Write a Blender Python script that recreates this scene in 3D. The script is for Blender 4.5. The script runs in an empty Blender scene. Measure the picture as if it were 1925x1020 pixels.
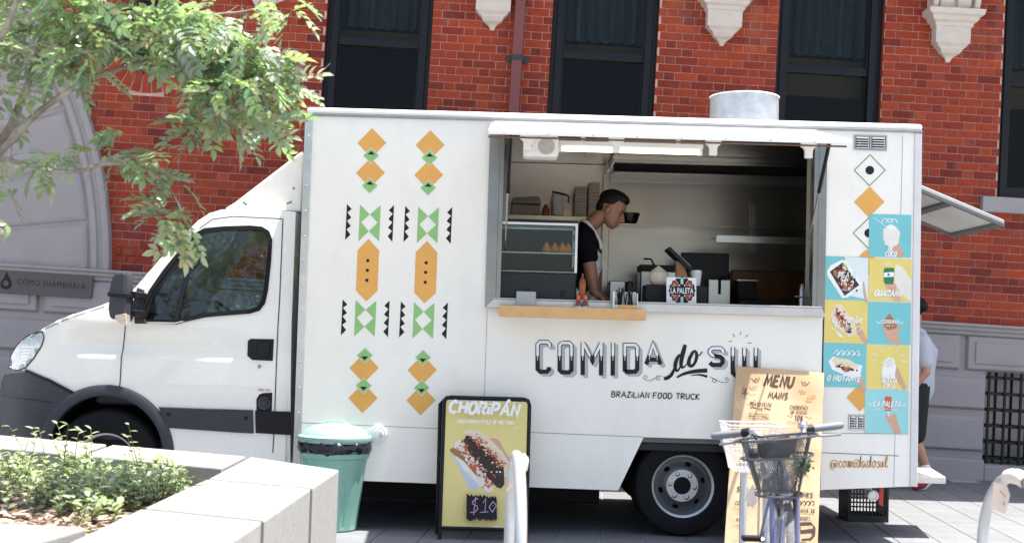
import bpy, bmesh, math, random
from mathutils import Vector, Matrix, Euler
from mathutils.geometry import delaunay_2d_cdt
random.seed(7)
SC = bpy.context.scene; COL = SC.collection
rad = math.radians
# ---------------------------------------------------------------- camera
F = 2500.; PIT = math.atan(121/2500); ROL = .028; CH = 1.37; CX, CY = 962.5, 510.
_c, _s = math.cos(PIT), math.sin(PIT); _cr, _sr = math.cos(ROL), math.sin(ROL)
FW = Vector((0, _c, _s)); _u = Vector((0, -_s, _c)); _r = Vector((1, 0, 0))
RT = _r*_cr+_u*_sr; UP = -_r*_sr+_u*_cr; EYE = Vector((0, 0, CH))
cam = bpy.data.cameras.new('camera'); camo = bpy.data.objects.new('camera', cam); COL.objects.link(camo)
cam.sensor_width = 36; cam.lens = F*36/1925; cam.clip_end = 500; cam.clip_start = .05
cam.dof.use_dof = True; cam.dof.focus_distance = 9.6; cam.dof.aperture_fstop = 3.2
mw = Matrix.Identity(4)
for i in range(3): mw[i][0] = RT[i]; mw[i][1] = UP[i]; mw[i][2] = -FW[i]; mw[i][3] = EYE[i]
camo.matrix_world = mw; SC.camera = camo
# ---------------------------------------------------------------- sky, sun, exposure
SUN = Vector((.27, -.011, 1)).normalized()          # direction towards the sun
W = bpy.data.worlds.new('World'); SC.world = W; W.use_nodes = True
nt = W.node_tree; sky = nt.nodes.new('ShaderNodeTexSky'); sky.sky_type = 'NISHITA'; sky.sun_disc = False
sky.sun_elevation = math.asin(SUN.z); sky.sun_rotation = math.atan2(SUN.x, SUN.y)
sky.air_density = 1.0; sky.dust_density = 3.0; sky.ozone_density = .6
bg = nt.nodes['Background']; nt.links.new(sky.outputs[0], bg.inputs[0]); bg.inputs[1].default_value = .1
sl = bpy.data.lights.new('sun', 'SUN'); sl.energy = 4.2; sl.angle = rad(.5); sl.color = (1, .955, .88)
so = bpy.data.objects.new('sun', sl); COL.objects.link(so); so.rotation_euler = (-SUN).to_track_quat('-Z', 'Y').to_euler()
so.location = (3, -2, 12)
vs = SC.view_settings; vs.view_transform = 'Standard'; vs.look = 'None'; vs.exposure = 1.68; vs.gamma = 1; vs.use_curve_mapping = False
SC.render.engine = 'CYCLES'

# ---------------------------------------------------------------- helpers
def ray(px, py): return FW+RT*((px-CX)/F)-UP*((py-CY)/F)
class Plane:
    def __init__(s, o, n): s.o = Vector(o); s.n = Vector(n).normalized()
    def pt(s, px, py, off=0):
        d = ray(px, py); t = (s.o-EYE).dot(s.n)/d.dot(s.n)
        p = EYE+d*t; return p+s.n*off
def YP(Y): return Plane((0, Y, 0), (0, -1, 0))
def ZP(z): return Plane((0, 0, z), (0, 0, 1))
TY = 9.26                      # near side of the truck box
TP = YP(TY)
def X(px, py=500, Y=TY): return YP(Y).pt(px, py).x
def Z(px, py, Y=TY): return YP(Y).pt(px, py).z
def P(px, py, Y=TY): return YP(Y).pt(px, py)
def G(px, py, z=0): return ZP(z).pt(px, py)

MATS = {}
def mat(name, col=(.5, .5, .5), rough=.5, metal=0, var=.12, vscale=6, bump=0, bscale=60, spec=.5, attr=None, emit=0, coat=0, dirt=0, trans=0, hue2=None):
    if name in MATS: return MATS[name]
    m = bpy.data.materials.new(name); m.use_nodes = True; MATS[name] = m
    n = m.node_tree.nodes; l = m.node_tree.links; b = n['Principled BSDF']
    tc = n.new('ShaderNodeTexCoord')
    if attr:
        a = n.new('ShaderNodeAttribute'); a.attribute_name = attr; src = a.outputs['Color']
    else:
        a = n.new('ShaderNodeRGB'); a.outputs[0].default_value = (*col, 1); src = a.outputs[0]
    if hue2:
        nz = n.new('ShaderNodeTexNoise'); nz.inputs['Scale'].default_value = vscale*.6; nz.inputs['Detail'].default_value = 6
        l.new(tc.outputs['Object'], nz.inputs['Vector'])
        rp = n.new('ShaderNodeValToRGB'); rp.color_ramp.elements[0].position = .42; rp.color_ramp.elements[1].position = .62
        l.new(nz.outputs[0], rp.inputs[0])
        mx = n.new('ShaderNodeMix'); mx.data_type = 'RGBA'; l.new(rp.outputs[0], mx.inputs[0]); l.new(src, mx.inputs[6])
        mx.inputs[7].default_value = (*hue2, 1); src = mx.outputs[2]
    if var:
        nz = n.new('ShaderNodeTexNoise'); nz.inputs['Scale'].default_value = vscale; nz.inputs['Detail'].default_value = 8; nz.inputs['Roughness'].default_value = .65
        l.new(tc.outputs['Object'], nz.inputs['Vector'])
        mr = n.new('ShaderNodeMapRange'); mr.inputs[1].default_value = .25; mr.inputs[2].default_value = .75
        mr.inputs[3].default_value = 1-var; mr.inputs[4].default_value = 1+var; l.new(nz.outputs[0], mr.inputs[0])
        mm = n.new('ShaderNodeMix'); mm.data_type = 'RGBA'; mm.blend_type = 'MULTIPLY'; mm.inputs[0].default_value = 1
        l.new(src, mm.inputs[6]); l.new(mr.outputs[0], mm.inputs[7]); src = mm.outputs[2]
    if dirt:
        nz = n.new('ShaderNodeTexNoise'); nz.inputs['Scale'].default_value = 2.2; nz.inputs['Detail'].default_value = 10; nz.inputs['Roughness'].default_value = .75
        mp = n.new('ShaderNodeMapping'); mp.inputs['Scale'].default_value = (1.6, 1.6, .5); l.new(tc.outputs['Object'], mp.inputs[0]); l.new(mp.outputs[0], nz.inputs['Vector'])
        rp = n.new('ShaderNodeValToRGB'); rp.color_ramp.elements[0].position = .5; rp.color_ramp.elements[1].position = .8
        l.new(nz.outputs[0], rp.inputs[0]); ml = n.new('ShaderNodeMath'); ml.operation = 'MULTIPLY'; ml.inputs[1].default_value = dirt; l.new(rp.outputs[0], ml.inputs[0])
        mx = n.new('ShaderNodeMix'); mx.data_type = 'RGBA'; l.new(ml.outputs[0], mx.inputs[0]); l.new(src, mx.inputs[6]); mx.inputs[7].default_value = (.3, .27, .22, 1); src = mx.outputs[2]
    l.new(src, b.inputs['Base Color']); b.inputs['Roughness'].default_value = rough; b.inputs['Metallic'].default_value = metal
    b.inputs['Specular IOR Level'].default_value = spec; b.inputs['Coat Weight'].default_value = coat
    if trans: b.inputs['Transmission Weight'].default_value = trans
    if emit: l.new(src, b.inputs['Emission Color']); b.inputs['Emission Strength'].default_value = emit
    if rough and not metal:
        nr = n.new('ShaderNodeTexNoise'); nr.inputs['Scale'].default_value = 9; nr.inputs['Detail'].default_value = 5; l.new(tc.outputs['Object'], nr.inputs['Vector'])
        m2 = n.new('ShaderNodeMapRange'); m2.inputs[3].default_value = max(.03, rough-.1); m2.inputs[4].default_value = min(1, rough+.1); l.new(nr.outputs[0], m2.inputs[0]); l.new(m2.outputs[0], b.inputs['Roughness'])
    if bump:
        nb = n.new('ShaderNodeTexNoise'); nb.inputs['Scale'].default_value = bscale; nb.inputs['Detail'].default_value = 6; l.new(tc.outputs['Object'], nb.inputs['Vector'])
        bp = n.new('ShaderNodeBump'); bp.inputs['Strength'].default_value = bump; bp.inputs['Distance'].default_value = .01; l.new(nb.outputs[0], bp.inputs['Height']); l.new(bp.outputs[0], b.inputs['Normal'])
    return m
def glass(name, tint=(.85, .9, .9), refl=1.0, rough=.0):
    if name in MATS: return MATS[name]
    m = bpy.data.materials.new(name); m.use_nodes = True; MATS[name] = m
    n = m.node_tree.nodes; l = m.node_tree.links; n.clear()
    o = n.new('ShaderNodeOutputMaterial'); t = n.new('ShaderNodeBsdfTransparent'); t.inputs[0].default_value = (*tint, 1)
    g = n.new('ShaderNodeBsdfGlossy'); g.inputs['Roughness'].default_value = rough; g.inputs[0].default_value = (1, 1, 1, 1)
    fr = n.new('ShaderNodeFresnel'); fr.inputs[0].default_value = 1.52
    ml = n.new('ShaderNodeMath'); ml.operation = 'MULTIPLY'; ml.inputs[1].default_value = 1.8*refl; ml.use_clamp = True; l.new(fr.outputs[0], ml.inputs[0])
    mx = n.new('ShaderNodeMixShader'); l.new(ml.outputs[0], mx.inputs[0]); l.new(t.outputs[0], mx.inputs[1]); l.new(g.outputs[0], mx.inputs[2]); l.new(mx.outputs[0], o.inputs[0])
    return m

ORG = {}
class MB:
    def __init__(s): s.v = []; s.f = []; s.m = []; s.c = []; s.cur = 0; s.col = None
    def add(s, vs, fs):
        b = len(s.v); s.v += [tuple(p) for p in vs]
        for f in fs: s.f.append([b+i for i in f]); s.m.append(s.cur); s.c.append(s.col)
        return s
    def box(s, x0, x1, y0, y1, z0, z1):
        if x0 > x1: x0, x1 = x1, x0
        if y0 > y1: y0, y1 = y1, y0
        if z0 > z1: z0, z1 = z1, z0
        return s.add([(x, y, z) for z in (z0, z1) for y in (y0, y1) for x in (x0, x1)],
                     [(0, 2, 3, 1), (4, 5, 7, 6), (0, 1, 5, 4), (2, 6, 7, 3), (0, 4, 6, 2), (1, 3, 7, 5)])
    def hexa(s, a, b):      # two matching loops of points, closed solid
        n = len(a); vs = list(a)+list(b)
        return s.add(vs, [list(range(n))[::-1], list(range(n, 2*n))]+[(i, (i+1) % n, n+(i+1) % n, n+i) for i in range(n)])
    def prism(s, poly, y0, y1):    # polygon in x,z extruded along y
        return s.hexa([(x, y0, z) for x, z in poly], [(x, y1, z) for x, z in poly])
    def tube(s, pts, r, n=8, cap=True):
        pts = [Vector(p) for p in pts]; rs = r if isinstance(r, (list, tuple)) else [r]*len(pts)
        vs = []; up = None
        for i, p in enumerate(pts):
            d = (pts[min(i+1, len(pts)-1)]-pts[max(i-1, 0)])
            if d.length < 1e-9: d = Vector((0, 0, 1))
            d.normalize()
            if up is None: up = Vector((0, 0, 1)) if abs(d.z) < .9 else Vector((1, 0, 0))
            a = d.cross(up)
            if a.length < 1e-6: a = d.orthogonal()
            a.normalize(); b = a.cross(d).normalized(); up = b
            for k in range(n):
                t = 2*math.pi*k/n; vs.append(p+(a*math.cos(t)+b*math.sin(t))*rs[i])
        fs = [(i*n+k, i*n+(k+1) % n, (i+1)*n+(k+1) % n, (i+1)*n+k) for i in range(len(pts)-1) for k in range(n)]
        if cap: fs += [list(range(n))[::-1], list(range((len(pts)-1)*n, len(pts)*n))]
        return s.add(vs, fs)
    def cap(s, pts, r, n=12):      # tube with rounded ends
        pts = [Vector(p) for p in pts]; rs = list(r) if isinstance(r, (list, tuple)) else [r]*len(pts)
        d0 = (pts[0]-pts[1]).normalized(); d1 = (pts[-1]-pts[-2]).normalized(); A = []; B = []
        for a in (80, 55, 28): A.append((pts[0]+d0*rs[0]*math.sin(rad(a)), rs[0]*math.cos(rad(a))))
        for a in (28, 55, 80): B.append((pts[-1]+d1*rs[-1]*math.sin(rad(a)), rs[-1]*math.cos(rad(a))))
        al = A+list(zip(pts, rs))+B
        return s.tube([p for p, _ in al], [q for _, q in al], n)
    def lathe(s, prof, o, axis=(0, 0, 1), n=32, close=False):
        o = Vector(o); ax = Vector(axis).normalized(); a = ax.orthogonal().normalized(); b = ax.cross(a); vs = []
        for r, h in prof:
            for k in range(n):
                t = 2*math.pi*k/n; vs.append(o+ax*h+(a*math.cos(t)+b*math.sin(t))*max(r, 1e-4))
        m = len(prof); fs = [(i*n+k, i*n+(k+1) % n, ((i+1) % m)*n+(k+1) % n, ((i+1) % m)*n+k) for i in range(m if close else m-1) for k in range(n)]
        return s.add(vs, fs)
    def ell(s, c, r, n=16, rot=None):
        c = Vector(c); vs = []; m = n//2
        for i in range(m+1):
            th = math.pi*i/m
            for k in range(n):
                ph = 2*math.pi*k/n
                p = Vector((r[0]*max(math.sin(th), 1e-3)*math.cos(ph), r[1]*max(math.sin(th), 1e-3)*math.sin(ph), r[2]*math.cos(th)))
                if rot: p = rot @ p
                vs.append(c+p)
        return s.add(vs, [((i+1)*n+k, (i+1)*n+(k+1) % n, i*n+(k+1) % n, i*n+k) for i in range(m) for k in range(n)])
    def fill(s, outer, holes=(), fn=None, res=0):    # 2-D polygon with holes, optional inner grid, mapped by fn(u,v)
        pts = []; ed = []
        loops = [outer]+list(holes)
        if res:
            nl = []
            for lp in loops:
                q = []
                for i, a in enumerate(lp):
                    b = lp[(i+1) % len(lp)]; L = math.hypot(b[0]-a[0], b[1]-a[1]); k = max(1, int(L/res))
                    q += [(a[0]+(b[0]-a[0])*j/k, a[1]+(b[1]-a[1])*j/k) for j in range(k)]
                nl.append(q)
            loops = nl
        for lp in loops:
            b = len(pts); pts += [Vector(p) for p in lp]; ed += [(b+i, b+(i+1) % len(lp)) for i in range(len(lp))]
        if res:
            x0 = min(p[0] for p in outer); x1 = max(p[0] for p in outer); y0 = min(p[1] for p in outer); y1 = max(p[1] for p in outer)
            x = x0+res/2
            while x < x1:
                y = y0+res/2
                while y < y1:
                    if inside((x, y), loops[0]) and not any(inside((x, y), h) for h in loops[1:]) and all(abs(x-p[0])+abs(y-p[1]) > res*.6 for p in pts[:len(ed)]):
                        pts.append(Vector((x, y)))
                    y += res
                x += res
        vo, eo, fo, *_ = delaunay_2d_cdt(pts, ed, [], 0, 1e-6)
        fs = []
        for f in fo:
            c = (sum(vo[i][0] for i in f)/len(f), sum(vo[i][1] for i in f)/len(f))
            if inside(c, outer) and not any(inside(c, h) for h in holes): fs.append(list(f))
        return s.add([fn(v[0], v[1]) if fn else (v[0], 0, v[1]) for v in vo], fs)
    def build(s, name, mats, parent=None, at=None, smooth=False, bev=0, mirror_fix=True, weld=0, props=None):
        me = bpy.data.meshes.new(name)
        o = Vector(at) if at is not None else (ORG[parent.name] if parent else Vector((0, 0, 0)))
        me.from_pydata([tuple(Vector(p)-o) for p in s.v], [], s.f)
        if not isinstance(mats, (list, tuple)): mats = [mats]
        for m in mats: me.materials.append(m)
        me.polygons.foreach_set('material_index', s.m)
        if any(c is not None for c in s.c):
            ca = me.color_attributes.new('Col', 'FLOAT_COLOR', 'CORNER')
            dat = []
            for p, c in zip(me.polygons, s.c): dat += list((*(c or (.5, .5, .5)), 1))*p.loop_total
            ca.data.foreach_set('color', dat)
        if weld or smooth:
            bm = bmesh.new(); bm.from_mesh(me)
            if weld: bmesh.ops.remove_doubles(bm, verts=bm.verts, dist=weld)
            bmesh.ops.recalc_face_normals(bm, faces=bm.faces); bm.to_mesh(me); bm.free()
        if smooth:
            me.polygons.foreach_set('use_smooth', [True]*len(me.polygons))
            if smooth is not True: me.set_sharp_from_angle(angle=rad(smooth))
        me.update()
        ob = bpy.data.objects.new(name, me); COL.objects.link(ob)
        if parent: ob.parent = parent; ORG[ob.name] = ORG[parent.name]
        elif at is not None: ob.location = o; ORG[ob.name] = o
        else: ORG[ob.name] = o
        if bev:
            b = ob.modifiers.new('bevel', 'BEVEL'); b.width = bev; b.segments = 2; b.limit_method = 'ANGLE'; b.angle_limit = rad(40)
        return ob
def inside(p, poly):
    x, y = p; c = False; n = len(poly); j = n-1
    for i in range(n):
        xi, yi = poly[i]; xj, yj = poly[j]
        if (yi > y) != (yj > y) and x < (xj-xi)*(y-yi)/(yj-yi)+xi: c = not c
        j = i
    return c
def thing(name, label, cat, loc=(0, 0, 0), group=None, rot=None):
    o = bpy.data.objects.new(name, None); COL.objects.link(o); o.location = loc; o.empty_display_size = .1
    o['label'] = label; o['category'] = cat
    if group: o['group'] = group
    if rot: o.rotation_euler = rot
    ORG[o.name] = Vector(loc)
    return o
def tag(o, label=None, cat=None, group=None, kind=None):
    for k, v in (('label', label), ('category', cat), ('group', group), ('kind', kind)):
        if v: o[k] = v
    return o
def share(src, name, parent=None, loc=None, rot=None):
    c = src.copy(); c.name = name; COL.objects.link(c)
    if parent: c.parent = parent
    if loc is not None: c.location = loc
    if rot is not None: c.rotation_euler = rot
    return c
def crom(pts, n=6, closed=False):
    pts = [Vector(p) for p in pts]; out = []; m = len(pts)
    for i in range(m if closed else m-1):
        g = lambda k: pts[k % m] if closed else pts[max(0, min(m-1, k))]
        a, b, c, d = g(i-1), g(i), g(i+1), g(i+2)
        for j in range(n):
            t = j/n; out.append(.5*((2*b)+(c-a)*t+(2*a-5*b+4*c-d)*t*t+(3*b-a-3*c+d)*t**3))
    if not closed: out.append(pts[-1])
    return out
# print (flat ink) on a plane, given in photograph pixels
class Ink(MB):
    def __init__(s, pl, off=.0015): super().__init__(); s.pl = pl; s.off = off
    def _o(s): s.off += .00012; return s.off
    def poly(s, pts, holes=()):
        o = s._o(); return s.fill([tuple(p) for p in pts], holes, lambda u, v: s.pl.pt(u, v, o))
    def disc(s, x, y, rx, ry=None, n=18, rot=0):
        ry = ry or rx; c, sn = math.cos(rot), math.sin(rot)
        pts = [(rx*math.cos(2*math.pi*k/n), ry*math.sin(2*math.pi*k/n)) for k in range(n)]
        return s.poly([(x+a*c-b*sn, y+a*sn+b*c) for a, b in pts])
    def blob(s, x, y, rx, ry, rot=0, jag=.2, n=16):
        c, sn = math.cos(rot), math.sin(rot); pts = []
        for k in range(n):
            j = 1+random.uniform(-jag, jag); t = 2*math.pi*k/n; a, b = rx*j*math.cos(t), ry*j*math.sin(t); pts.append((x+a*c-b*sn, y+a*sn+b*c))
        return s.poly(pts)
    def line(s, pts, w, closed=False, sm=0):
        if sm: pts = [(p.x, p.y) for p in crom([(a, b, 0) for a, b in pts], sm, closed)]
        ws = w if isinstance(w, (list, tuple)) else None
        o = s._o(); n = len(pts); L = []; R_ = []
        for i in range(n):
            a = pts[(i-1) % n] if (closed or i > 0) else None; b = pts[i]; c = pts[(i+1) % n] if (closed or i < n-1) else None
            def nr(p, q):
                d = (q[0]-p[0], q[1]-p[1]); l = math.hypot(*d) or 1; return (-d[1]/l, d[0]/l)
            if a is None: m = nr(b, c); k = 1
            elif c is None: m = nr(a, b); k = 1
            else:
                n1, n2 = nr(a, b), nr(b, c); m = (n1[0]+n2[0], n1[1]+n2[1]); l = math.hypot(*m)
                if l < .3: m = n1; k = 1
                else: m = (m[0]/l, m[1]/l); k = min(2.2, 1/max(.3, m[0]*n1[0]+m[1]*n1[1]))
            if ws:
                t = i/(n-1)*(len(ws)-1); j = min(int(t), len(ws)-2); hw = (ws[j]+(ws[j+1]-ws[j])*(t-j))/2
            else: hw = w/2
            L.append(s.pl.pt(b[0]+m[0]*hw*k, b[1]+m[1]*hw*k, o)); R_.append(s.pl.pt(b[0]-m[0]*hw*k, b[1]-m[1]*hw*k, o))
        q = n if closed else n-1
        return s.add(L+R_, [(i, (i+1) % n, n+(i+1) % n, n+i) for i in range(q)])
    def text(s, body, p0, p1, h, shear=0, bold=0, space=1.0, w=None):     # hand lettering in single pen strokes
        x = 0; gl = []
        for ch in body:
            if ch == ' ': x += .45; continue
            g, a = HAND_FONT[ch]; gl += [[(x+u, v) for u, v in st] for st in g]; x += a+.24*space
        wd = max(u for st in gl for u, _ in st); lw = w or h*(.135+bold*3.2)
        dx, dy = p1[0]-p0[0], p1[1]-p0[1]; l = math.hypot(dx, dy); nx, ny = dy/l, -dx/l; L = l-shear*h
        for st in gl:
            q = [(p0[0]+dx/l*(u/wd*L+v*h*shear)+nx*v*h, p0[1]+dy/l*(u/wd*L+v*h*shear)+ny*v*h) for u, v in st]
            s.line(q, lw)
        return s
    def font(s, body, p0, p1, h, shear=0, bold=0, space=1.0):   # baseline p0 -> p1 in pixels, cap height h
        cu = bpy.data.curves.new('t', 'FONT'); cu.body = body; cu.size = 1; cu.shear = shear; cu.offset = bold; cu.space_character = space; cu.resolution_u = 3
        ob = bpy.data.objects.new('t', cu); me = bpy.data.meshes.new_from_object(ob)
        vs = [v.co.copy() for v in me.vertices]; fs = [list(p.vertices) for p in me.polygons]
        bpy.data.meshes.remove(me); bpy.data.objects.remove(ob); bpy.data.curves.remove(cu)
        if not vs: return s
        x0 = min(v.x for v in vs); x1 = max(v.x for v in vs); o = s._o()
        dx, dy = p1[0]-p0[0], p1[1]-p0[1]; l = math.hypot(dx, dy); nx, ny = dy/l, -dx/l
        def mp(v):
            t = (v.x-x0)/(x1-x0); k = v.y/.7*h; return s.pl.pt(p0[0]+dx*t+nx*k, p0[1]+dy*t+ny*k, o)
        return s.add([mp(v) for v in vs], fs)
HAND_FONT = {'A': ([[(0, 0), (.35, 1), (.68, 0)], [(.12, .36), (.58, .36)]], .68), 'B': ([[(0, 0), (.02, 1), (.44, .95), (.5, .75), (.38, .55), (0, .5)], [(.38, .54), (.58, .36), (.52, .08), (-.04, 0)]], .58),
 'C': ([[(.6, .84), (.36, 1), (.08, .8), (0, .45), (.12, .1), (.38, 0), (.6, .14)]], .6), 'D': ([[(0, -.02), (.02, 1), (.36, .95), (.6, .68), (.58, .34), (.38, .05), (-.05, .01)]], .6), 'E': ([[(.52, 1), (0, .98), (0, .02), (.55, 0)], [(0, .52), (.44, .54)]], .52),
 'F': ([[(.55, 1), (0, .98), (0, 0)], [(0, .5), (.42, .52)]], .52), 'G': ([[(.6, .84), (.36, 1), (.08, .8), (0, .45), (.12, .1), (.38, 0), (.6, .14), (.6, .45), (.36, .45)]], .6), 'H': ([[(0, 1), (0, 0)], [(.55, 1), (.55, 0)], [(0, .5), (.55, .52)]], .55), 'I': ([[(.02, 1), (0, 0)]], .06),
 'i': ([[(.02, .66), (0, 0)], [(.03, .82), (.03, .95)]], .06), 'K': ([[(0, 1), (0, 0)], [(.5, 1), (.03, .48), (.54, 0)]], .52), 'L': ([[(0, 1), (0, .02), (.48, 0)]], .46), 'M': ([[(0, 0), (.1, 1), (.36, .3), (.66, 1), (.76, 0)]], .76), 'N': ([[(0, 0), (.05, 1), (.5, .05), (.55, 1)]], .55),
 'O': ([[(.3, 1), (.06, .78), (0, .4), (.12, .06), (.34, 0), (.56, .22), (.6, .62), (.5, .92), (.28, 1)]], .6), 'P': ([[(0, 0), (.03, 1), (.46, .95), (.54, .72), (.42, .48), (.02, .42)]], .52), 'R': ([[(0, 0), (.03, 1), (.46, .95), (.52, .74), (.4, .52), (.02, .46), (.2, .46), (.55, 0)]], .55),
 'S': ([[(.5, .86), (.3, 1), (.06, .84), (.08, .62), (.42, .44), (.52, .2), (.32, 0), (.04, .1)]], .52), 'T': ([[(0, .98), (.6, 1)], [(.31, 1), (.29, 0)]], .56), 'U': ([[(0, 1), (.02, .25), (.2, 0), (.42, .06), (.54, .3), (.56, 1)]], .56), 'V': ([[(0, 1), (.28, 0), (.58, 1)]], .56), 'X': ([[(0, 1), (.55, 0)], [(.52, 1), (0, 0)]], .55),
 'Z': ([[(.02, .97), (.52, 1), (0, .03), (.54, 0)]], .54), '0': ([[(.28, 1), (.02, .6), (.08, .1), (.32, 0), (.52, .4), (.46, .86), (.26, 1)]], .5), '1': ([[(0, .76), (.2, 1), (.18, 0)]], .25), '3': ([[(.04, .95), (.42, .98), (.2, .58), (.46, .36), (.3, .02), (0, .08)]], .46), '4': ([[(.36, 0), (.38, 1), (0, .32), (.54, .34)]], .52),
 'Y': ([[(0, 1), (.28, .5), (.27, 0)], [(.56, 1), (.28, .5)]], .54),
 '$': ([[(.5, .8), (.28, .92), (.06, .76), (.1, .58), (.44, .42), (.5, .22), (.28, .06), (0, .2)], [(.3, 1.08), (.24, -.1)]], .5)}
HAND_FONT['Á'] = (HAND_FONT['A'][0]+[[(.36, 1.12), (.56, 1.34)]], .68)
def clip_above(pts, ymid):
    out = []; cur = []
    for i in range(len(pts)-1):
        a, b = pts[i], pts[i+1]
        ia, ib = a[1] <= ymid, b[1] <= ymid
        if ia and not cur: cur = [a]
        if ia != ib:
            t = (ymid-a[1])/(b[1]-a[1]); c = (a[0]+(b[0]-a[0])*t, ymid)
            if ia: cur.append(c); out.append(cur); cur = []
            else: cur = [c, b]
        elif ib: cur.append(b)
    if len(cur) > 1: out.append(cur)
    return out

# ---------------------------------------------------------------- materials
WHITE = mat('white_panel', (.83, .795, .715), .35, var=.03, vscale=3, dirt=.16, coat=.15)
CABW = mat('cab_paint', (.83, .805, .74), .25, var=.015, vscale=2, coat=.6, dirt=.04)
TRIM = mat('aluminium', (.6, .6, .6), .35, 1, var=.15, vscale=10)
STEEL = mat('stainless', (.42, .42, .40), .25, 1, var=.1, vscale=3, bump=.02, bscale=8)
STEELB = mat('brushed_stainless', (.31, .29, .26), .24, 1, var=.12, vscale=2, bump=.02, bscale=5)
BLACKP = mat('black_plastic', (.007, .007, .009), .5, var=.2, bump=.05, bscale=200, spec=.3)
GREYP = mat('bumper_plastic', (.03, .032, .042), .5, var=.12, bump=.05, bscale=300)
RUBBER = mat('rubber', (.008, .008, .009), .75, var=.2, bump=.1, bscale=80, spec=.2)
RIM = mat('rim_silver', (.42, .43, .44), .38, .85, var=.15, vscale=14)
RIMD = mat('rim_dark', (.1, .105, .11), .45, .6, var=.2)
INKB = mat('ink_black', (.007, .007, .009), .5, var=.1, spec=.3)
INKW = mat('ink_white', (.8, .8, .78), .5, var=.03)
ORANGE = mat('ink_orange', (.72, .36, .075), .4, var=.05)
GREEN = mat('ink_green', (.25, .48, .16), .4, var=.05)
GOLD = mat('ink_gold', (.56, .29, .05), .45, var=.05)
WPLAST = mat('white_plastic', (.75, .75, .73), .45, var=.05)
DARK = mat('dark_interior', (.006, .006, .007), .7, spec=.2)
WOOD = mat('ledge_wood', (.62, .36, .14), .5, var=.15, vscale=12)
SKIND = mat('skin_tan', (.25, .118, .068), .5, var=.12, vscale=25, bump=.15, bscale=90)
SKIN = mat('skin', (.42, .22, .14), .5, var=.08, vscale=20)
GALV = mat('galvanised', (.42, .44, .46), .45, .7, var=.25, vscale=12, dirt=.3)
# ================================================================= GROUND
PAVE = mat('paving', (.30, .30, .31), .75, var=.18, vscale=5, bump=.15, bscale=90, attr='Col', spec=.3)
JOINT = mat('paving_joint', (.36, .36, .36), .85, var=.15, vscale=4, bump=.2, bscale=60)
g = MB().add([(-90, -60, -.008), (90, -60, -.008), (90, 110, -.008), (-90, 110, -.008)], [(0, 1, 2, 3)])
pav = tag(g.build('pavement', JOINT, at=(0, 0, 0)), kind='structure')
pv = []
for k in range(8):
    t = random.uniform(.155, .185); b = MB(); b.col = (t, t*1.03, t*1.1)
    w, l, h = .1465, .2965, .03
    b.add([(-w, -l, -h), (w, -l, -h), (w, l, -h), (-w, l, -h), (-w, -l, -.002), (w, -l, -.002), (w, l, -.002), (-w, l, -.002),
           (-w+.003, -l+.003, 0), (w-.003, -l+.003, 0), (w-.003, l-.003, 0), (-w+.003, l-.003, 0)],
          [(0, 1, 5, 4), (1, 2, 6, 5), (2, 3, 7, 6), (3, 0, 4, 7), (4, 5, 9, 8), (5, 6, 10, 9), (6, 7, 11, 10), (7, 4, 8, 11), (8, 9, 10, 11)])
    pv.append(b)
pmesh = []
rest = MB(); ca, sa = math.cos(-.075), math.sin(-.075); npv = 0
for i in range(-24, 26):
    for j in range(-10, 12):
        u = i*.3; v = 10.5+j*.6+(.3 if i % 2 else 0)
        x = u*ca-(v-10.5)*sa; y = 10.5+u*sa+(v-10.5)*ca
        if y > 14.0 or y < 4: continue
        k = random.randrange(8)
        vis = 8.6 < y and (-1.2 < x < 1.4 and y < 10.2 or x > 2 and abs(x-(y*.385)) < 8 and x < y*.4+.3 and x > 1.9)
        if vis and npv < 300:
            npv += 1
            if k >= len(pmesh) or pmesh[k] is None:
                while len(pmesh) <= k: pmesh.append(None)
                o = pv[k].build('paver', PAVE, pav); pmesh[k] = o
            else:
                o = share(pmesh[k], 'paver', pav)
            o.location = (x, y, 0); o.rotation_euler = (0, 0, -.075)
        else:
            rest.col = pv[k].col[:] if pv[k].col else (.3, .3, .3)
            rest.add([(x+p[0]*ca-p[1]*sa, y+p[0]*sa+p[1]*ca, p[2]) for p in pv[k].v], pv[k].f)
tag(rest.build('paver', PAVE, pav), kind='stuff')

# ================================================================= BRICK BUILDING
WY = 14.1; DL = .034
def BL(px, py, y=0):
    p = P(px, py, WY+y); c, s = math.cos(DL), math.sin(DL)
    return (p.x*c-p.z*s, p.x*s+p.z*c)
bld = thing('brick_building', 'red brick heritage building with tall black windows and grey rusticated base', 'building', (0, WY, 0), rot=(0, DL, 0))
ORG[bld.name] = Vector((0, 0, 0))
BRICK = mat('brick', attr='Col', rough=.55, var=.3, vscale=16, bump=.3, bscale=55, spec=.15, dirt=.3)
MORT = mat('mortar', (.54, .36, .30), .9, var=.3, vscale=5, bump=.3, bscale=80)
BASE = mat('base_paint', (.325, .295, .29), .7, var=.07, vscale=3, bump=.12, bscale=120)
CORB = mat('corbel_paint', (.56, .50, .44), .65, var=.1, vscale=8, bump=.1, bscale=90)
BFR = mat('window_black', (.004, .0045, .007), .4, var=.1, spec=.3)
PANE = glass('window_glass', (.55, .6, .6), .12)
ws = BL(1740, 603)[1]                       # top of the string course
WTOP = 5.45
wb = BL(1876, 371)[1]
cw = []
for a, b in ((709, 100), (1131, 110), (1561, 120), (1985, 130)): cw.append(BL(a, b)[0])
sp = (cw[3]-cw[0])/3; cw = [cw[0]+sp*i for i in range(4)]+[cw[0]+sp*4]
HWO = .57                                   # half width of a window opening
cen = BL(-643, 487); rc = BL(207, 487); RA = math.hypot(rc[0]-cen[0], rc[1]-cen[1])
oc = BL(283, 62); OR1, OR0 = .66, .42
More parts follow.
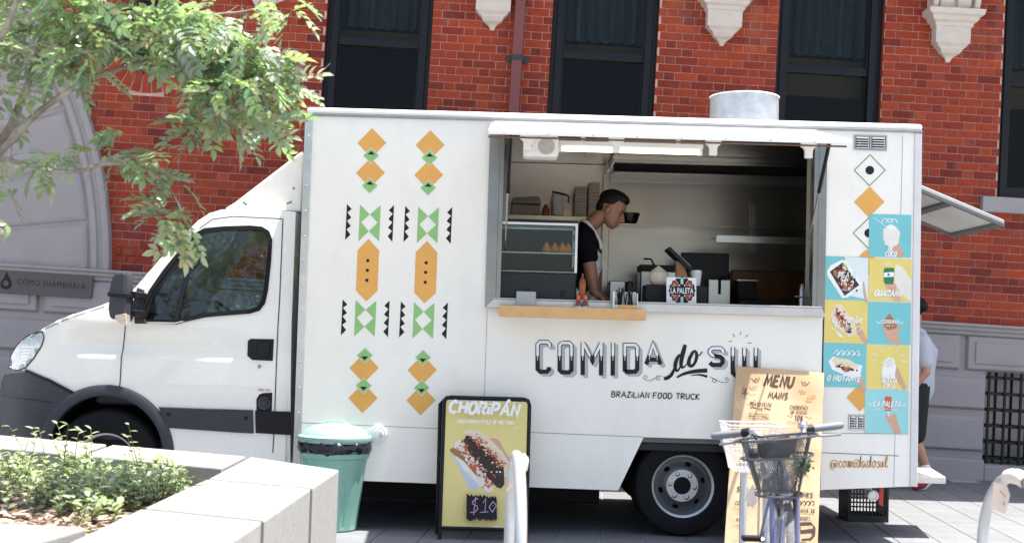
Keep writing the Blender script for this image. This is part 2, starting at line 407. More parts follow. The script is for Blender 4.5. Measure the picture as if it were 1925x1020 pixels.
wins = [(c-HWO, c+HWO, wb, WTOP+1) for c in cw]
# mortar sheet behind the bricks, with the openings cut out
arc = [(cen[0]+(RA-.05)*math.cos(a), cen[1]+(RA-.05)*math.sin(a)) for a in [math.asin((ws-cen[1])/RA)+i*.03 for i in range(26)] if cen[1]+RA*math.sin(a) < WTOP]
outer = arc+[(arc[-1][0], WTOP), (9.5, WTOP), (9.5, ws), (arc[0][0], ws)]
holes = [[(a, b0), (b, b0), (b, WTOP-.01), (a, WTOP-.01)] for a, b, b0, _ in wins]+[[(oc[0]+(OR0+.04)*math.cos(t*.3141), oc[1]+(OR0+.04)*math.sin(t*.3141)) for t in range(20)]]
MB().fill(outer, holes, lambda u, v: (u, .008, v)).build('wall_mortar', MORT, bld)
# brick in Flemish bond
def bcol(t=None):
    r = random.random()
    if r < .12: c = (.33, .050, .016)
    elif r < .28: c = (.215, .030, .018)
    elif r < .36: c = (.17, .025, .018)
    else: c = (.285, .042, .018)
    k = random.uniform(.88, 1.12); return (c[0]*k, c[1]*k, c[2]*k)
def brick_mesh(b, x0, x1, z0, z1, d, col):
    b.col = col; e = .003
    b.add([(x0, .012, z0), (x1, .012, z0), (x1, .012, z1), (x0, .012, z1), (x0, -d+e, z0), (x1, -d+e, z0), (x1, -d+e, z1), (x0, -d+e, z1),
           (x0+e, -d, z0+e), (x1-e, -d, z0+e), (x1-e, -d, z1-e), (x0+e, -d, z1-e)],
          [(0, 1, 5, 4), (1, 2, 6, 5), (2, 3, 7, 6), (3, 0, 4, 7), (4, 5, 9, 8), (5, 6, 10, 9), (6, 7, 11, 10), (7, 4, 8, 11), (8, 9, 10, 11)])
CRS = .0858; JT = .008; SL, HL = .236, .108
proto = {}
def brick_obj(L):
    k = random.randrange(14)
    if (L, k) not in proto:
        b = MB(); brick_mesh(b, -L/2, L/2, 0, CRS-JT, random.uniform(.001, .004), bcol()); o = b.build('brick', BRICK, bld); proto[(L, k)] = o; return o
    return share(proto[(L, k)], 'brick', bld)
def vispx(u, w):
    x = u*math.cos(DL)+w*math.sin(DL); z = -u*math.sin(DL)+w*math.cos(DL)
    v = Vector((x, WY, z))-EYE; d = v.dot(FW); px = CX+F*v.dot(RT)/d; py = CY-F*v.dot(UP)/d
    return (0 < px < 1925 and 0 < py < 1020) and not (570 < px < 1735 and py > 205) and not (px < 580 and py < 230) and not (px < 580 and py > 380)
nb = 0; many = MB(); row = 0; w = ws
while w < WTOP:
    zm = w+CRS/2
    u = -8+(0 if row % 2 else -(SL+HL)/2-JT); k = 0
    lim = cen[0]+math.sqrt(max(0, RA*RA-(zm-cen[1])**2))-.05 if zm-cen[1] < RA else -8
    while u < 9.4:
        L = SL if k % 2 == 0 else HL; k += 1
        segs = [(max(u, lim), u+L)] if u+L > lim+.02 else []
        for a, b, b0, b1 in wins:
            if zm > b0:
                ns = []
                for s0, s1 in segs:
                    if s1 <= a or s0 >= b: ns.append((s0, s1)); continue
                    if s0 < a-.02: ns.append((s0, a))
                    if s1 > b+.02: ns.append((b, s1))
                segs = ns
        dz = zm-oc[1]
        if abs(dz) < OR1:
            hh = math.sqrt(OR1**2-dz*dz); ns = []
            for s0, s1 in segs:
                a, b = oc[0]-hh, oc[0]+hh
                if s1 <= a or s0 >= b: ns.append((s0, s1)); continue
                if s0 < a-.01: ns.append((s0, a))
                if s1 > b+.01: ns.append((b, s1))
            segs = ns
        for s0, s1 in segs:
            full = abs(s1-s0-L) < 1e-6
            if full and nb < 300 and vispx((s0+s1)/2, zm) and (L == SL or random.random() < .5):
                o = brick_obj(L); o.location = ((s0+s1)/2, 0, w); nb += 1
            else: brick_mesh(many, s0, s1, w, w+CRS-JT, random.uniform(.001, .004), bcol())
        u += L+JT
    row += 1; w += CRS
for i in range(34):          # gauged brick ring round the oculus
    a0 = i*2*math.pi/34+.012; a1 = (i+1)*2*math.pi/34-.012
    pl = [(oc[0]+r*math.cos(a), oc[1]+r*math.sin(a)) for r, a in ((OR0, a0), (OR1-.01, a0+.003), (OR1-.01, a1-.003), (OR0, a1))]
    b = MB(); b.col = bcol(); b.prism(pl, -.004, .012); b.build('arch_brick', BRICK, bld)
tag(many.build('brick', BRICK, bld), kind='stuff')
b = MB(); b.lathe([(OR0+.01, 0), (OR0+.01, -.015), (OR0-.05, -.015), (OR0-.05, .1)], (oc[0], 0, oc[1]), (0, 1, 0), 40); oc_o = b.build('round_window', mat('oculus_paint', (.12, .03, .02), .6), bld, smooth=30)
b = MB(); b.lathe([(OR0-.04, .06), (0, .06)], (oc[0], 0, oc[1]), (0, 1, 0), 40); b.build('pane', BFR, oc_o)
# upper wall, ends, roof and deep cornice added out of view to shade the wall and its foot
BPL = mat('brick_plain', (.28, .05, .026), .8, var=.25, vscale=14)
b = MB(); b.box(-9.5, 9.5, .0, .3, WTOP+.3, 6.79); b.box(-9.5, 9.5, .3, 6, 4.6+.9, 6.75); b.box(-9.5, 9.5, 5.9, 6.2, -.6, 6.7); b.box(-9.5, -9.3, .3, 5.9, -.6, 6.7); b.box(9.3, 9.5, .3, 5.9, -.6, 6.7)
b.box(-9.5, 9.5, -.02, .3, WTOP, WTOP+.3); b.build('upper_wall', BPL, bld)
b = MB(); b.box(-9.9, 9.9, -2.15, .25, 6.81, 7.1); b.box(-9.9, 9.9, -1.95, .2, 6.6, 6.8); b.build('shade_cornice', CORB, bld, bev=.02)
for i in range(9):
    b = MB(); x = -8.8+i*2.2; b.box(x-.15, x+.15, -1.6, -.01, 6.2, 6.59); b.build('shade_cornice_bracket', CORB, bld, bev=.02)
# arch bay of grey voussoirs on the left
angs = [.012+.137*i for i in range(7)]
poly = [(cen[0]+(RA-.02)*math.cos(a), cen[1]+(RA-.02)*math.sin(a)) for a in [math.asin((ws-cen[1])/RA)+i*.03 for i in range(26)]]
poly = [p for p in poly if p[1] < WTOP]; poly += [(poly[-1][0], WTOP), (-9.4, WTOP), (-9.4, ws)]
arch = MB().prism(poly, -.015, .3).build('arch_backing', BASE, bld)
ring = MB(); prof = [(RA-.19, -.015), (RA-.19, -.05), (RA-.16, -.075), (RA-.125, -.08), (RA-.105, -.055), (RA-.07, -.055), (RA-.055, -.085), (RA-.02, -.1), (RA+.01, -.085), (RA+.02, -.02), (RA+.02, .01)]
aa = [math.asin((ws-cen[1])/RA)+i*.02 for i in range(40)]
vs_ = [(cen[0]+r*math.cos(a), y, cen[1]+r*math.sin(a)) for a in aa for r, y in prof]; n = len(prof)
ring.add(vs_, [(i*n+j, i*n+j+1, (i+1)*n+j+1, (i+1)*n+j) for i in range(len(aa)-1) for j in range(n-1)]); ring.build('arch_moulding', BASE, bld, smooth=50)
for i in range(6):
    a0, a1 = angs[i], angs[i+1]; r0, r1 = RA-2.2, RA-.24; m = .035
    def sec(r0, r1, e, y): return [(cen[0]+r*math.cos(a), y, cen[1]+r*math.sin(a)) for r, a in ((r0+e, a0+(m+e)/(r0)), (r1-e, a0+(m+e)/r1), (r1-e, (a0+a1)/2), (r1-e, a1-(m+e)/r1), (r0+e, a1-(m+e)/r0))]
    b = MB(); b.hexa(sec(r0, r1, -.03, -.012), sec(r0, r1, 0, -.04)); b.hexa(sec(r0, r1, 0.004, -.039), sec(r0, r1, .028, -.047)); b.build('arch_panel', BASE, bld, bev=.006)
# base courses
def wpx(y, x=1830): return BL(x, y)[1]
rows = [(wpx(697), wpx(628)), (wpx(770), wpx(708)), (wpx(848), wpx(781))]; pt = wpx(862)
ox0, oz0, oz1 = BL(1849, 780)[0], wpx(873, 1880), wpx(697, 1850); ox1 = ox0+1.15
b = MB()
b.box(-9.4, ox0, -.01, .3, -.7, ws); b.box(ox1, 9.4, -.01, .3, -.7, ws); b.box(ox0, ox1, -.01, .3, oz1+.02, ws); b.box(ox0, ox1, -.01, .3, -.7, oz0); b.build('base_wall', BASE, bld)
b = MB(); pr = [(ws, .012), (ws, -.13), (ws-.025, -.13), (ws-.04, -.105), (ws-.07, -.1), (ws-.085, -.075), (ws-.115, -.07), (ws-.13, -.03), (ws-.13, .01)]
b.hexa([(-9.4, y, z) for z, y in pr], [(9.4, y, z) for z, y in pr]); b.build('string_course', BASE, bld, bev=.004)
for ri, (z0, z1) in enumerate(rows):
    joint = BL(1809, 660)[0] if ri == 0 else ox0
    xs = [joint+1.22*i for i in range(-12, 7)] if ri == 0 else [ox0-1.22*i for i in range(11, -1, -1)]+[ox1+1.22*i for i in range(5)]
    for a, c in zip(xs, xs[1:]):
        if ri and a < ox0+.1 and c > ox0+.1: continue
        if c < -9.3 or a > 9.3: continue
        x0, x1 = a+(.03 if ri == 0 else .0), c-(.03 if ri == 0 else .0)
        b = MB(); e = .028
        b.hexa([(x0, -.012, z0), (x1, -.012, z0), (x1, -.012, z1), (x0, -.012, z1)], [(x0+e*.7, -.055, z0+e), (x1-e*.7, -.055, z0+e), (x1-e*.7, -.055, z1-e), (x0+e*.7, -.055, z1-e)])
        if ri == 0: b.box(x0+.09, x1-.09, -.07, -.054, z0+.08, z1-.08)
        b.build('base_block', BASE, bld, bev=.008)
b = MB(); b.box(-9.4, ox0, -.09, -.011, -.6, pt); b.box(ox1, 9.4, -.09, -.011, -.6, pt); b.box(ox0, ox1, -.09, -.011, -.6, oz0-.01); b.build('plinth', BASE, bld, bev=.015)
bw = MB().box(ox0-.02, ox1+.02, .18, .2, oz0, oz1+.1).build('basement_window', mat('basement_glass', (.012, .014, .018), .06, var=.1, spec=.8), bld)
for i in range(7): x = ox0+.06+i*.17; MB().box(x-.012, x+.012, .03, .055, oz0, oz1+.02).build('grille_bar', BFR, bw)
for i in range(6): z = oz0+.06+i*.17; MB().box(ox0, ox1, .056, .07, z-.015, z+.015).build('grille_bar', BFR, bw)
# tall windows
CURT = mat('curtain', (.20, .215, .225), .9, var=.15); TAN = mat('band_ochre', (.34, .19, .07), .8); ROOM = mat('room', (.015, .017, .018), .9)
z_r = BL(1560, 128)[1]
b = MB(); b.box(-9.2, 9.2, 2.2, 2.3, ws, WTOP); b.box(-9.2, 9.2, .31, 2.2, ws-.1, ws); b.build('room_wall', ROOM, bld)
for i, c in enumerate(cw):
    a0, a1 = c-HWO, c+HWO; zt = WTOP-.02
    f = MB(); f.box(a0, a0+.11, .1, .22, wb, zt); f.box(a1-.11, a1, .1, .22, wb, zt); f.box(a0+.11, a1-.11, .1, .22, wb, wb+.13); f.box(a0+.05, a0+.13, .08, .099, wb, zt); f.box(a1-.13, a1-.05, .08, .099, wb, zt)
    wo = f.build('window', BFR, bld, bev=.006)
    MB().box(a0+.111, a1-.111, .12, .17, z_r-.045, z_r+.045).build('meeting_rail', BFR, wo, bev=.005)
    for q, (p0, p1) in enumerate(((wb+.13, z_r-.045), (z_r+.045, zt))):
        s = MB(); y = .165 if q == 0 else .13
        for (x0, x1, w0, w1) in ((a0+.112, a0+.15, p0, p1), (a1-.15, a1-.112, p0, p1)): MB().box(x0, x1, y-.012, y+.03, w0+.001, w1-.001).build('sash_stile', BFR, wo, bev=.004)
        MB().box(a0+.149, a1-.149, y+.004, y+.01, p0+.001, p1-.001).build('pane', PANE, wo)
    cu = MB(); nn = 60; zz0, zz1 = z_r+.22, zt+.1
    pts = [(a0+.1+(a1-a0-.2)*k/nn, .45+.05*math.sin(k*.8+i)+.02*math.sin(k*2.1)) for k in range(nn+1)]
    cu.add([(x, y, zz0) for x, y in pts]+[(x, y, zz1) for x, y in pts], [(k, k+1, nn+2+k, nn+1+k) for k in range(nn)]); cu.build('curtain', CURT, wo, smooth=True)
    MB().box(a0+.1, a1-.1, .5, .53, z_r-.22 if i > 1 else z_r+.02, z_r+.2).build('ochre_band', TAN, wo)  # ochre reflection band in the panes, built as a solid tan rail
    r = MB(); r.box(a0-.012, a0-.002, .013, .24, wb, zt); r.box(a1+.002, a1+.012, .013, .24, wb, zt); r.build('reveal', BPL, wo)
    s = MB(); s.box(a0-.18, a1+.18, -.09, .2, wb-.17, wb-.002); s.build('window_sill', BASE, bld, bev=.012)
# corbels between the windows
ctips = [BL(1781, 118), BL(1356, 87), BL(925, 58), BL(497, 28)]
cprof = [(0, .02, .01), (.035, .035, .03), (.06, .06, .05), (.085, .10, .09), (.125, .12, .12), (.15, .155, .13), (.175, .165, .15), (.18, .185, .16), (.35, .185, .16), (.355, .2, .175), (.39, .205, .19), (.41, .235, .22), (.45, .25, .24), (.47, .285, .27), (.5, .295, .28), (.525, .295, .28)]
cm = MB()
cv = []
for h, hw, d in cprof: cv += [(-hw, .01, h), (-hw, -d, h), (hw, -d, h), (hw, .01, h)]
cm.add(cv, [(i*4+j, i*4+(j+1) % 4, i*4+4+(j+1) % 4, i*4+4+j) for i in range(len(cprof)-1) for j in range(4)]+[(0, 1, 2, 3), tuple(len(cv)-k for k in (1, 2, 3, 4))])
sc = MB()
for (x0, x1) in ((-.25, -.19), (-.17, -.02), (.02, .17), (.19, .25)):
    wide = x1-x0 > .1
    pr = [(.0, .53), (-.17 if wide else -.22, .53), (-.2 if wide else -.25, .6), (-.22 if wide else -.27, .75), (-.24 if wide else -.29, .95), (0, .95)]
    sc.hexa([(x0, y, z) for y, z in pr], [(x1, y, z) for y, z in pr])
sc.box(-.24, .24, -.15, .0, .531, .94)
c0 = s0 = None
for i, (u, wv) in enumerate(ctips):
    if i == 0: c0 = cm.build('corbel', CORB, bld, bev=.006); s0 = sc.build('scroll_bracket', CORB, c0, bev=.015); c0.location = (u, 0, wv)
    else:
        c = share(c0, 'corbel', bld, (u, 0, wv)); share(s0, 'scroll_bracket', c)
# downpipe
dp0, dp1 = BL(982, 0), BL(963, 205)
b = MB(); xc = (dp0[0]+dp1[0])/2; b.box(xc-.055, xc+.055, -.14, -.03, ws, 5.4); dpo = b.build('downpipe', mat('pipe_paint', (.17, .045, .042), .5, var=.12), bld, bev=.01)
for z in (BL(960, 112)[1], BL(960, 112)[1]-1.6):
    b = MB(); b.box(xc-.12, xc+.12, -.025, -.006, z-.035, z+.035); b.box(xc-.062, xc+.062, -.147, -.025, z-.03, z+.03); b.build('pipe_bracket', mat('pipe_bracket', (.03, .028, .03), .5), dpo, bev=.004)
# terracotta air vents
va = BL(213, 462); vz = BL(300, 495)
for i in range(2):
    x0 = va[0]+i*.25+.02; x1 = x0+.235; z1 = va[1]-.005; z0 = z1-.17
    b = MB(); b.col = (.2, .035, .018)
    b.box(x0, x1, -.004, .02, z0, z0+.012); b.box(x0, x1, -.004, .02, z1-.012, z1); b.box(x0, x0+.01, -.004, .02, z0+.012, z1-.012); b.box(x1-.01, x1, -.004, .02, z0+.012, z1-.012)
    for k in range(9):
        xx = x0+.015+k*.0245
        for r_ in range(3):
            zz = z0+.012+r_*.049
            b.hexa([(xx, -.002, zz), (xx+.006, -.002, zz), (xx+.016, -.002, zz+.0245), (xx+.01, -.002, zz+.0245)], [(xx, .01, zz), (xx+.006, .01, zz), (xx+.016, .01, zz+.0245), (xx+.01, .01, zz+.0245)])
            b.hexa([(xx+.01, -.002, zz+.0245), (xx+.016, -.002, zz+.0245), (xx+.006, -.002, zz+.049), (xx, -.002, zz+.049)], [(xx+.01, .01, zz+.0245), (xx+.016, .01, zz+.0245), (xx+.006, .01, zz+.049), (xx, .01, zz+.049)])
    b.build('air_vent', BRICK, bld)
    MB().box(x0+.005, x1-.005, -.0045, .0, z0, z1).build('vent_void', ROOM, bld).location = (0, .009, 0)
# wall sign
sg = [BL(-40, 497), BL(181, 515), BL(177, 563), BL(-40, 546)]
zt_, zb_ = BL(90, 507)[1], BL(90, 556)[1]
sx1 = sg[1][0]; sx0 = sg[0][0]
c_, s_ = math.cos(DL), math.sin(DL)
def bw2(u, y, w): return Vector((u*c_+w*s_, WY+y, -u*s_+w*c_))
b = MB(); b.hexa([bw2(sx0, -.1, zb_), bw2(sx1, -.1, zb_), bw2(sx1, -.1, zt_), bw2(sx0, -.1, zt_)], [bw2(sx0, -.07, zb_), bw2(sx1, -.07, zb_), bw2(sx1, -.07, zt_), bw2(sx0, -.07, zt_)])
sgn = b.build('wall_sign', mat('sign_plate', (.085, .078, .075), .45, .3, var=.05), at=tuple(bw2((sx0+sx1)/2, -.07, zb_)), bev=.003)
tag(sgn, 'dark grey metal wall sign with drop logo and thin lettering', 'sign')
SPL = YP(WY-.1)
t = Ink(SPL); t.font('COMO', (32, 533.5), (75, 537), 10.5, space=1.1); t.font('SHAMBHALA', (80, 537.5), (161, 543.5), 10.5, space=1.2)
t.line([(13, 511), (8, 522), (1.5, 531), (2, 538), (6, 542), (12, 543), (18, 541), (22, 536), (21, 529), (17, 521)], 1.2, closed=True)
t.poly([(13, 511), (7, 523), (1, 531), (2, 538), (6, 542.5), (12, 543), (18, 541.5), (22, 537), (21.5, 530), (17, 521)], [[(6+5.5*math.cos(q)+5, 532+5.5*math.sin(q)) for q in [k*.63 for k in range(10)]]])
t.build('lettering', INKB, sgn)
# ================================================================= FOOD TRUCK
truck = thing('food_truck', 'white food truck with open serving hatch and geometric green and orange decals', 'food truck', (.6, 10.36, 0))
BX0, BX1, BZ1, FY = -1.466, 2.838, 2.885, 11.46
WX0, WX1, WZ0, WZ1 = X(937, 400), X(1536, 420), 1.632, 2.80
def q2(px, py, Y=TY): p = P(px, py, Y); return (p.x, p.z)
out = [(BX0, BZ1), (BX1, BZ1), q2(1722, 913), q2(1545, 920), q2(1405, 921), q2(1371, 867), q2(1353, 825), q2(1210, 821), q2(1162, 921), q2(684, 903), (BX0, q2(684, 903)[1])]
b = MB(); b.fill(out, [[(WX0, WZ0), (WX1, WZ0), (WX1, WZ1), (WX0, WZ1)]], lambda u, v: (u, TY, v))
side = b.build('side_panel', WHITE, truck); so_ = side.modifiers.new('solid', 'SOLIDIFY'); so_.thickness = .035; so_.offset = 0; so_.use_even_offset = True
for pl_ in side.data.polygons:
    if pl_.normal.y > 0: pl_.flip()
so_.offset = -1
b = MB(); b.fill(out, [], lambda u, v: (u, FY, v)); fo = b.build('far_side_panel', WHITE, truck); s2 = fo.modifiers.new('solid', 'SOLIDIFY'); s2.thickness = .03; s2.offset = 0
b = MB(); b.box(BX0, BX0+.04, TY+.036, FY-.02, .36, BZ1); b.build('front_bulkhead', WHITE, truck)
b = MB(); b.box(BX1-.04, BX1, TY+.036, TY+.25, .42, BZ1); b.box(BX1-.04, BX1, FY-.25, FY-.02, .42, BZ1); b.box(BX1-.04, BX1, TY+.25, FY-.25, 2.62, BZ1); b.box(BX1-.04, BX1, TY+.25, FY-.25, .42, 1.6); b.build('rear_wall', WHITE, truck)
b = MB(); b.box(BX0+.04, BX1-.04, TY+.036, FY-.02, .66, .75); b.build('floor', mat('kitchen_floor', (.12, .12, .12), .6), truck)
b = MB(); b.box(BX0-.005, BX1+.012, TY-.012, FY+.012, BZ1+.002, BZ1+.045); b.build('roof', mat('roof_white', (.8, .8, .79), .4, var=.03, dirt=.06), truck, bev=.02)
b = MB(); b.box(BX0-.002, BX1+.008, TY-.016, TY-.0005, BZ1-.018, BZ1+.001); b.build('roof_gutter', mat('gutter_shade', (.3, .3, .3), .4, .8, var=.2), truck, bev=.003)  # gutter darkened to draw the shadow line between roof and flap
b = MB(); b.box(BX0-.012, BX0+.042, TY-.012, TY-.001, .33, BZ1-.02); b.box(BX0-.012, BX0-.001, TY-.001, TY+.06, .33, BZ1-.02); ct = b.build('corner_trim', TRIM, truck, bev=.003)
rv = MB()
for i in range(14): rv.lathe([(.006, 0), (.005, -.004), (0, -.005)], (BX0+.015, TY-.0122, .45+i*.175), (0, 1, 0), 8)
rv.build('rivets', STEEL, ct, smooth=True)
b = MB(); b.box(BX1-.045, BX1+.006, TY-.01, TY-.001, q2(1722, 913)[1]-.003, BZ1-.02); b.build('corner_trim', mat('pale_trim', (.62, .61, .6), .45, var=.08, dirt=.2), truck, bev=.004)
# panel seams
def seam(name, pts, w=.005, m=None, off=.0015, par=None, pl=TP):
    t = Ink(pl, off); t.line(pts, w*270); return t.build(name, m or mat('seam', (.22, .22, .22), .8), par or truck)
seam('panel_seam', [(566, 794), (1000, 812), (1210, 820.5)], .004)
seam('panel_seam', [(1353, 826), (1543, 831)], .004); seam('panel_seam', [(1545, 850), (1690, 856)], .006)
seam('panel_seam', [(916, 580), (905, 908)], .003); seam('panel_seam', [(1548, 600), (1541, 918)], .009, INKB); seam('panel_seam', [(1697, 255), (1680, 913)], .003)
seam('panel_seam', [(1545, 813), (1707, 815)], .004); seam('panel_seam', [(1553, 262), (1549, 600)], .009, INKB)
# stainless frame round the hatch
b = MB(); x0, x1, z0, z1 = WX0, WX1, WZ0, WZ1
b.box(x0-.075, x0-.002, TY-.02, TY-.002, z0-.07, z1+.02); b.box(x1+.002, x1+.06, TY-.02, TY-.002, z0-.04, z1+.02)
b.box(x0-.002, x0+.03, TY-.02, TY+.09, z0+.001, z1); b.box(x1-.03, x1+.002, TY-.02, TY+.09, z0+.001, z1)
b.box(x0+.03, x1-.03, TY-.019, TY+.09, z1-.03, z1-.001); b.build('hatch_frame', mat('hatch_steel', (.24, .235, .225), .28, 1, var=.2, vscale=3), truck, bev=.003)
b = MB(); b.hexa([(x0-.075, TY-.055, z0-.07), (x1+.06, TY-.055, z0-.07), (x1+.03, TY-.055, z0-.012), (x0-.02, TY-.055, z0-.012)], [(x0-.075, TY-.021, z0-.07), (x1+.06, TY-.021, z0-.07), (x1+.03, TY-.021, z0-.012), (x0-.02, TY-.021, z0-.012)])
b.box(x0-.02, x1+.03, TY-.055, TY+.62, z0-.011, z0); b.build('serving_counter', mat('counter_steel', (.5, .49, .47), .4, .9, var=.1), truck, bev=.003)
la, lb = P(938, 573, 9.07), P(1214, 597, 9.07)
b = MB(); b.box(la.x, lb.x, 9.06, 9.085, Z(1075, 598, 9.07), Z(1075, 577, 9.07)); b.box(la.x+.001, lb.x-.001, 9.086, TY-.057, Z(1075, 598, 9.07), Z(1075, 598, 9.07)+.02); b.box(la.x+.001, la.x+.02, 9.086, TY-.057, Z(1075, 598, 9.07)+.021, Z(1075, 579, 9.07)); b.box(lb.x-.02, lb.x-.001, 9.086, TY-.057, Z(1075, 598, 9.07)+.021, Z(1075, 579, 9.07))
b.build('condiment_ledge', WOOD, truck, bev=.003)
LEDGE = Z(1075, 598, 9.07)+.0205
# awning flap
AY = 8.33; zh = Z(1245, 240); ax0, ax1 = X(918, 245, AY), X(1602, 262, AY); zo = Z(1260, 253, AY)
hx0, hx1 = X(940, 232), X(1547, 247)
hx0 = ax0+.0; hx1 = ax1
FLAPW = mat('flap_white', (.8, .8, .77), .4, var=.03, dirt=.05)
b = MB(); t_ = .03
b.hexa([(hx0, 9.245, zh), (hx1, 9.245, zh), (ax1, AY, zo), (ax0, AY, zo)], [(hx0, 9.245, zh-t_), (hx1, 9.245, zh-t_), (ax1, AY, zo-t_), (ax0, AY, zo-t_)])
flap = b.build('awning_flap', FLAPW, truck, bev=.006)
b = MB(); b.tube([(ax0-.0, AY+.02, zo-t_-.012), (ax1-.03, AY+.02, zo-t_-.012)], .006); b.build('rail', mat('rust_rail', (.16, .09, .06), .6, .5, var=.4, vscale=30), flap)
b = MB(); b.tube([(hx0+.02, 9.247, zh+.004), (hx1-.02, 9.247, zh+.004)], .009); b.build('hinge', TRIM, flap)
b = MB()
for i in range(9): b.lathe([(.006, 0), (.004, -.004), (0, -.004)], (ax0+.1+i*.28, AY-.001, zo-.02), (0, 1, 0), 8)
b.build('rivets', TRIM, flap)
def fz(y): return zh-t_+(zo-zh)*(9.245-y)/(9.245-AY)
for px, py in ((992, 262), (1159, 262), (1341, 265), (1520, 269)):
    y = 8.5; x = X(px, py, y); zt = fz(y)-.002
    pr = [(-.05, 0), (.05, 0), (.05, -.03), (.03, -.045), (.024, -.06), (.024, -.105), (-.024, -.105), (-.024, -.06), (-.03, -.045), (-.05, -.03)]
    MB().prism([(x+a, zt+c) for a, c in pr], y-.02, y+.02).build('light_bracket', WPLAST, flap, bev=.004)
xs = X(1017, 280, 8.62)
zs = fz(8.62)
b = MB(); b.box(xs-.115, xs+.115, 8.62, 8.8, zs-.155, zs-.01); spk = b.build('loudspeaker', WPLAST, flap, bev=.02)
b = MB(); b.lathe([(.055, 0), (.055, -.003), (.05, -.004), (0, -.004)], (xs+.035, 8.62, zs-.085), (0, 1, 0), 28); b.lathe([(.012, 0), (.012, -.003), (0, -.004)], (xs-.07, 8.62, zs-.085), (0, 1, 0), 16); b.build('speaker_grille', mat('speaker_mesh', (.42, .4, .36), .7, var=.2, vscale=30), spk)
tx0, tx1 = X(1050, 285, 8.95), X(1320, 290, 8.95)
tz = Z(1185, 284, 8.95)+.065
b = MB(); b.box(tx0, tx1, 8.9, 9.0, tz-.045, tz-.012); b.box(tx0+.15, tx0+.18, 8.94, 8.96, tz-.011, fz(8.95)-.001); b.box(tx1-.18, tx1-.15, 8.94, 8.96, tz-.011, fz(8.95)-.001); lf = b.build('tube_light', WPLAST, flap, bev=.005)
b = MB(); b.tube([(tx0+.02, 8.95, tz-.065), (tx1-.02, 8.95, tz-.065)], .014, 10); b.build('fluorescent_tube', mat('tube_glow', (1, .8, .45), .5, var=0, emit=1.5), lf, smooth=True)
b = MB(); b.box(tx0, tx0+.02, 8.93, 8.97, tz-.085, tz-.046); b.box(tx1-.02, tx1, 8.93, 8.97, tz-.085, tz-.046); b.build('tube_holder', WPLAST, lf, bev=.003)
for sx, xx in ((0, WX0+.07), (1, WX1-.05)):
    a = Vector((xx, 8.72, fz(8.72)-.012)); c = Vector((xx+(-.015 if sx == 0 else -.0), TY+.03, 1.98 if sx == 0 else 2.1)); m_ = a.lerp(c, .5)
    s_o = MB().tube([a, m_], .013, 10).build('gas_strut', BLACKP, flap, smooth=40); MB().tube([m_, c], .006, 8).build('strut_rod', STEEL, s_o, smooth=40)
# roof duct
dx = X(1399, 205, 10.2); zt = Z(1399, 182, 10.2)
b = MB(); b.lathe([(.24, BZ1+.046), (.24, BZ1+.1), (.252, BZ1+.105), (.252, BZ1+.12), (.262, BZ1+.13), (.262, zt-.012), (.27, zt-.006), (.262, zt), (.25, zt-.01), (.25, BZ1+.06)], (dx, 10.2, 0), n=48); b.build('exhaust_duct', GALV, truck, smooth=35)
# rear flap, step
r0, r1 = P(1733, 336, 9.6), P(1890, 413, 9.6)
b = MB(); dn = Vector((0, 0, -.028))
A_ = [Vector((BX1+.01, 9.62, r0.z)), Vector((r1.x, 9.62, r1.z)), Vector((r1.x, 10.72, r1.z)), Vector((BX1+.01, 10.72, r0.z))]
b.hexa(A_, [p+dn for p in A_]); rf = b.build('rear_flap', mat('rear_flap_grey', (.5, .5, .48), .5, var=.1, dirt=.2), truck, bev=.004)
b = MB(); fm = lambda s, y: Vector((BX1+.01+(r1.x-BX1-.01)*s, y, r0.z+(r1.z-r0.z)*s-.0285))
for (s0, s1, y0, y1) in ((0, 1, 9.62, 9.66), (0, 1, 10.68, 10.72), (0, .05, 9.66, 10.68), (.94, 1, 9.66, 10.68), (.42, .48, 9.66, 10.68)):
    q = [fm(s0, y0), fm(s1, y0), fm(s1, y1), fm(s0, y1)]; b.hexa(q, [p+Vector((0, 0, -.022)) for p in q])
b.build('flap_frame', mat('flap_frame', (.16, .16, .16), .45, .6), rf, bev=.002)
sa_, sb_ = P(1722, 885, 9.7), P(1776, 898, 9.7)
b = MB(); zst = Z(1750, 895, 9.66)
b.hexa([(BX1-.3, 9.66, zst), (X(1778, 895, 9.66), 9.66, zst), (X(1770, 880, 10.1), 10.35, zst), (BX1-.3, 10.35, zst)], [(BX1-.3, 9.66, zst-.05), (X(1778, 895, 9.66), 9.66, zst-.05), (X(1770, 880, 10.1), 10.35, zst-.05), (BX1-.3, 10.35, zst-.05)])
b.build('rear_step', mat('step_pale', (.6, .58, .54), .6, var=.12, dirt=.25), truck, bev=.005)
# kitchen
KY = FY-.045; KX1 = BX1-.12
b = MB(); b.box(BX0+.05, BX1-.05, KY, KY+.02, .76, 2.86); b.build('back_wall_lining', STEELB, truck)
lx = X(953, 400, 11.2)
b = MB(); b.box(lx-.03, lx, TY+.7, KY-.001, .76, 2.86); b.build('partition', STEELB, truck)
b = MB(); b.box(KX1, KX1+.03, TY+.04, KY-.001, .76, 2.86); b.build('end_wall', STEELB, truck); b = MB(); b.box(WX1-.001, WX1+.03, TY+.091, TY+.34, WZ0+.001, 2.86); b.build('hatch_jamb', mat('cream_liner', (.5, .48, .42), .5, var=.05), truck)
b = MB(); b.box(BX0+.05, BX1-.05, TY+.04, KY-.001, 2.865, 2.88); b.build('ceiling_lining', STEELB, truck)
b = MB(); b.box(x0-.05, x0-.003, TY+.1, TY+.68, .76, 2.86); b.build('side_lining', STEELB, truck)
px_ = X(1140, 400, 11.3); b = MB(); b.box(px_-.03, px_+.03, KY-.06, KY-.001, .76, 2.86); post = b.build('post', STEELB, truck, bev=.004)
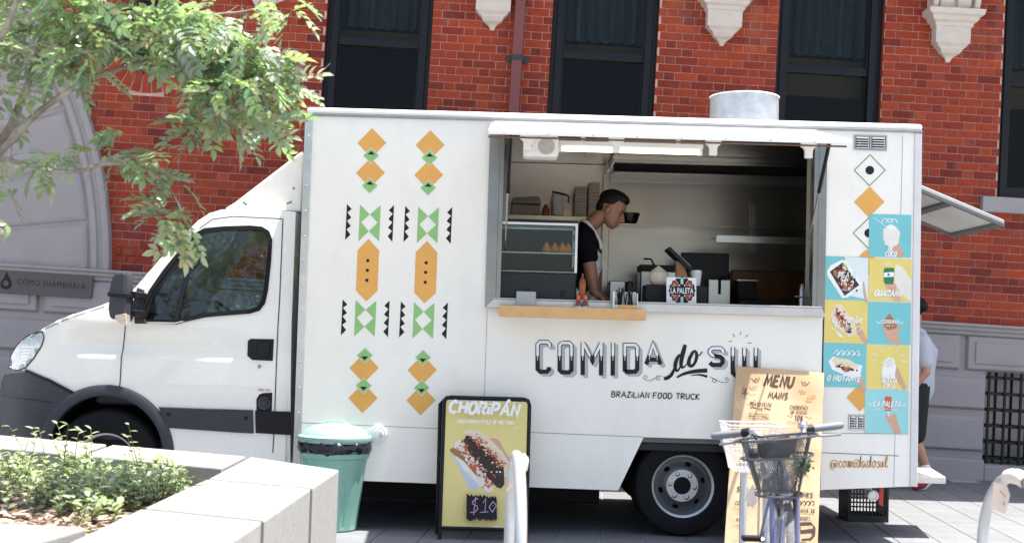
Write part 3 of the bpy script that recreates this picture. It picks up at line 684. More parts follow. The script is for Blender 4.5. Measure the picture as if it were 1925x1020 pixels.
b = MB(); b.box(X(1139, 300, 11.3), X(1155, 300, 11.3), KY-.1, KY-.061, Z(1147, 326, 11.3), Z(1147, 298, 11.3)); b.build('switch_box', STEELB, post, bev=.006)
hx = X(1152, 300, 10.75); hz = Z(1300, 309, 10.75)
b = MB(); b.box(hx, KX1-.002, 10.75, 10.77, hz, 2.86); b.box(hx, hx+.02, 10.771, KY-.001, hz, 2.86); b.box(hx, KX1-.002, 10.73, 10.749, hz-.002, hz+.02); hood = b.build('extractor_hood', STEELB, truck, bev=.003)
zt1 = Z(1300, 326, KY); b = MB(); b.hexa([(hx+.021, 10.772, hz+.2), (KX1-.003, 10.772, hz+.2), (KX1-.003, KY-.002, zt1), (hx+.021, KY-.002, zt1)], [(hx+.021, 10.772, hz+.22), (KX1-.003, 10.772, hz+.22), (KX1-.003, KY-.002, zt1+.02), (hx+.021, KY-.002, zt1+.02)]); b.build('grease_filter', mat('filter_dark', (.012, .012, .012), .5, .2), hood)
for k in (.3, .75): MB().box(hx+.021+(KX1-hx)*k, hx+.15+(KX1-hx)*k, KY-.06, KY-.03, zt1+.07, zt1+.1).build('filter_panel', STEEL, hood)
zt0, zt1 = Z(1300, 345, KY), Z(1300, 327, KY)
MB().box(hx+.03, KX1-.002, KY-.02, KY-.001, zt0, zt1).build('wall_trim', STEEL, truck, bev=.002)
zz = Z(1330, 424, 11.1)
b = MB(); b.box(px_+.05, KX1-.002, 11.1, KY-.002, zz-.012, zz); sh = b.build('shelf', STEEL, truck, bev=.003)
for xx in (X(1416, 400, 11.3), X(1423, 400, 11.3)): MB().box(xx-.012, xx+.012, KY-.012, KY-.003, zz-.18, zz+.22).build('shelf_bracket', STEEL, sh)
z2 = Z(1400, 457, 10.6)
b = MB(); b.box(X(1346, 450, 10.6), KX1-.002, 10.6, 10.9, z2+.045, z2+.06); b.box(X(1346, 450, 10.6), KX1-.002, 10.59, 10.6, z2, z2+.06); b.build('shelf', STEEL, truck, bev=.003)
z3 = Z(1040, 405, 11.0); LSZ = z3
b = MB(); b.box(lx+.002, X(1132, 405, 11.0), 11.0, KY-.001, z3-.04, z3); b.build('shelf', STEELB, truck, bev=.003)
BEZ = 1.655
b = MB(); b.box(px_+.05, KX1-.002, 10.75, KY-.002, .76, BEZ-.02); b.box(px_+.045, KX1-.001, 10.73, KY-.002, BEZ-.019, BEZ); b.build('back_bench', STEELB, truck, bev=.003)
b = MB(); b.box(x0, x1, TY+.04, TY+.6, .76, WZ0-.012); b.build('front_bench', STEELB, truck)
# side vents
def louvre(px0, py0, px1, py1, n):
    a, c = P(px0, py0), P(px1, py1); z0, z1 = min(a.z, c.z), max(a.z, c.z)
    b = MB(); f_ = .012
    b.box(a.x, c.x, TY-.008, TY-.001, z0, z0+f_); b.box(a.x, c.x, TY-.008, TY-.001, z1-f_, z1); b.box(a.x, a.x+f_, TY-.008, TY-.001, z0+f_, z1-f_); b.box(c.x-f_, c.x, TY-.008, TY-.001, z0+f_, z1-f_)
    mx = (a.x+c.x)/2; b.box(mx-.008, mx+.008, TY-.008, TY-.001, z0+f_, z1-f_)
    v = b.build('side_vent', STEEL, truck, bev=.002)
    MB().box(a.x+.002, c.x-.002, TY-.003, TY-.0006, z0+.002, z1-.002).build('vent_void', DARK, v)
    for i in range(n):
        z = z0+f_+(z1-z0-2*f_)*(i+.5)/n
        b = MB()
        for (u0, u1) in ((a.x+f_+.004, mx-.012), (mx+.012, c.x-f_-.004)):
            b.hexa([(u0, TY-.012, z-.008), (u1, TY-.012, z-.008), (u1, TY-.011, z-.005), (u0, TY-.011, z-.005)], [(u0, TY-.003, z+.006), (u1, TY-.003, z+.006), (u1, TY-.003, z+.009), (u0, TY-.003, z+.009)])
        b.build('louvre', STEEL, v)
louvre(1605, 253, 1667, 284, 5); louvre(1595, 777, 1627, 808, 5)
cc = P(711, 815)
b = MB(); b.lathe([(.06, -.001), (.06, -.012), (.05, -.016), (.045, -.012), (.035, -.02), (0, -.022)], (cc.x, TY, cc.z), (0, 1, 0), 32); cp = b.build('round_cover', WPLAST, truck, smooth=35)
b = MB(); b.tube([(cc.x+.012, TY-.024, cc.z+.02), (cc.x+.03, TY-.026, cc.z), (cc.x+.012, TY-.024, cc.z-.02)], .004); b.build('latch', TRIM, cp)
# chassis and far wheels
b = MB(); b.box(-3.2, BX1-.1, 9.95, 10.1, .42, .62); b.box(-3.2, BX1-.1, 10.6, 10.75, .42, .62); b.box(BX0+.05, BX1-.05, TY+.06, FY-.05, .6, .659); b.box(.9, 1.6, 9.7, 11.0, .3, .42); b.box(-1.3, .72, 10.3, 11.3, .1, .58); b.box(-1.2, .2, 9.5, 9.9, .38, .58); b.build('chassis', mat('chassis', (.015, .015, .016), .7), truck, bev=.01)  # includes a low box added to keep the view under the floor dark
wx, wz = X(1285, 915, 9.36), .352
b = MB(); b.box(wx-.38, wx+.4, TY+.4, TY+.42, .36, .66); b.build('wheel_well', DARK, truck)
def wheel(cx, cy, cz, sgn=-1, R0=.352):
    ax = (0, sgn, 0)
    ty = MB(); ty.lathe([(.215, .0), (.225, .012), (.25, .022), (.30, .024), (R0-.022, .016), (R0-.007, -.004), (R0, -.03), (R0-.004, -.05), (R0, -.055), (R0, -.1), (R0-.004, -.105), (R0, -.11), (R0, -.16), (R0-.007, -.19), (R0-.03, -.21), (.24, -.2), (.215, -.18)], (cx, cy, cz), ax, 64)
    w = thing_part = MB()
    w.lathe([(.213, .002), (.221, .006), (.222, -.004), (.214, -.012), (.205, -.014), (.197, -.04), (.19, -.06), (.188, -.075)], (cx, cy, cz), ax, 48)
    wo = w.build('wheel', RIM, truck, smooth=40)
    ty.build('tyre', RUBBER, wo, smooth=35)
    d = MB(); ring = [(.19*math.cos(2*math.pi*k/48), .19*math.sin(2*math.pi*k/48)) for k in range(48)]
    holes = [[(.06*math.cos(-2*math.pi*k/20), .06*math.sin(-2*math.pi*k/20)) for k in range(20)]]
    for i in range(6):
        a = i*math.pi/3+.25; h = []
        for r, da in ((.142, -.13), (.165, -.13), (.170, 0), (.165, .13), (.142, .13), (.138, 0)): h.append((r*math.cos(a+da), r*math.sin(a+da)))
        holes.append(h)
    def mp(u, v):
        r = math.hypot(u, v); dep = -.075 if r > .17 else (-.075+.035*(min(1, (.17-r)/.05)))
        return (cx+u, cy+sgn*dep, cz+v)
    d.fill(ring, holes, mp, res=.02); d.build('rim_disc', RIMD, wo, smooth=50)
    h = MB(); h.lathe([(.113, -.041), (.112, -.034), (.062, -.034), (.062, -.06)], (cx, cy, cz), ax, 40); h.build('hub_plate', RIM, wo, smooth=40)
    h = MB(); h.lathe([(.06, -.05), (.055, -.042), (0, -.042)], (cx, cy, cz), ax, 24); h.build('hub_cap', DARK, wo, smooth=40)
    h = MB(); h.lathe([(.185, -.12), (0, -.12)], (cx, cy, cz), ax, 24); h.build('brake_drum', DARK, wo)
    for i in range(6):
        a = i*math.pi/3-.12; n = MB(); n.lathe([(.017, -.034), (.017, -.028), (.012, -.026), (.011, -.012), (.006, -.01), (0, -.01)], (cx+.088*math.cos(a), cy, cz+.088*math.sin(a)), ax, 8); n.build('lug_nut', STEEL, wo, smooth=40)
    return wo
wheel(wx, 9.40, wz)
wheel(wx, FY-.1, wz, 1)
b = MB(); b.lathe([(.2, 0), (.33, .0), (.352, -.03), (.352, -.17), (.33, -.2), (.2, -.2)], (wx, 9.62, wz), (0, -1, 0), 48); b.build('inner_tyre', RUBBER, truck, smooth=40)
# waste valve under the tail
vp = P(1633, 927, 9.5)
b = MB(); b.lathe([(.03, 0), (.03, -.05), (.038, -.05), (.038, -.085), (.03, -.09), (.022, -.08), (0, -.08)], (vp.x, 9.46, vp.z), (0, 1, 0), 24); b.tube([(vp.x, 9.46, vp.z), (vp.x, 9.5, vp.z+.0), (vp.x, 9.56, vp.z+.25)], .025, 10); vv = b.build('waste_valve', WPLAST, truck, smooth=40)
b = MB(); b.hexa([(vp.x+.045, 9.385, vp.z+.06), (vp.x+.075, 9.385, vp.z+.06), (vp.x+.07, 9.385, vp.z-.075), (vp.x+.04, 9.385, vp.z-.06)], [(vp.x+.045, 9.4, vp.z+.06), (vp.x+.075, 9.4, vp.z+.06), (vp.x+.07, 9.4, vp.z-.075), (vp.x+.04, 9.4, vp.z-.06)]); b.build('valve_handle', mat('red_plastic', (.55, .03, .025), .4), vv, bev=.004)

# ---------------------------------------------------------------- cab
def ss(a, b_, t): t = max(0, min(1, (t-a)/(b_-a))); return t*t*(3-2*t)
CRZ = 1.17
def yf(x, z):
    y = 9.36
    if z > 1.40: y += (z-1.40)*.15
    if z < .95: y += (.95-z)*.05
    t = min(1.15, max(0, (-2.9-x)/.85)); y += .5*t**2.5
    k = ss(-3.2, -3.0, x)*(1-ss(-1.95, -1.75, x))
    y += k*.022*ss(CRZ-.012, CRZ+.012, z)*(1-ss(CRZ+.05, CRZ+.22, z))
    a = ss(-3.1, -2.7, x)*(1-ss(-2.2, -1.6, x)); y += a*.03*ss(1.0, .75, z) if False else 0
    return y
def CP(px, py, d=0):
    p = P(px, py, 9.36)
    for _ in range(4): p = P(px, py, yf(p.x, p.z)-d)
    return (p.x, p.z)
wc = CP(197, 853); WR = .352
def arcw(rpx, a0, a1, n): return [(wc[0]+rpx/266*math.cos(rad(a0+(a1-a0)*i/n)), wc[1]+rpx/266*math.sin(rad(a0+(a1-a0)*i/n))) for i in range(n+1)]
top_px = [(556, 398), (500, 393.5), (450, 392), (415, 394), (393, 401), (372, 415), (350, 436), (325, 461), (300, 488), (278, 513), (262, 532), (249, 546), (230, 558), (200, 570), (165, 582), (135, 591), (108, 602), (80, 618), (58, 636), (40, 657), (27, 678), (19, 692)]
top2 = [CP(*p) for p in top_px]
lower = [CP(55, 697), CP(100, 718), CP(147, 741)]
sillp = [(wc[0]+118/266, .42), CP(545, 895)]
sillp[1] = (sillp[1][0], .42)
hwin = [CP(*p) for p in [(266, 603), (271, 575), (284, 548), (310, 510), (340, 473), (366, 443), (385, 433), (420, 429.5), (470, 428), (492, 430), (503, 437), (508, 450), (506, 490), (500, 545), (495, 568), (486, 580), (470, 585), (430, 588), (385, 592), (350, 600), (333, 605), (300, 604)]]
side2 = top2+lower+arcw(118, 112, 0, 14)+sillp
b = MB(); b.fill(side2, [hwin], lambda u, v: (u, yf(u, v), v), res=.03)
nside = len(b.v)
# top shell with rounded shoulders
N = len(top2); cross = [0, .035, .09, .2, .35, .5, .65, .8, .91, .965, 1]
sh_v = []
for i, (x, z) in enumerate(top2):
    y0 = yf(x, z); y1 = 2*10.36-y0
    for s in cross:
        k = 1-(2*s-1)**4; bow = .05*(1-(2*s-1)**2) if i > 4 else 0
        sh_v.append((x-bow, y0+(y1-y0)*s, z+.018*k))
nc = len(cross)
gl = [(i, j) for i in range(4, 10) for j in range(1, nc-2)]
b.add(sh_v, [(i*nc+j, i*nc+j+1, (i+1)*nc+j+1, (i+1)*nc+j) for i in range(N-1) for j in range(nc-1) if (i, j) not in gl])
# far side and rear wall of the cab
b.fill(side2, [hwin], lambda u, v: (u, 2*10.36-yf(u, v), v), res=.1)
rx = top2[0][0]
b.add([(rx+.0, yf(rx, top2[0][1]), top2[0][1]), (rx, 2*10.36-yf(rx, top2[0][1]), top2[0][1]), (rx, 2*10.36-9.36, 1.3), (rx, 9.36, 1.3), (rx+.01, 2*10.36-9.36, .42), (rx+.01, 9.36, .42)], [(0, 1, 2, 3), (3, 2, 4, 5)])
cab = b.build('cab', CABW, truck, smooth=42, weld=.0015)
CG = glass('cab_glass', (.5, .58, .57), .75)
b = MB(); b.add(sh_v, [(i*nc+j, i*nc+j+1, (i+1)*nc+j+1, (i+1)*nc+j) for i, j in gl]); b.build('windscreen', CG, cab, smooth=True)
b = MB(); b.fill(hwin, [], lambda u, v: (u, yf(u, v)+.012, v), res=.08); b.build('door_window', CG, cab)
b = MB(); b.fill(hwin, [], lambda u, v: (u, 2*10.36-yf(u, v)-.012, v)); b.build('door_window', CG, cab)
def surf(name, pts, w, m, off=.002, closed=False, par=None, thick=0):
    if not closed:
        pts2 = []
        for a, c in zip(pts, pts[1:]):
            k = max(1, int(math.hypot(c[0]-a[0], c[1]-a[1])/.015)); pts2 += [(a[0]+(c[0]-a[0])*j/k, a[1]+(c[1]-a[1])*j/k) for j in range(k)]
        pts = pts2+[pts[-1]]
    b = MB(); n = len(pts); L = []; R_ = []
    for i in range(n):
        a = pts[i-1] if (closed or i) else pts[i]; c = pts[(i+1) % n] if (closed or i < n-1) else pts[i]
        d = (c[0]-a[0], c[1]-a[1]); l = math.hypot(*d) or 1; nx, nz = -d[1]/l*w/2, d[0]/l*w/2; p = pts[i]
        for sgn, q in ((1, L), (-1, R_)):
            x, z = p[0]+nx*sgn, p[1]+nz*sgn; q.append((x, yf(x, z)-off, z))
    q = n if closed else n-1; fs = [(i, (i+1) % n, n+(i+1) % n, n+i) for i in range(q)]
    b.add(L+R_, fs)
    o = b.build(name, m, par or cab)
    if thick: s = o.modifiers.new('s', 'SOLIDIFY'); s.thickness = thick; s.offset = 0
    return o
surf('window_seal', hwin, .03, RUBBER, .006, True, thick=.012)
surf('window_bar', [CP(356, 490), CP(344, 545), CP(331, 604)], .03, BLACKP, .004, thick=.012)
surf('quarter_frame', [CP(268, 600), CP(282, 556), CP(312, 514), CP(352, 466)], .05, BLACKP, .005)
surf('waist_chrome', [CP(272, 605.5), CP(330, 607), CP(385, 594), CP(430, 590.5), (CP(472, 587))], .009, mat('pale_chrome', (.7, .7, .72), .25, .9), .012)
SEAM = mat('cab_seam', (.03, .03, .035), .8)
surf('door_seam', [CP(x, y) for x, y in [(236, 612), (231, 660), (226, 720), (221, 745)]], .007, SEAM, .005)
surf('door_seam', [CP(x, y) for x, y in [(375, 430), (400, 412), (440, 407), (532, 411.5), (526, 560), (516, 800), (513, 850)]], .007, SEAM, .005)
surf('bonnet_seam', [CP(x, y) for x, y in [(57, 634), (85, 618), (120, 602), (170, 585), (215, 570), (243, 556)]], .005, SEAM, .005)
# headlight
hl = [CP(*p) for p in [(16, 690), (20, 668), (32, 648), (50, 632), (70, 624), (80, 624), (83, 634), (78, 650), (64, 672), (48, 691), (33, 696)]]
b = MB(); b.fill(hl, [], lambda u, v: (u, yf(u, v)-.004, v), res=.04); hlo = b.build('headlight', mat('headlight', (.5, .56, .6), .12, .35, var=.35, vscale=28, coat=1), cab, smooth=True)
surf('headlight_rim', hl, .009, SEAM, .006, True, par=hlo)
for i in range(6): surf('reflector_rib', [CP(40+i*1.5-i*1.2, 652+i*6), CP(62-i*2.4, 651+i*6)], .006, mat('reflector', (.75, .78, .8), .15, .8), .006, par=hlo)
# bumper, arches, mouldings
bp = [CP(*p) for p in [(2, 716), (8, 703), (55, 698), (100, 719), (145, 742)]]+arcw(120, 118, 172, 8)+[(wc[0]-.47, .35), (bpx := CP(1, 800)[0], .35), CP(-2, 760)]
b = MB(); b.fill(bp, [], lambda u, v: (u, yf(u, v)-.012, v), res=.06)
fr = [CP(8, 703), CP(2, 716), CP(-2, 760), (bpx, .35)]
crs = [0, .06, .15, .3, .5, .7, .85, .94, 1]; vv_ = []
for x, z in fr:
    y0 = yf(x, z)-.012; y1 = 2*10.36-y0
    for s in crs: vv_.append((x-.03*(1-(2*s-1)**2), y0+(y1-y0)*s, z))
b.add(vv_, [(i*9+j, i*9+j+1, i*9+10+j, i*9+9+j) for i in range(3) for j in range(8)])
b.fill(bp, [], lambda u, v: (u, 2*10.36-yf(u, v)+.012, v))
b.build('bumper', GREYP, cab, smooth=45, weld=.002)
surf('bumper_groove', [CP(0, 742), CP(60, 750), CP(100, 756)], .006, BLACKP, .0135)
surf('bumper_strip', [CP(48, 695), CP(95, 715), CP(145, 741)], .022, BLACKP, .0145)
ring = MB(); aa = [rad(172-172*i/30) for i in range(31)]; pr = [(109, .09), (109, -.012), (112, -.022), (124, -.022), (129, -.012), (130, .004)]
rv_ = []
for a in aa:
    for rp, dy in pr:
        x = wc[0]+rp/266*math.cos(a); z = wc[1]+rp/266*math.sin(a); rv_.append((x, yf(x, z)+dy, z))
n = len(pr); ring.add(rv_, [(i*n+j, i*n+j+1, i*n+n+j+1, i*n+n+j) for i in range(30) for j in range(n-1)]); ring.build('wheel_arch', GREYP, cab, smooth=40)
b = MB(); b.lathe([(.41, 0), (.41, -.35), (0, -.35)], (wc[0], 9.45, wc[1]), (0, -1, 0), 40); b.build('arch_liner', DARK, cab)
def slab(name, px, m, off, par=cab, d=.02):
    q = [CP(*p) for p in px]; b = MB(); b.hexa([(x, yf(x, z)-off, z) for x, z in q], [(x, yf(x, z)-off+d, z) for x, z in q]); return b.build(name, m, par, bev=.005)
mo = slab('side_moulding', [(299, 764), (476, 770), (477, 814), (440, 812), (312, 803)], GREYP, .016)
for px, py in ((318, 777), (463, 785)): p = CP(px, py); MB().lathe([(.014, 0), (.012, -.004), (0, -.004)], (p[0], yf(*p)-.0165, p[1]), (0, 1, 0), 12).build('plug', BLACKP, mo)
slab('side_moulding', [(480, 771), (546, 773), (546, 817), (481, 813)], BLACKP, .014)
fl = slab('fuel_flap', [(482, 772), (482, 750), (487, 741), (495, 738), (512, 737), (511, 772)], BLACKP, .006)
p = CP(497, 757); MB().lathe([(.046, -.0), (.046, -.012), (.036, -.008), (.03, -.004), (.02, -.004), (.018, -.016), (0, -.018)], (p[0], yf(*p)-.006, p[1]), (0, 1, 0), 24).build('fuel_cap', GREYP, fl, smooth=40)
t = Ink(YP(yf(*CP(497, 733))-.004)); t.font('DIESEL ONLY', (485, 734), (509, 735), 4, bold=.01); t.build('fuel_label', mat('ink_red', (.5, .05, .03), .5), cab)
hd = slab('door_handle', [(466, 640), (472, 636), (515, 637), (513, 678), (474, 676), (465, 668)], BLACKP, .008)
q = [CP(*p) for p in ((488, 645), (507, 646), (506, 670), (489, 668), (484, 657))]; b = MB(); b.hexa([(x, yf(x, z)-.03, z) for x, z in q], [(x, yf(x, z)-.009, z) for x, z in q]); b.build('handle_grip', BLACKP, hd, bev=.005)
p = CP(488, 688); MB().lathe([(.013, 0), (.013, -.005), (.007, -.006), (0, -.004)], (p[0], yf(*p)-.001, p[1]), (0, 1, 0), 16).build('key_lock', STEEL, cab)
# wheel of the cab
wheel(wc[0], 9.41, .39, -1, .39)
wheel(wc[0], 2*10.36-9.41, .39, 1, .39)
# mirror
mq = lambda L, Y: [(p.x, p.z) for p in (P(a, c, Y) for a, c in L)]
b = MB(); b.prism(mq([(214, 530), (219, 516), (226, 512), (243, 511), (244, 520), (244, 600), (236, 608), (226, 602), (212, 598), (209, 580), (211, 560), (209, 553)], 9.1), 9.02, 9.2); mi = b.build('door_mirror', GREYP, cab, bev=.018)
b = MB(); b.prism(mq([(223, 592), (243, 589), (245, 611), (232, 608), (222, 600)], 9.09), 9.008, 9.1); b.build('indicator', mat('indicator', (.6, .5, .42), .15, .2, var=.3, vscale=40, coat=1), mi, bev=.004)
b = MB(); b.prism(mq([(208, 549), (246, 552), (246, 560), (208, 557)], 9.08), 9.0, 9.15); b.prism(mq([(244, 546), (262, 549), (262, 561), (244, 560)], 9.2), 9.12, 9.4); b.prism(mq([(244, 580), (262, 583), (262, 596), (244, 594)], 9.2), 9.12, 9.4); b.build('mirror_arm', BLACKP, mi, bev=.005)
slab('mirror_base', [(259, 540), (272, 545), (268, 590), (278, 608), (254, 608), (250, 570)], GREYP, .015)
# wind deflector on the roof
dq = mq([(422, 393), (440, 382), (560, 290), (569, 284), (571, 290), (566, 398)], 9.6)
b = MB(); b.prism(dq, 9.58, 11.14); df = b.build('wind_deflector', CABW, cab, bev=.02)
for px, py in ((458, 381), (462, 384), (541, 382), (546, 380), (552, 354)):
    p = P(px, py, 9.575); MB().lathe([(.01, 0), (.008, -.004), (0, -.004)], (p.x, 9.579, p.z), (0, 1, 0), 10).build('bolt', STEEL, df)
# inside the cab
SEAT = mat('seat_cloth', (.02, .02, .024), .85, var=.2)
for y in (9.75, 10.6):
    x = X(400, 600, 9.8); b = MB(); b.box(x-.05, x+.45, y-.22, y+.25, .95, 1.18); b.hexa([(x+.33, y-.22, 1.15), (x+.48, y-.22, 1.15), (x+.58, y-.2, 1.85), (x+.47, y-.2, 1.85)], [(x+.33, y+.25, 1.15), (x+.48, y+.25, 1.15), (x+.58, y+.22, 1.85), (x+.47, y+.22, 1.85)]); b.build('cab_seat', SEAT, cab, bev=.05)
dxx = X(275, 600, 9.9); b = MB(); b.hexa([(dxx-.25, 9.5, .8), (dxx+.25, 9.5, .8), (dxx+.3, 9.5, 1.38), (dxx-.1, 9.5, 1.48)], [(dxx-.25, 11.2, .8), (dxx+.25, 11.2, .8), (dxx+.3, 11.2, 1.38), (dxx-.1, 11.2, 1.48)]); b.build('dashboard', mat('dash_grey', (.05, .055, .06), .6), cab, bev=.05)
c = Vector((dxx+.42, 10.95, 1.45)); ax = Vector((.5, 0, .55)).normalized(); a_ = Vector((0, 1, 0)); b_ = ax.cross(a_)
b = MB(); b.tube([c+(a_*math.cos(t)+b_*math.sin(t))*.2 for t in [k*2*math.pi/28 for k in range(29)]], .016, 8, False); b.tube([c+a_*.19, c-a_*.19], .02); b.tube([c, c-ax*.3], .03); b.build('steering_wheel', BLACKP, cab, smooth=40)
b = MB(); b.box(-3.0, -1.55, 9.45, 11.25, .5, .56); b.build('cab_floor', DARK, cab)
# ---------------------------------------------------------------- decals on the side
def dia(cx, cy, hw, hh, m, name='diamond_decal', off=.0015):
    t = Ink(TP, off); t.poly([(cx+.03*hh, cy-hh), (cx+hw, cy), (cx-.03*hh, cy+hh), (cx-hw, cy)]); return t.build(name, m, truck)
def tri(pts, off=.004): t = Ink(TP, off); t.poly(pts); return t.build('triangle_decal', INKB, truck)
def dec(pts, m, name, off=.0015): t = Ink(TP, off); t.poly(pts); return t.build(name, m, truck)
z4 = lambda x, y: (560+x/2.3184, 180+y/2.3184)
z5 = lambda x, y: (560+x/2.2167, 560+y/2.2167)
for ox, oy in ((0, 0), (254, 9)):
    f = lambda x, y: z4(x+ox, y+oy)
    for (cx, cy) in ((322, 206), (316, 336)): dia(*f(cx, cy), 27.3, 27.8, ORANGE)
    for (cx, cy) in ((319.5, 261), (313.5, 392)):
        x, y = f(cx, cy); dia(x, y, 15.6, 15.2, INKW, off=.0022); dia(x, y, 14.6, 14.2, GREEN, off=.003)
        tri([(x+.5, y-8.6), (x+7.4, y-1.5), (x-6.6, y-2.2)])
    sy = -2 if ox else 0
    def bow(h):
        dec([h(271, 474), h(313, 516), h(276, 551), h(308, 591), h(264, 633)], GREEN, 'bow_decal'); dec([h(361, 477), h(314, 517), h(348, 553), h(309, 590), h(354, 634)], GREEN, 'bow_decal')
    def zig(h, a, b, s):
        p = [a]; n = 4
        for i in range(n):
            t0, t1 = (i+.62)/(n+.25), (i+1)/(n+.25) if i < n-1 else 1
            p.append((a[0]+(b[0]-a[0])*t0+s*22, a[1]+(b[1]-a[1])*t0)); p.append((a[0]+(b[0]-a[0])*t1+(s*4 if i < n-1 else 0), a[1]+(b[1]-a[1])*t1))
        dec([h(*q) for q in p], INKB, 'zigzag_decal')
    bow(f); zig(f, (214, 471), (206, 628), 1); zig(f, (419, 476), (412, 636), -1)
    g2 = lambda x, y: z4(x+ox-19, y+oy+415); bow(g2); zig(g2, (214, 471), (206, 628), 1); zig(g2, (419, 476), (412, 636), -1)
    dec([f(308, 623), f(354, 674), f(347, 850), f(298, 895), f(253, 848), f(260, 672)], ORANGE, 'hexagon_decal')
    for (cx, cy) in ((305, 718), (303, 760), (301, 803)):
        t = Ink(TP, .003); t.disc(*f(cx, cy), 3.1); t.build('dot_decal', INKB, truck)
    ox5, oy5 = (0, 0) if ox == 0 else (242, 9)
    f = lambda x, y: z5(x+ox5, y+oy5)
    for (cx, cy) in ((276, 290), (271, 416)): dia(*f(cx, cy), 27.6, 28.4, ORANGE)
    for (cx, cy) in ((279, 238), (274, 364)):
        x, y = f(cx, cy); dia(x, y, 15.6, 15.2, INKW, off=.0022); dia(x, y, 14.6, 14.2, GREEN, off=.003); tri([(x-.5, y+9), (x+6.8, y+2.2), (x-7, y+1.8)])
def diao(cx, cy, h):
    t = Ink(TP); t.line([(cx+.5, cy-h), (cx+h, cy), (cx-.5, cy+h), (cx-h, cy)], 1.8, closed=True); t.build('diamond_outline', mat('ink_darkgreen', (.14, .26, .09), .45), truck)
    t = Ink(TP); t.disc(cx, cy, 8.2); t.build('dot_decal', INKB, truck)
diao(1635, 320, 29); dia(1634, 379.5, 29, 29, ORANGE); diao(1633, 438, 29); dia(1628, 495, 27, 27, ORANGE); dia(1617, 746, 26, 27, ORANGE)
# ---------------------------------------------------------------- lettering
zl = lambda p: (980+p[0]/4.0104, 600+p[1]/4.0104)
letters = {
 'C': [[(213, 207), (213, 186), (198, 170), (141, 170), (123, 190), (123, 374), (142, 393), (193, 393), (208, 378), (208, 358)]],
 'O': [[(308, 176), (360, 176), (378, 194), (378, 380), (360, 398), (307, 398), (289, 380), (289, 194), (308, 176)]],
 'M': [[(463, 418), (463, 170)], [(468, 178), (536, 312), (600, 180)], [(601, 421), (603, 172)]],
 'I': [[(689, 422), (691, 174)]],
 'D': [[(780, 393), (780, 192), (856, 192), (874, 212), (874, 374), (856, 393), (780, 393)]],
 'A': [[(942, 338), (993, 188), (1050, 338)], [(962, 302), (1030, 302)]],
 'S': [[(1519, 252), (1519, 232), (1503, 217), (1440, 217), (1422, 233), (1422, 252), (1440, 270), (1500, 282), (1517, 297), (1517, 325), (1500, 342), (1440, 342), (1420, 325)]],
 'U': [[(1595, 208), (1593, 400), (1612, 420), (1662, 420), (1681, 402), (1681, 212)]],
 'L': [[(1768, 213), (1765, 425), (1850, 428)]]}
HATCH = bpy.data.materials.new('hatch_shadow'); HATCH.use_nodes = True
n = HATCH.node_tree.nodes; l = HATCH.node_tree.links; bb = n['Principled BSDF']; bb.inputs['Roughness'].default_value = .5
tc = n.new('ShaderNodeTexCoord'); mp_ = n.new('ShaderNodeMapping'); mp_.inputs['Rotation'].default_value = (0, rad(-45), 0); l.new(tc.outputs['Object'], mp_.inputs[0])
wv = n.new('ShaderNodeTexWave'); wv.bands_direction = 'X'; wv.inputs['Scale'].default_value = 46; l.new(mp_.outputs[0], wv.inputs[0])
rp = n.new('ShaderNodeValToRGB'); rp.color_ramp.elements[0].position = .42; rp.color_ramp.elements[1].position = .58; rp.color_ramp.elements[0].color = (.08, .08, .085, 1); rp.color_ramp.elements[1].color = (.74, .75, .735, 1)
l.new(wv.outputs[0], rp.inputs[0]); l.new(rp.outputs[0], bb.inputs['Base Color'])
let = MB(); let_o = None
for ch, strokes in letters.items():
    mid = 272 if ch != 'A' else 268
    sh_ = Ink(TP, .0012); wid = 30/4.01
    for st in strokes:
        for k in range(5):
            o = 6+k*5; sh_.line([zl((x+o, y+o*.85)) for x, y in st], wid*.98)
    base = Ink(TP, .003); wht = Ink(TP, .0045)
    for st in strokes:
        base.line([zl(p) for p in st], wid+.6, closed=False)
        for seg in clip_above(st, mid):
            wht.line([zl(p) for p in seg], wid-2.6)
        # small ornament where black meets white
        for i in range(len(st)-1):
            a, c = st[i], st[i+1]
            if (a[1]-mid)*(c[1]-mid) < 0:
                t = (mid-a[1])/(c[1]-a[1]); xx = a[0]+(c[0]-a[0])*t; x, y = zl((xx, mid))
                for k, s in enumerate((0, 4, 7.2)): wht.disc(x, y+s+1.5, 1.5-k*.35, n=8)
                base2 = Ink(TP, .006)
    lo = base.build('block_letter', INKB, truck); sh_.build('letter_shadow', HATCH, lo); wht.build('letter_inlay', INKW, lo)
sc_ = Ink(TP, .003)
sc_.line([zl(p) for p in [(1236, 190), (1222, 240), (1208, 300), (1204, 345), (1216, 362), (1240, 345)]], [26/4, 34/4, 32/4, 26/4, 16/4, 8/4], sm=5)
sc_.line([zl(p) for p in [(1206, 272), (1192, 268), (1172, 300), (1160, 345), (1166, 380), (1184, 382), (1204, 340)]], [8/4, 16/4, 28/4, 30/4, 22/4, 14/4, 8/4], sm=5)
sc_.line([zl(p) for p in [(1160, 345), (1148, 385), (1128, 420), (1100, 440), (1075, 445)]], [12/4, 22/4, 26/4, 28/4, 24/4], sm=5)
sc_.line([zl(p) for p in [(1240, 345), (1262, 318), (1275, 280), (1296, 244), (1318, 236)]], [8/4, 12/4, 26/4, 20/4, 10/4], sm=5)
sc_.line([zl(p) for p in [(1270, 280), (1262, 330), (1280, 352), (1306, 330), (1322, 280), (1316, 240)]], [24/4, 30/4, 22/4, 20/4, 26/4, 18/4], sm=5)
sc_.line([zl(p) for p in [(1310, 240), (1322, 262), (1345, 268), (1364, 242)]], [14/4, 8/4, 8/4, 10/4], sm=5)
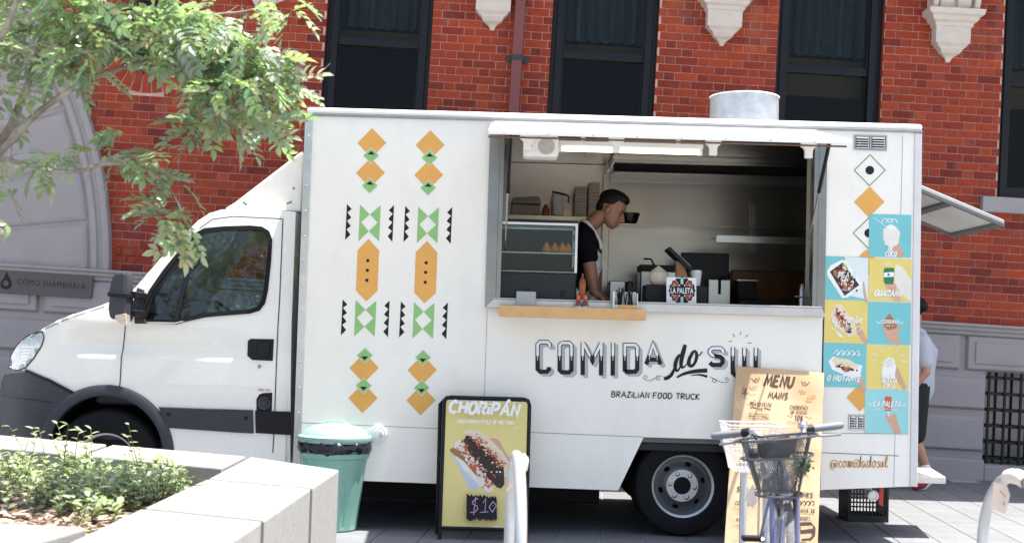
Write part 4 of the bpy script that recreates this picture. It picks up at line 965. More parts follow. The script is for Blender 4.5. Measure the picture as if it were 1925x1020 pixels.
sc_.line([zl(p) for p in [(1172, 436), (1230, 408), (1310, 390), (1402, 384)]], [12/4, 22/4, 28/4, 32/4], sm=5)
sc_.line([zl(p) for p in [(1275, 422), (1340, 416), (1402, 430)]], [1, 3, 5], sm=5)
lo = sc_.build('script_letters', INKB, truck)
fl_ = Ink(TP, .003)
for pts in ([(1062, 428), (1020, 425), (1018, 450), (1040, 456), (1042, 438), (1015, 440), (970, 460), (930, 452), (922, 430), (938, 420), (948, 436), (934, 446)],
            [(1424, 432), (1450, 445), (1468, 460), (1455, 474), (1440, 462), (1452, 446), (1500, 470), (1545, 474), (1560, 455), (1550, 436), (1538, 446), (1546, 460)]): fl_.line([zl(p) for p in pts], .9, sm=5)
for a, c in (((1562, 166), (1588, 164)), ((1592, 110), (1610, 130)), ((1652, 90), (1653, 115)), ((1710, 114), (1690, 132)), ((1706, 177), (1734, 178))): fl_.line([zl(a), zl(c)], 1.1)
tag(fl_.build('flourish', INKB, lo), kind='stuff')
t = Ink(TP, .003); t.text('BRAZiLiAN FOOD TRUCK', zl((680, 583)), zl((1342, 603)), 10.5, shear=.05, bold=.012, space=1.0); t.build('subtitle_letters', INKB, truck)
# gold script handle along the tail skirt: short pen strokes
gs = {'@': [[(26, 40), (22, 28), (10, 32), (8, 48), (18, 52), (28, 38), (30, 26), (27, 48), (34, 50), (44, 34), (36, 14), (14, 12), (0, 34), (4, 60), (24, 68)]],
 'c': [[(18, 22), (10, 16), (0, 34), (4, 52), (20, 44)]], 'o': [[(12, 16), (0, 32), (4, 52), (16, 44), (20, 26), (12, 16), (26, 24)]],
 'm': [[(0, 20), (6, 18), (2, 52), (8, 30), (16, 18), (16, 52), (22, 30), (30, 18), (28, 46), (36, 44)]], 'i': [[(2, 18), (-1, 46), (4, 52), (12, 42)]],
 'd': [[(18, 20), (6, 18), (0, 40), (8, 52), (18, 34), (26, -14), (20, 44), (28, 46)]], 'a': [[(18, 20), (6, 18), (0, 40), (8, 52), (18, 30), (18, 46), (26, 46)]],
 's': [[(14, 16), (4, 26), (16, 40), (8, 54), (-2, 46)]], 'u': [[(0, 18), (-2, 44), (8, 50), (16, 18), (14, 44), (24, 46)]], 'l': [[(0, 50), (14, 0), (8, -12), (2, 40), (10, 50), (18, 42)]]}
adv = {'@': 52, 'c': 24, 'o': 29, 'm': 41, 'i': 16, 'd': 33, 'a': 30, 's': 21, 'u': 28, 'l': 20}
t = Ink(TP, .003); x = 1561; base = 861; k_ = .305
for ch in '@comidadosul':
    for st in gs[ch]: t.line([(x+a*k_, base+c*k_*1.05-(x-1561)*.004) for a, c in st], [1.2, 2.3, 1.6, 2.5, 1.4, 2.4, 1.3], sm=4)
    x += adv[ch]*k_
t.line([(1611, 872), (1606, 868), (1610, 863), (1618, 866), (1622, 874)], 1.3, sm=4)
t.build('handle_lettering', GOLD, truck)
# ---------------------------------------------------------------- menu posters
TEAL = mat('poster_teal', (.16, .50, .52), .35, var=.04); YELL = mat('poster_yellow', (.72, .58, .15), .35, var=.04); PALE = mat('poster_pale', (.66, .72, .72), .35, var=.04)
MEAT = mat('print_meat', (.035, .012, .008), .4, var=.5, vscale=60); BUN = mat('print_bun', (.74, .62, .44), .4, var=.15, vscale=40); TOM = mat('print_tomato', (.55, .10, .03), .4, var=.3, vscale=60); HAND = mat('print_hand', (.58, .34, .22), .4, var=.12, vscale=30); BROWN = mat('print_brown', (.34, .15, .05), .4, var=.3, vscale=40); CAN = mat('print_can', (.02, .16, .07), .35, var=.2, vscale=30); SALAD = mat('print_salad', (.30, .34, .08), .4, var=.3, vscale=50); CREAM = mat('print_cream', (.74, .70, .60), .4, var=.08)
PCOL = [INKW, MEAT, BUN, TOM, HAND, BROWN, CAN, SALAD, CREAM, PALE]
def poster(label, x0, y0, x1, y1, bgm, fn, texts):
    t = Ink(TP, .005); sk = -.012*(y1-y0); q = [(x0, y0), (x1, y0+.028*(x1-x0)), (x1+sk, y1+.028*(x1-x0)), (x0+sk, y1)]
    f = [TP.pt(a, c, .004) for a, c in q]; b = MB(); b.hexa(f, [p+Vector((0, .0025, 0)) for p in f]); po = b.build('menu_poster', bgm, truck); po['label'] = label
    W_, H_ = x1-x0, y1-y0
    mp = lambda u, v: (x0+u*W_+sk*v, y0+v*H_+.028*u*W_)
    i = Ink(TP, .0046)
    fn(i, mp, W_/80)
    i.build('print', PCOL, po)
    w = Ink(TP, .0085)
    for (tx, u0, v0, u1, h, sh, bo) in texts:
        if h < .05: scribble(w, mp(u0, v0), mp(u1, v0), h*H_)
        else: w.text(tx, mp(u0, v0), mp(u1, v0), h*H_, shear=sh, bold=bo, space=1.05)
    w.build('poster_lettering', INKW, po)
def scribble(i, p0, p1, h):      # print too small to read in the photograph
    L = p1[0]-p0[0]; x = 0; rs = random.Random(int(p0[0]*7+p0[1]*13))
    while x < L-h*.5:
        w = rs.uniform(.35, .75)*h
        if rs.random() < .17: x += h*.6
        a = lambda u, v: (p0[0]+u, p0[1]+(p1[1]-p0[1])*u/L-v)
        k = rs.randrange(3); lw = max(.35, h*.2)
        if k == 0: i.line([a(x, 0), a(x+w*.3, h), a(x+w, 0)], lw)
        elif k == 1: i.line([a(x, h), a(x, 0), a(x+w*.8, 0)], lw)
        else: i.line([a(x+w*.7, h), a(x, h), a(x, 0), a(x+w*.8, 0)], lw)
        x += w+h*.25
def C(i, name): i.cur = PCOL.index(name)
def hand(i, mp, u, v, k, s=1):
    C(i, HAND); i.poly([mp(u+a*s, v+c) for a, c in ((0, 0), (.07, -.05), (.13, .03), (.22, .2), (.36, .42), (.28, .5), (.14, .36), (.02, .2))])
def hand_up(i, mp, u, top, bot):
    C(i, HAND); i.poly([mp(u-.12, top), mp(u-.05, top-.06), mp(u+.02, top-.01), mp(u+.08, top-.07), mp(u+.14, top-.02), mp(u+.17, top+.12), mp(u+.27, bot), mp(u+.1, bot), mp(u-.02, top+.2)])
def food(i, mp, cx, cy, n, sp, cols, r=(.02, .05), rot=0):
    c_, s_ = math.cos(rot), math.sin(rot)
    for _ in range(n):
        a, d = random.gauss(0, .45)*sp[0], random.gauss(0, .45)*sp[1]; C(i, random.choice(cols)); x, y = mp(cx+a*c_-d*s_, cy+a*s_+d*c_); rr = random.uniform(*r)*80; i.blob(x, y, rr, rr*random.uniform(.5, 1), random.uniform(0, 3), .3, 7)
def f_coco(i, mp, k):
    hand_up(i, mp, .58, .66, .98); C(i, CREAM); i.poly([mp(*p) for p in ((.33, .35), (.5, .25), (.68, .33), (.74, .42), (.7, .68), (.58, .76), (.42, .74), (.34, .6))]); C(i, INKW); i.poly([mp(*p) for p in ((.4, .28), (.52, .23), (.66, .3), (.52, .36))])
    for q in (0, .1, .2): i.line([mp(.38+q+.08*math.cos(a), .2-.1*math.sin(a)) for a in [j*.35 for j in range(10)]], 1.4)
    i.line([mp(.1, .08), mp(.42, .3)], 1)
def f_prato(i, mp, k):
    C(i, PALE); i.poly([mp(*p) for p in ((.45, .0), (1, .02), (1, .98), (.55, .9))]); hand(i, mp, .88, .6, k, .3)
    C(i, INKW); i.poly([mp(*p) for p in ((.05, .35), (.12, .22), (.38, .08), (.5, .1), (.86, .62), (.84, .72), (.52, .95), (.4, .96), (.06, .46))])
    C(i, MEAT); i.poly([mp(*p) for p in ((.11, .36), (.4, .14), (.8, .65), (.46, .91))]); food(i, mp, .28, .38, 30, (.14, .1), [MEAT, BROWN, TOM], rot=-.6); food(i, mp, .45, .25, 14, (.07, .07), [SALAD, CREAM]); food(i, mp, .5, .62, 34, (.2, .16), [TOM, BROWN, MEAT, BUN], rot=.6)
def f_guar(i, mp, k):
    C(i, CREAM); i.poly([mp(*p) for p in ((.62, .12), (.8, .2), (1, .5), (1, .98), (.86, .9), (.6, .6))]); hand_up(i, mp, .5, .62, .98)
    C(i, CAN); i.poly([mp(*p) for p in ((.36, .22), (.58, .21), (.6, .28), (.58, .56), (.55, .6), (.38, .6), (.35, .54), (.34, .3))]); C(i, INKW); i.poly([mp(*p) for p in ((.35, .33), (.59, .31), (.585, .42), (.35, .44))]); C(i, CAN); i.disc(*mp(.46, .375), 2.4)
    C(i, INKW)
    for q in (0, .13): i.line([mp(.34+q+.06*math.cos(a), .16-.06*math.sin(a)) for a in [j*.4 for j in range(9)]], 1)
def f_chori(i, mp, k):
    hand(i, mp, .74, .55, k, .8); C(i, INKW); i.poly([mp(*p) for p in ((.25, .7), (.36, .78), (.48, .9), (.34, .84))])
    C(i, BUN); i.poly([mp(*p) for p in ((.13, .36), (.26, .1), (.4, .08), (.68, .5), (.76, .72), (.7, .84), (.56, .85), (.24, .6))]); food(i, mp, .44, .5, 60, (.3, .1), [MEAT, MEAT, TOM, TOM, CREAM, BROWN], rot=.9)
    C(i, INKW); i.line([mp(.16, .62), mp(.2, .68), mp(.26, .66), mp(.24, .6), mp(.34, .63)], 1.4, sm=4); i.line([mp(.7, .66), mp(.78, .6), mp(.86, .64), mp(.8, .72)], 1.4, sm=4)
def f_cox(i, mp, k):
    C(i, HAND); i.poly([mp(*p) for p in ((.32, .52), (.38, .5), (.46, .66), (.62, .64), (.72, .54), (.76, .58), (.7, .78), (.78, .98), (.56, .98), (.44, .84))])
    C(i, BROWN); i.poly([mp(*p) for p in ((.5, .26), (.56, .34), (.66, .46), (.68, .56), (.62, .64), (.46, .65), (.38, .58), (.36, .48), (.42, .36))]); C(i, INKW)
    i.line([mp(.2, .44), mp(.24, .5), mp(.29, .46)], 1.2, sm=4); i.line([mp(.74, .44), mp(.78, .5), mp(.83, .44)], 1.2, sm=4)
def f_mut(i, mp, k):
    hand(i, mp, .78, .62, k, .6); C(i, INKW); i.poly([mp(*p) for p in ((.12, .42), (.22, .3), (.9, .5), (.86, .72), (.7, .8), (.2, .6))])
    C(i, BUN); i.blob(*mp(.5, .46), 25*k, 9*k, .28, .08); food(i, mp, .5, .55, 46, (.26, .06), [MEAT, BROWN, MEAT, TOM, BUN], rot=.28); C(i, INKW)
    for q in range(5): i.line([mp(.22+q*.12, .25), mp(.3+q*.12, .16), mp(.34+q*.12, .2), mp(.3+q*.12, .27), mp(.38+q*.12, .23)], 1.5, sm=4)
def f_bat(i, mp, k):
    hand(i, mp, .66, .52, k, .8); C(i, INKW); i.poly([mp(*p) for p in ((.36, .6), (.42, .34), (.52, .26), (.64, .3), (.7, .5), (.66, .72), (.5, .76), (.36, .74))]); food(i, mp, .55, .4, 24, (.12, .12), [PALE, CREAM, BUN, PALE]); food(i, mp, .52, .72, 12, (.14, .04), [INKW, PALE])
    C(i, INKW)
    for a in range(7): t_ = math.pi*a/6; i.line([mp(.52+.28*math.cos(t_), .34-.2*math.sin(t_)), mp(.52+.44*math.cos(t_), .34-.32*math.sin(t_))], 1.1)
def f_pal(i, mp, k):
    hand_up(i, mp, .58, .6, 1.0); C(i, CREAM); i.line([mp(.54, .44), mp(.54, .62)], 2.2); C(i, TOM); i.poly([mp(*p) for p in ((.45, .18), (.48, .15), (.59, .15), (.61, .18), (.61, .46), (.58, .48), (.47, .48), (.45, .46))]); C(i, INKW)
    i.line([mp(.08, .3), mp(.13, .36), mp(.18, .3)], 1.4, sm=4); i.line([mp(.84, .3), mp(.88, .36), mp(.94, .3)], 1.4, sm=4)
poster('teal menu poster with a coconut', 1634, 402, 1713, 482, TEAL, f_coco, [('AGUA', .36, .72, .66, .12, .2, .03), ('DE', .45, .85, .58, .11, .2, .03), ('COCO', .38, .98, .66, .11, .2, .03)])
poster('white and teal menu poster with a rice and meat plate', 1551, 481, 1632, 562, TEAL, f_prato, [('PRATO', .3, .5, .74, .13, .2, .03), ('FEITO', .38, .67, .66, .12, .2, .03), ('', .3, .79, .74, .04, .2, 0)])
poster('yellow menu poster with a green drink can', 1634, 485, 1713, 565, YELL, f_guar, [('GUARANÁ', .12, .88, .8, .14, .25, .03), ('', .2, .95, .75, .035, .2, 0)])
poster('yellow menu poster with a sausage roll', 1550, 563, 1631, 643, YELL, f_chori, [('CHORIPÁN', .18, .53, .86, .13, .25, .03), ('', .36, .6, .6, .035, .2, 0), ('', .34, .66, .62, .035, .2, 0)])
poster('teal menu poster with a brown dumpling held in a hand', 1632, 567, 1712, 646, TEAL, f_cox, [('COXINHA', .3, .5, .72, .09, .2, .02), ('', .4, .57, .62, .035, .2, 0)])
poster('teal menu poster with a loaded sandwich in a tray', 1548, 644, 1629, 726, TEAL, f_mut, [('O MUTANTE', .08, .86, .88, .13, .22, .03), ('', .58, .92, .82, .03, .2, 0)])
poster('yellow menu poster with a cone of chips', 1629, 648, 1709, 729, YELL, f_bat, [('BATATA', .36, .86, .72, .1, .2, .03), ('FRITA', .4, .98, .68, .1, .2, .03)])
poster('pale teal menu poster with a red ice pop', 1626, 731, 1708, 813, mat('poster_aqua', (.28, .60, .60), .35, var=.05), f_pal, [('LA PALETA', .2, .38, .82, .12, .22, .02), ('', .22, .45, .78, .035, .2, 0)])
# ================================================================= THINGS IN THE HATCH
CT = WZ0+.0005                     # counter top
def pr_(L, Y): return [(p.x, p.z) for p in (P(a, c, Y) for a, c in L)]
# food display cabinet
x0, x1 = X(934, 500, 9.5), X(1083, 500, 9.5); zt = Z(1010, 421, 9.5); y0, y1 = 9.36, 9.78
dc = thing('display_cabinet', 'glass countertop display cabinet with shelves at the left of the hatch', 'display cabinet', ((x0+x1)/2, 9.57, CT))
b = MB(); b.box(x0, x1, y0, y1, CT, CT+.19); b.build('cabinet_base', mat('cabinet_base', (.012, .013, .017), .3, spec=.3), dc, bev=.01)
b = MB(); f_ = .018
for xx in (x0, x1-f_):
    for yy in (y0, y1-f_): b.box(xx, xx+f_, yy, yy+f_, CT+.191, zt-f_)
for yy in (y0, y1-f_): b.box(x0, x1, yy, yy+f_, zt-f_+.0005, zt)
for xx in (x0, x1-f_): b.box(xx, xx+f_, y0+f_, y1-f_, zt-f_+.0005, zt)
b.build('cabinet_frame', TRIM, dc, bev=.002)
CGL = glass('cabinet_glass', (.8, .85, .84), .35)
b = MB(); b.box(x0+f_, x1-f_, y0+.006, y0+.01, CT+.19, zt-f_); b.box(x0+.006, x0+.01, y0+f_, y1-f_, CT+.19, zt-f_); b.box(x1-.01, x1-.006, y0+f_, y1-f_, CT+.19, zt-f_); b.box(x0+f_, x1-f_, y0+f_, y1-f_, zt-.012, zt-.006); b.build('cabinet_glass', CGL, dc)
MB().box(x0+f_, x1-f_, y1-.012, y1-.006, CT+.19, zt-f_).build('dark_backing', mat('cabinet_dark', (.02, .024, .022), .6, var=.3, spec=.1), dc)  # dark sheet added so the see-through cabinet looks dark inside
shz = Z(1000, 476, 9.55)
b = MB(); b.box(x0+f_, x1-f_, y0+.03, y1-.02, shz-.01, shz); b.build('cabinet_shelf', STEEL, dc); b = MB(); b.box(x0+f_, x1-f_, y0+.03, y1-.02, CT+.192, CT+.2); b.build('cabinet_shelf', STEEL, dc)
p = P(1058, 551, 9.35); MB().lathe([(.02, 0), (.02, -.012), (.016, -.016), (0, -.016)], (p.x, 9.36, p.z), (0, 1, 0), 16).build('dial', BLACKP, dc)
COX = mat('dumpling', (.78, .27, .05), .55, var=.3, vscale=30, bump=.2, bscale=80)
for k, px in enumerate((1027, 1043, 1057, 1068)):
    x = X(px, 468, 9.5); b = MB(); b.lathe([(.0, .0), (.02, .001), (.031, .012), (.033, .025), (.026, .045), (.013, .064), (.004, .078), (0, .08)], (0, 0, 0), n=14)
    o = b.build('dumpling', COX, at=(0, 0, 0), smooth=True); o.location = (x, 9.47+.02*(k % 2), shz+.0005); o.rotation_euler = (0, random.uniform(-.05, .05), k)
    tag(o, ['leftmost of the four golden dumplings on the cabinet shelf', 'second golden dumpling from the left on the cabinet shelf', 'third golden dumpling from the left on the cabinet shelf', 'rightmost of the golden dumplings on the cabinet shelf'][k], 'dumpling', 'dumplings in the display cabinet')
# sauce bottles on the ledge
for k, px in enumerate((1087, 1100)):
    x = X(px, 577, 9.13); s = thing('sauce_bottle', ['small sauce bottle on the wooden ledge, the left one of the pair', 'small sauce bottle on the wooden ledge, the right one of the pair'][k], 'bottle', (x, 9.13, LEDGE), 'pair of sauce bottles on the ledge')
    MB().lathe([(0, 0), (.021, .001), (.023, .006), (.023, .075), (.018, .09), (.011, .1), (.01, .112)], (x, 9.13, LEDGE), n=18).build('bottle_body', mat('sauce', (.16, .03, .012), .2, var=.1, coat=.6), s, smooth=40)
    MB().lathe([(.0235, .02), (.0238, .022), (.0238, .062), (.0235, .064)], (x, 9.13, LEDGE), n=18).build('paper_label', INKW, s, smooth=40)
    MB().lathe([(.014, .111), (.014, .135), (.011, .14), (0, .14)], (x, 9.13, LEDGE), n=16).build('cap', mat('cap_red', (.75, .10, .03), .4), s, smooth=40)
x = X(1087, 545, 9.32)
s = thing('squeeze_bottle', 'tall brown sauce bottle beside the display cabinet', 'bottle', (x+.03, 9.34, CT))
MB().lathe([(0, 0), (.024, .0), (.024, .13), (.02, .15), (.008, .16), (.006, .19), (0, .19)], (x+.03, 9.34, CT), n=18).build('bottle_body', mat('sauce_brown', (.25, .06, .02), .35), s, smooth=40)
MB().lathe([(.0245, .045), (.0247, .05), (.0247, .115), (.0245, .12)], (x+.03, 9.34, CT), n=18).build('paper_label', mat('sauce_label', (.4, .12, .03), .6, var=.3), s, smooth=40)
# clear menu holder
a, c = P(971, 547, 9.14), P(1007, 575, 9.14)
b = MB(); b.box(a.x, c.x, 9.13, 9.14, LEDGE, a.z); b.box(a.x, c.x, 9.141, 9.19, LEDGE, LEDGE+.006)
tag(b.build('card_holder', mat('frosted', (.32, .33, .34), .35, .3, var=.1), at=((a.x+c.x)/2, 9.15, LEDGE), bev=.003), 'grey frosted card holder standing at the left end of the ledge', 'card holder')
# straw and cutlery box
a, c = P(1152, 545, 9.15), P(1198, 580, 9.15); sb = thing('cutlery_box', 'white box of black plastic cutlery with a wooden block in front', 'cutlery box', ((a.x+c.x)/2, 9.16, LEDGE))
h_ = a.z-LEDGE
b = MB(); b.box(a.x, a.x+.012, 9.12, 9.19, LEDGE, LEDGE+h_*.95); b.box(c.x-.006, c.x, 9.12, 9.19, LEDGE, LEDGE+h_*.9); b.box(a.x+.013, c.x-.007, 9.184, 9.19, LEDGE, LEDGE+h_*.95); b.box(a.x+.013, c.x-.007, 9.12, 9.183, LEDGE, LEDGE+.006); b.box(a.x+.013, c.x-.007, 9.12, 9.126, LEDGE+.0065, LEDGE+h_*.45); b.build('holder', WPLAST, sb, bev=.002)
for k in range(16):
    x = random.uniform(a.x+.03, c.x-.025); y = random.uniform(9.14, 9.17); l_ = random.uniform(-.03, .03); MB().tube([(x, y, LEDGE+.01), (x+l_, y+random.uniform(-.01, .01), LEDGE+h_*random.uniform(.85, 1.15))], .0045, 6).build('fork_handle', BLACKP, sb)
b = MB(); b.box(a.x+.04, c.x-.005, 9.089, 9.118, LEDGE, LEDGE+h_*.45); b.build('wooden_block', WOOD, sb, bev=.004)
# black box, coconut, cup, sign, tablet
a, c = P(1211, 535, 9.6), P(1326, 565, 9.6)
o = MB().box(a.x, c.x, 9.5, 9.75, CT, a.z).build('till_box', BLACKP, at=((a.x+c.x)/2, 9.6, CT), bev=.008); tag(o, 'long black till box on the counter under the coconut', 'till'); TBZ = a.z+.0005
x = X(1238, 515, 9.6); hh = Z(1238, 499, 9.6)-TBZ; rr = (X(1257, 515, 9.6)-X(1220, 515, 9.6))/2
o = MB().lathe([(0, 0), (rr*.62, .0), (rr*.9, hh*.14), (rr, hh*.3), (rr*.98, hh*.62), (rr*.5, hh*.82), (rr*.06, hh), (0, hh)], (0, 0, 0), n=22).build('coconut', mat('coconut', (.66, .57, .45), .7, var=.12, vscale=30, bump=.2), at=(0, 0, 0), smooth=30); o.location = (x, 9.6, TBZ); tag(o, 'peeled white young coconut with a pointed top standing on the black till', 'coconut')
x = X(1308, 520, 9.62); hh = Z(1308, 508, 9.62)-TBZ
cup = thing('paper_cup', 'white takeaway paper cup with lid on the till beside the tablet', 'cup', (x, 9.62, TBZ)); MB().lathe([(0, 0), (.032, 0), (.041, hh*.8), (.041, hh*.8)], (x, 9.62, TBZ), n=24).build('cup_body', mat('paper_white', (.7, .69, .66), .6), cup, smooth=40); MB().lathe([(.044, hh*.8), (.045, hh*.86), (.042, hh*.88), (.04, hh), (.03, hh), (0, hh*.95)], (x, 9.62, TBZ), n=24).build('cup_lid', WPLAST, cup, smooth=40)
a, c = P(1254, 520, 9.3), P(1309, 572, 9.3); sgy = 9.3
sn = thing('ice_pop_sign', 'small white square counter sign with a round black and coloured emblem', 'sign', ((a.x+c.x)/2, sgy, CT))
b = MB(); b.hexa([(a.x, sgy, CT), (c.x, sgy, CT), (c.x, sgy+.03, a.z), (a.x, sgy+.03, a.z)], [(a.x, sgy+.012, CT), (c.x, sgy+.012, CT), (c.x, sgy+.042, a.z), (a.x, sgy+.042, a.z)]); b.build('sign_panel', WPLAST, sn, bev=.002)
SP = Plane((0, sgy, CT), Vector((0, -(a.z-CT), .03)))
i = Ink(SP, .001); cx, cy = 1282, 546; k = 24.2
LC = [INKB, mat('ink_coral', (.62, .14, .07), .5), mat('ink_mint', (.3, .62, .55), .5), INKW]
i.poly([(cx+k*(1+.05*math.cos(16*t_))*math.cos(t_), cy+k*1.0*(1+.05*math.cos(16*t_))*math.sin(t_)) for t_ in [j*2*math.pi/96 for j in range(96)]])
for j, (ang, m_) in enumerate([(a_, 1) for a_ in (25, 42, 58, 122, 138, 155, 205, 222, 238, 302, 318, 335)]):
    t_ = rad(ang); i.cur = m_; i.poly([(cx+k*r*math.cos(t_+d), cy+k*r*math.sin(t_+d)) for r, d in ((.45, -.05), (.88, -.09), (.92, 0), (.88, .09), (.45, .05))])
for ang in (90, 270):
    t_ = rad(ang); i.cur = 2; i.poly([(cx-2.6, cy+math.sin(t_)*12), (cx+2.6, cy+math.sin(t_)*12), (cx+2.6, cy+math.sin(t_)*23.5), (cx-2.6, cy+math.sin(t_)*23.5)])
for sx in (-1, 1):
    for sy in (-1, 1): i.cur = 2; i.poly([(cx+sx*9, cy+sy*9.5), (cx+sx*17, cy+sy*9), (cx+sx*17, cy+sy*10.6)]); i.cur = 3; i.disc(cx+sx*5, cy+sy*9.6, 1.4, n=8)
i.cur = 0; i.poly([(cx-23.5, cy-7), (cx+23.5, cy-7), (cx+23.5, cy+7), (cx-23.5, cy+7)]); i.cur = 3; i.font('LA PALETA', (cx-21.5, cy+5), (cx+21.5, cy+5.6), 10.5, bold=.015); i.build('emblem_print', LC, sn)
tb = thing('till_tablet', 'black tablet on a tilted stand seen edge on behind the counter sign', 'tablet', (X(1280, 510, 9.6), 9.6, TBZ))
q0, q1 = P(1254, 467, 9.58), P(1297, 508, 9.58); dv = (q1-q0).normalized(); nv = Vector((dv.z, 0, -dv.x))*.014
b = MB(); L_ = [q0-nv, q1-nv, q1+nv, q0+nv]; b.hexa([p+Vector((0, -.1, 0)) for p in L_], [p+Vector((0, .12, 0)) for p in L_]); b.build('tablet_body', BLACKP, tb, bev=.006)
L_ = [q0+dv*.02-nv*1.06, q1-dv*.02-nv*1.06, q1-dv*.02-nv*1.18, q0+dv*.02-nv*1.18]
if nv.z < 0: pass
b = MB(); b.hexa([p+Vector((0, -.09, 0)) for p in L_], [p+Vector((0, .11, 0)) for p in L_]); b.build('screen', mat('screen', (.55, .57, .6), .2, var=.02), tb)
b = MB(); mdp = q0.lerp(q1, .62); b.hexa([(mdp.x-.03, 9.56, TBZ), (mdp.x+.06, 9.56, TBZ), (mdp.x+.02, 9.56, mdp.z-.01), (mdp.x-.04, 9.56, mdp.z+.01)], [(mdp.x-.03, 9.64, TBZ), (mdp.x+.06, 9.64, TBZ), (mdp.x+.02, 9.64, mdp.z-.01), (mdp.x-.04, 9.64, mdp.z+.01)]); b.build('stand', BROWN, tb, bev=.004)
# back bench appliances
def boxthing(name, label, cat, px0, py0, px1, Y, dep, m, base, bev=.008, extra=None):
    a, c = P(px0, py0, Y), P(px1, py0, Y); o = MB().box(a.x, c.x, Y, Y+dep, base, a.z).build(name, m, at=((a.x+c.x)/2, Y+dep/2, base), bev=bev); tag(o, label, cat); return o, a, c
o, a, c = boxthing('monitor', 'black flat monitor on the back bench behind the tablet', 'monitor', 1281, 474, 1371, 10.9, .05, BLACKP, BEZ)
MB().box(a.x+.012, c.x-.012, 10.897, 10.8995, BEZ+.06, a.z-.012).build('screen', mat('screen_black', (.003, .003, .004), .3, spec=.2), o)
gr = thing('griddle', 'dark flat griddle with splashback coloured as a brown reflection at the right of the back bench', 'griddle', (X(1450, 520, 10.9), 10.95, BEZ))
a, c = P(1375, 507, 11.2), P(1513, 507, 11.2)
MB().box(a.x, c.x, 11.2, 11.3, BEZ, a.z).build('splashback', mat('brown_reflect_steel', (.14, .06, .025), .3, .6, var=.4), gr, bev=.01); MB().box(a.x, c.x, 10.76, 11.198, BEZ, BEZ+.06).build('hotplate', mat('hotplate', (.005, .005, .005), .5), gr, bev=.006)  # brown of the splashback is a reflection painted into its colour
a, c = P(1390, 527, 10.72), P(1424, 549, 10.72)
MB().box(a.x, c.x, 10.78, 11.0, BEZ+.061, a.z).build('lid_pan', BLACKP, gr, bev=.01); MB().box(a.x-.01, c.x+.01, 10.775, 11.01, a.z+.0005, a.z+.012).build('pan_rim', STEEL, gr)
ts = thing('toaster_press', 'steel sandwich press with bent handle behind the coconut', 'sandwich press', (X(1237, 540, 10.8), 10.9, BEZ))
a, c = P(1204, 497, 10.8), P(1272, 497, 10.8)
MB().box(a.x, c.x, 10.78, 11.05, BEZ, a.z-.05).build('press_body', STEEL, ts, bev=.01); MB().box(a.x-.005, c.x+.005, 10.775, 11.05, a.z-.049, a.z).build('press_lid', BLACKP, ts, bev=.006); MB().tube([(a.x+.03, 10.85, a.z+.05), (a.x+.09, 10.85, a.z+.05), (a.x+.12, 10.85, a.z-.005)], .008).build('handle', BLACKP, ts)
o, a, c = boxthing('fryer', 'steel deep fryer with a black handle between monitor and griddle', 'fryer', 1332, 524, 1374, 10.76, .13, STEEL, BEZ)
MB().tube([((a.x+c.x)/2, 10.76, BEZ+.1), ((a.x+c.x)/2, 10.755, a.z+.005), ((a.x+c.x)/2+.03, 10.74, a.z+.02), ((a.x+c.x)/2+.05, 10.74, a.z+.01)], .012).build('fryer_handle', BLACKP, o, smooth=40)
o, a, c = boxthing('food_pan', 'grey metal food pan on the back bench right of the worker', 'food pan', 1146, 527, 1176, 10.78, .3, STEEL, BEZ)
o, a, c = boxthing('dark_canister', 'small dark green canister on the back bench beside the food pan', 'canister', 1176, 528, 1192, 10.76, .08, mat('dark_green', (.01, .03, .025), .4), BEZ, .02)
x = X(1507, 560, 9.5); tp = Z(1507, 534, 9.5)
pg = thing('steel_dispenser', 'small steel rod dispenser with crossbar at the right end of the counter', 'dispenser', (x, 9.5, CT))
MB().lathe([(0, 0), (.022, 0), (.022, (tp-CT)*.8), (.016, (tp-CT)*.86), (.01, tp-CT), (0, tp-CT)], (x, 9.5, CT), n=18).build('column', STEEL, pg, smooth=40); MB().tube([(x-.055, 9.475, CT+.075), (x+.06, 9.475, CT+.07)], .005).build('crossbar', STEEL, pg)
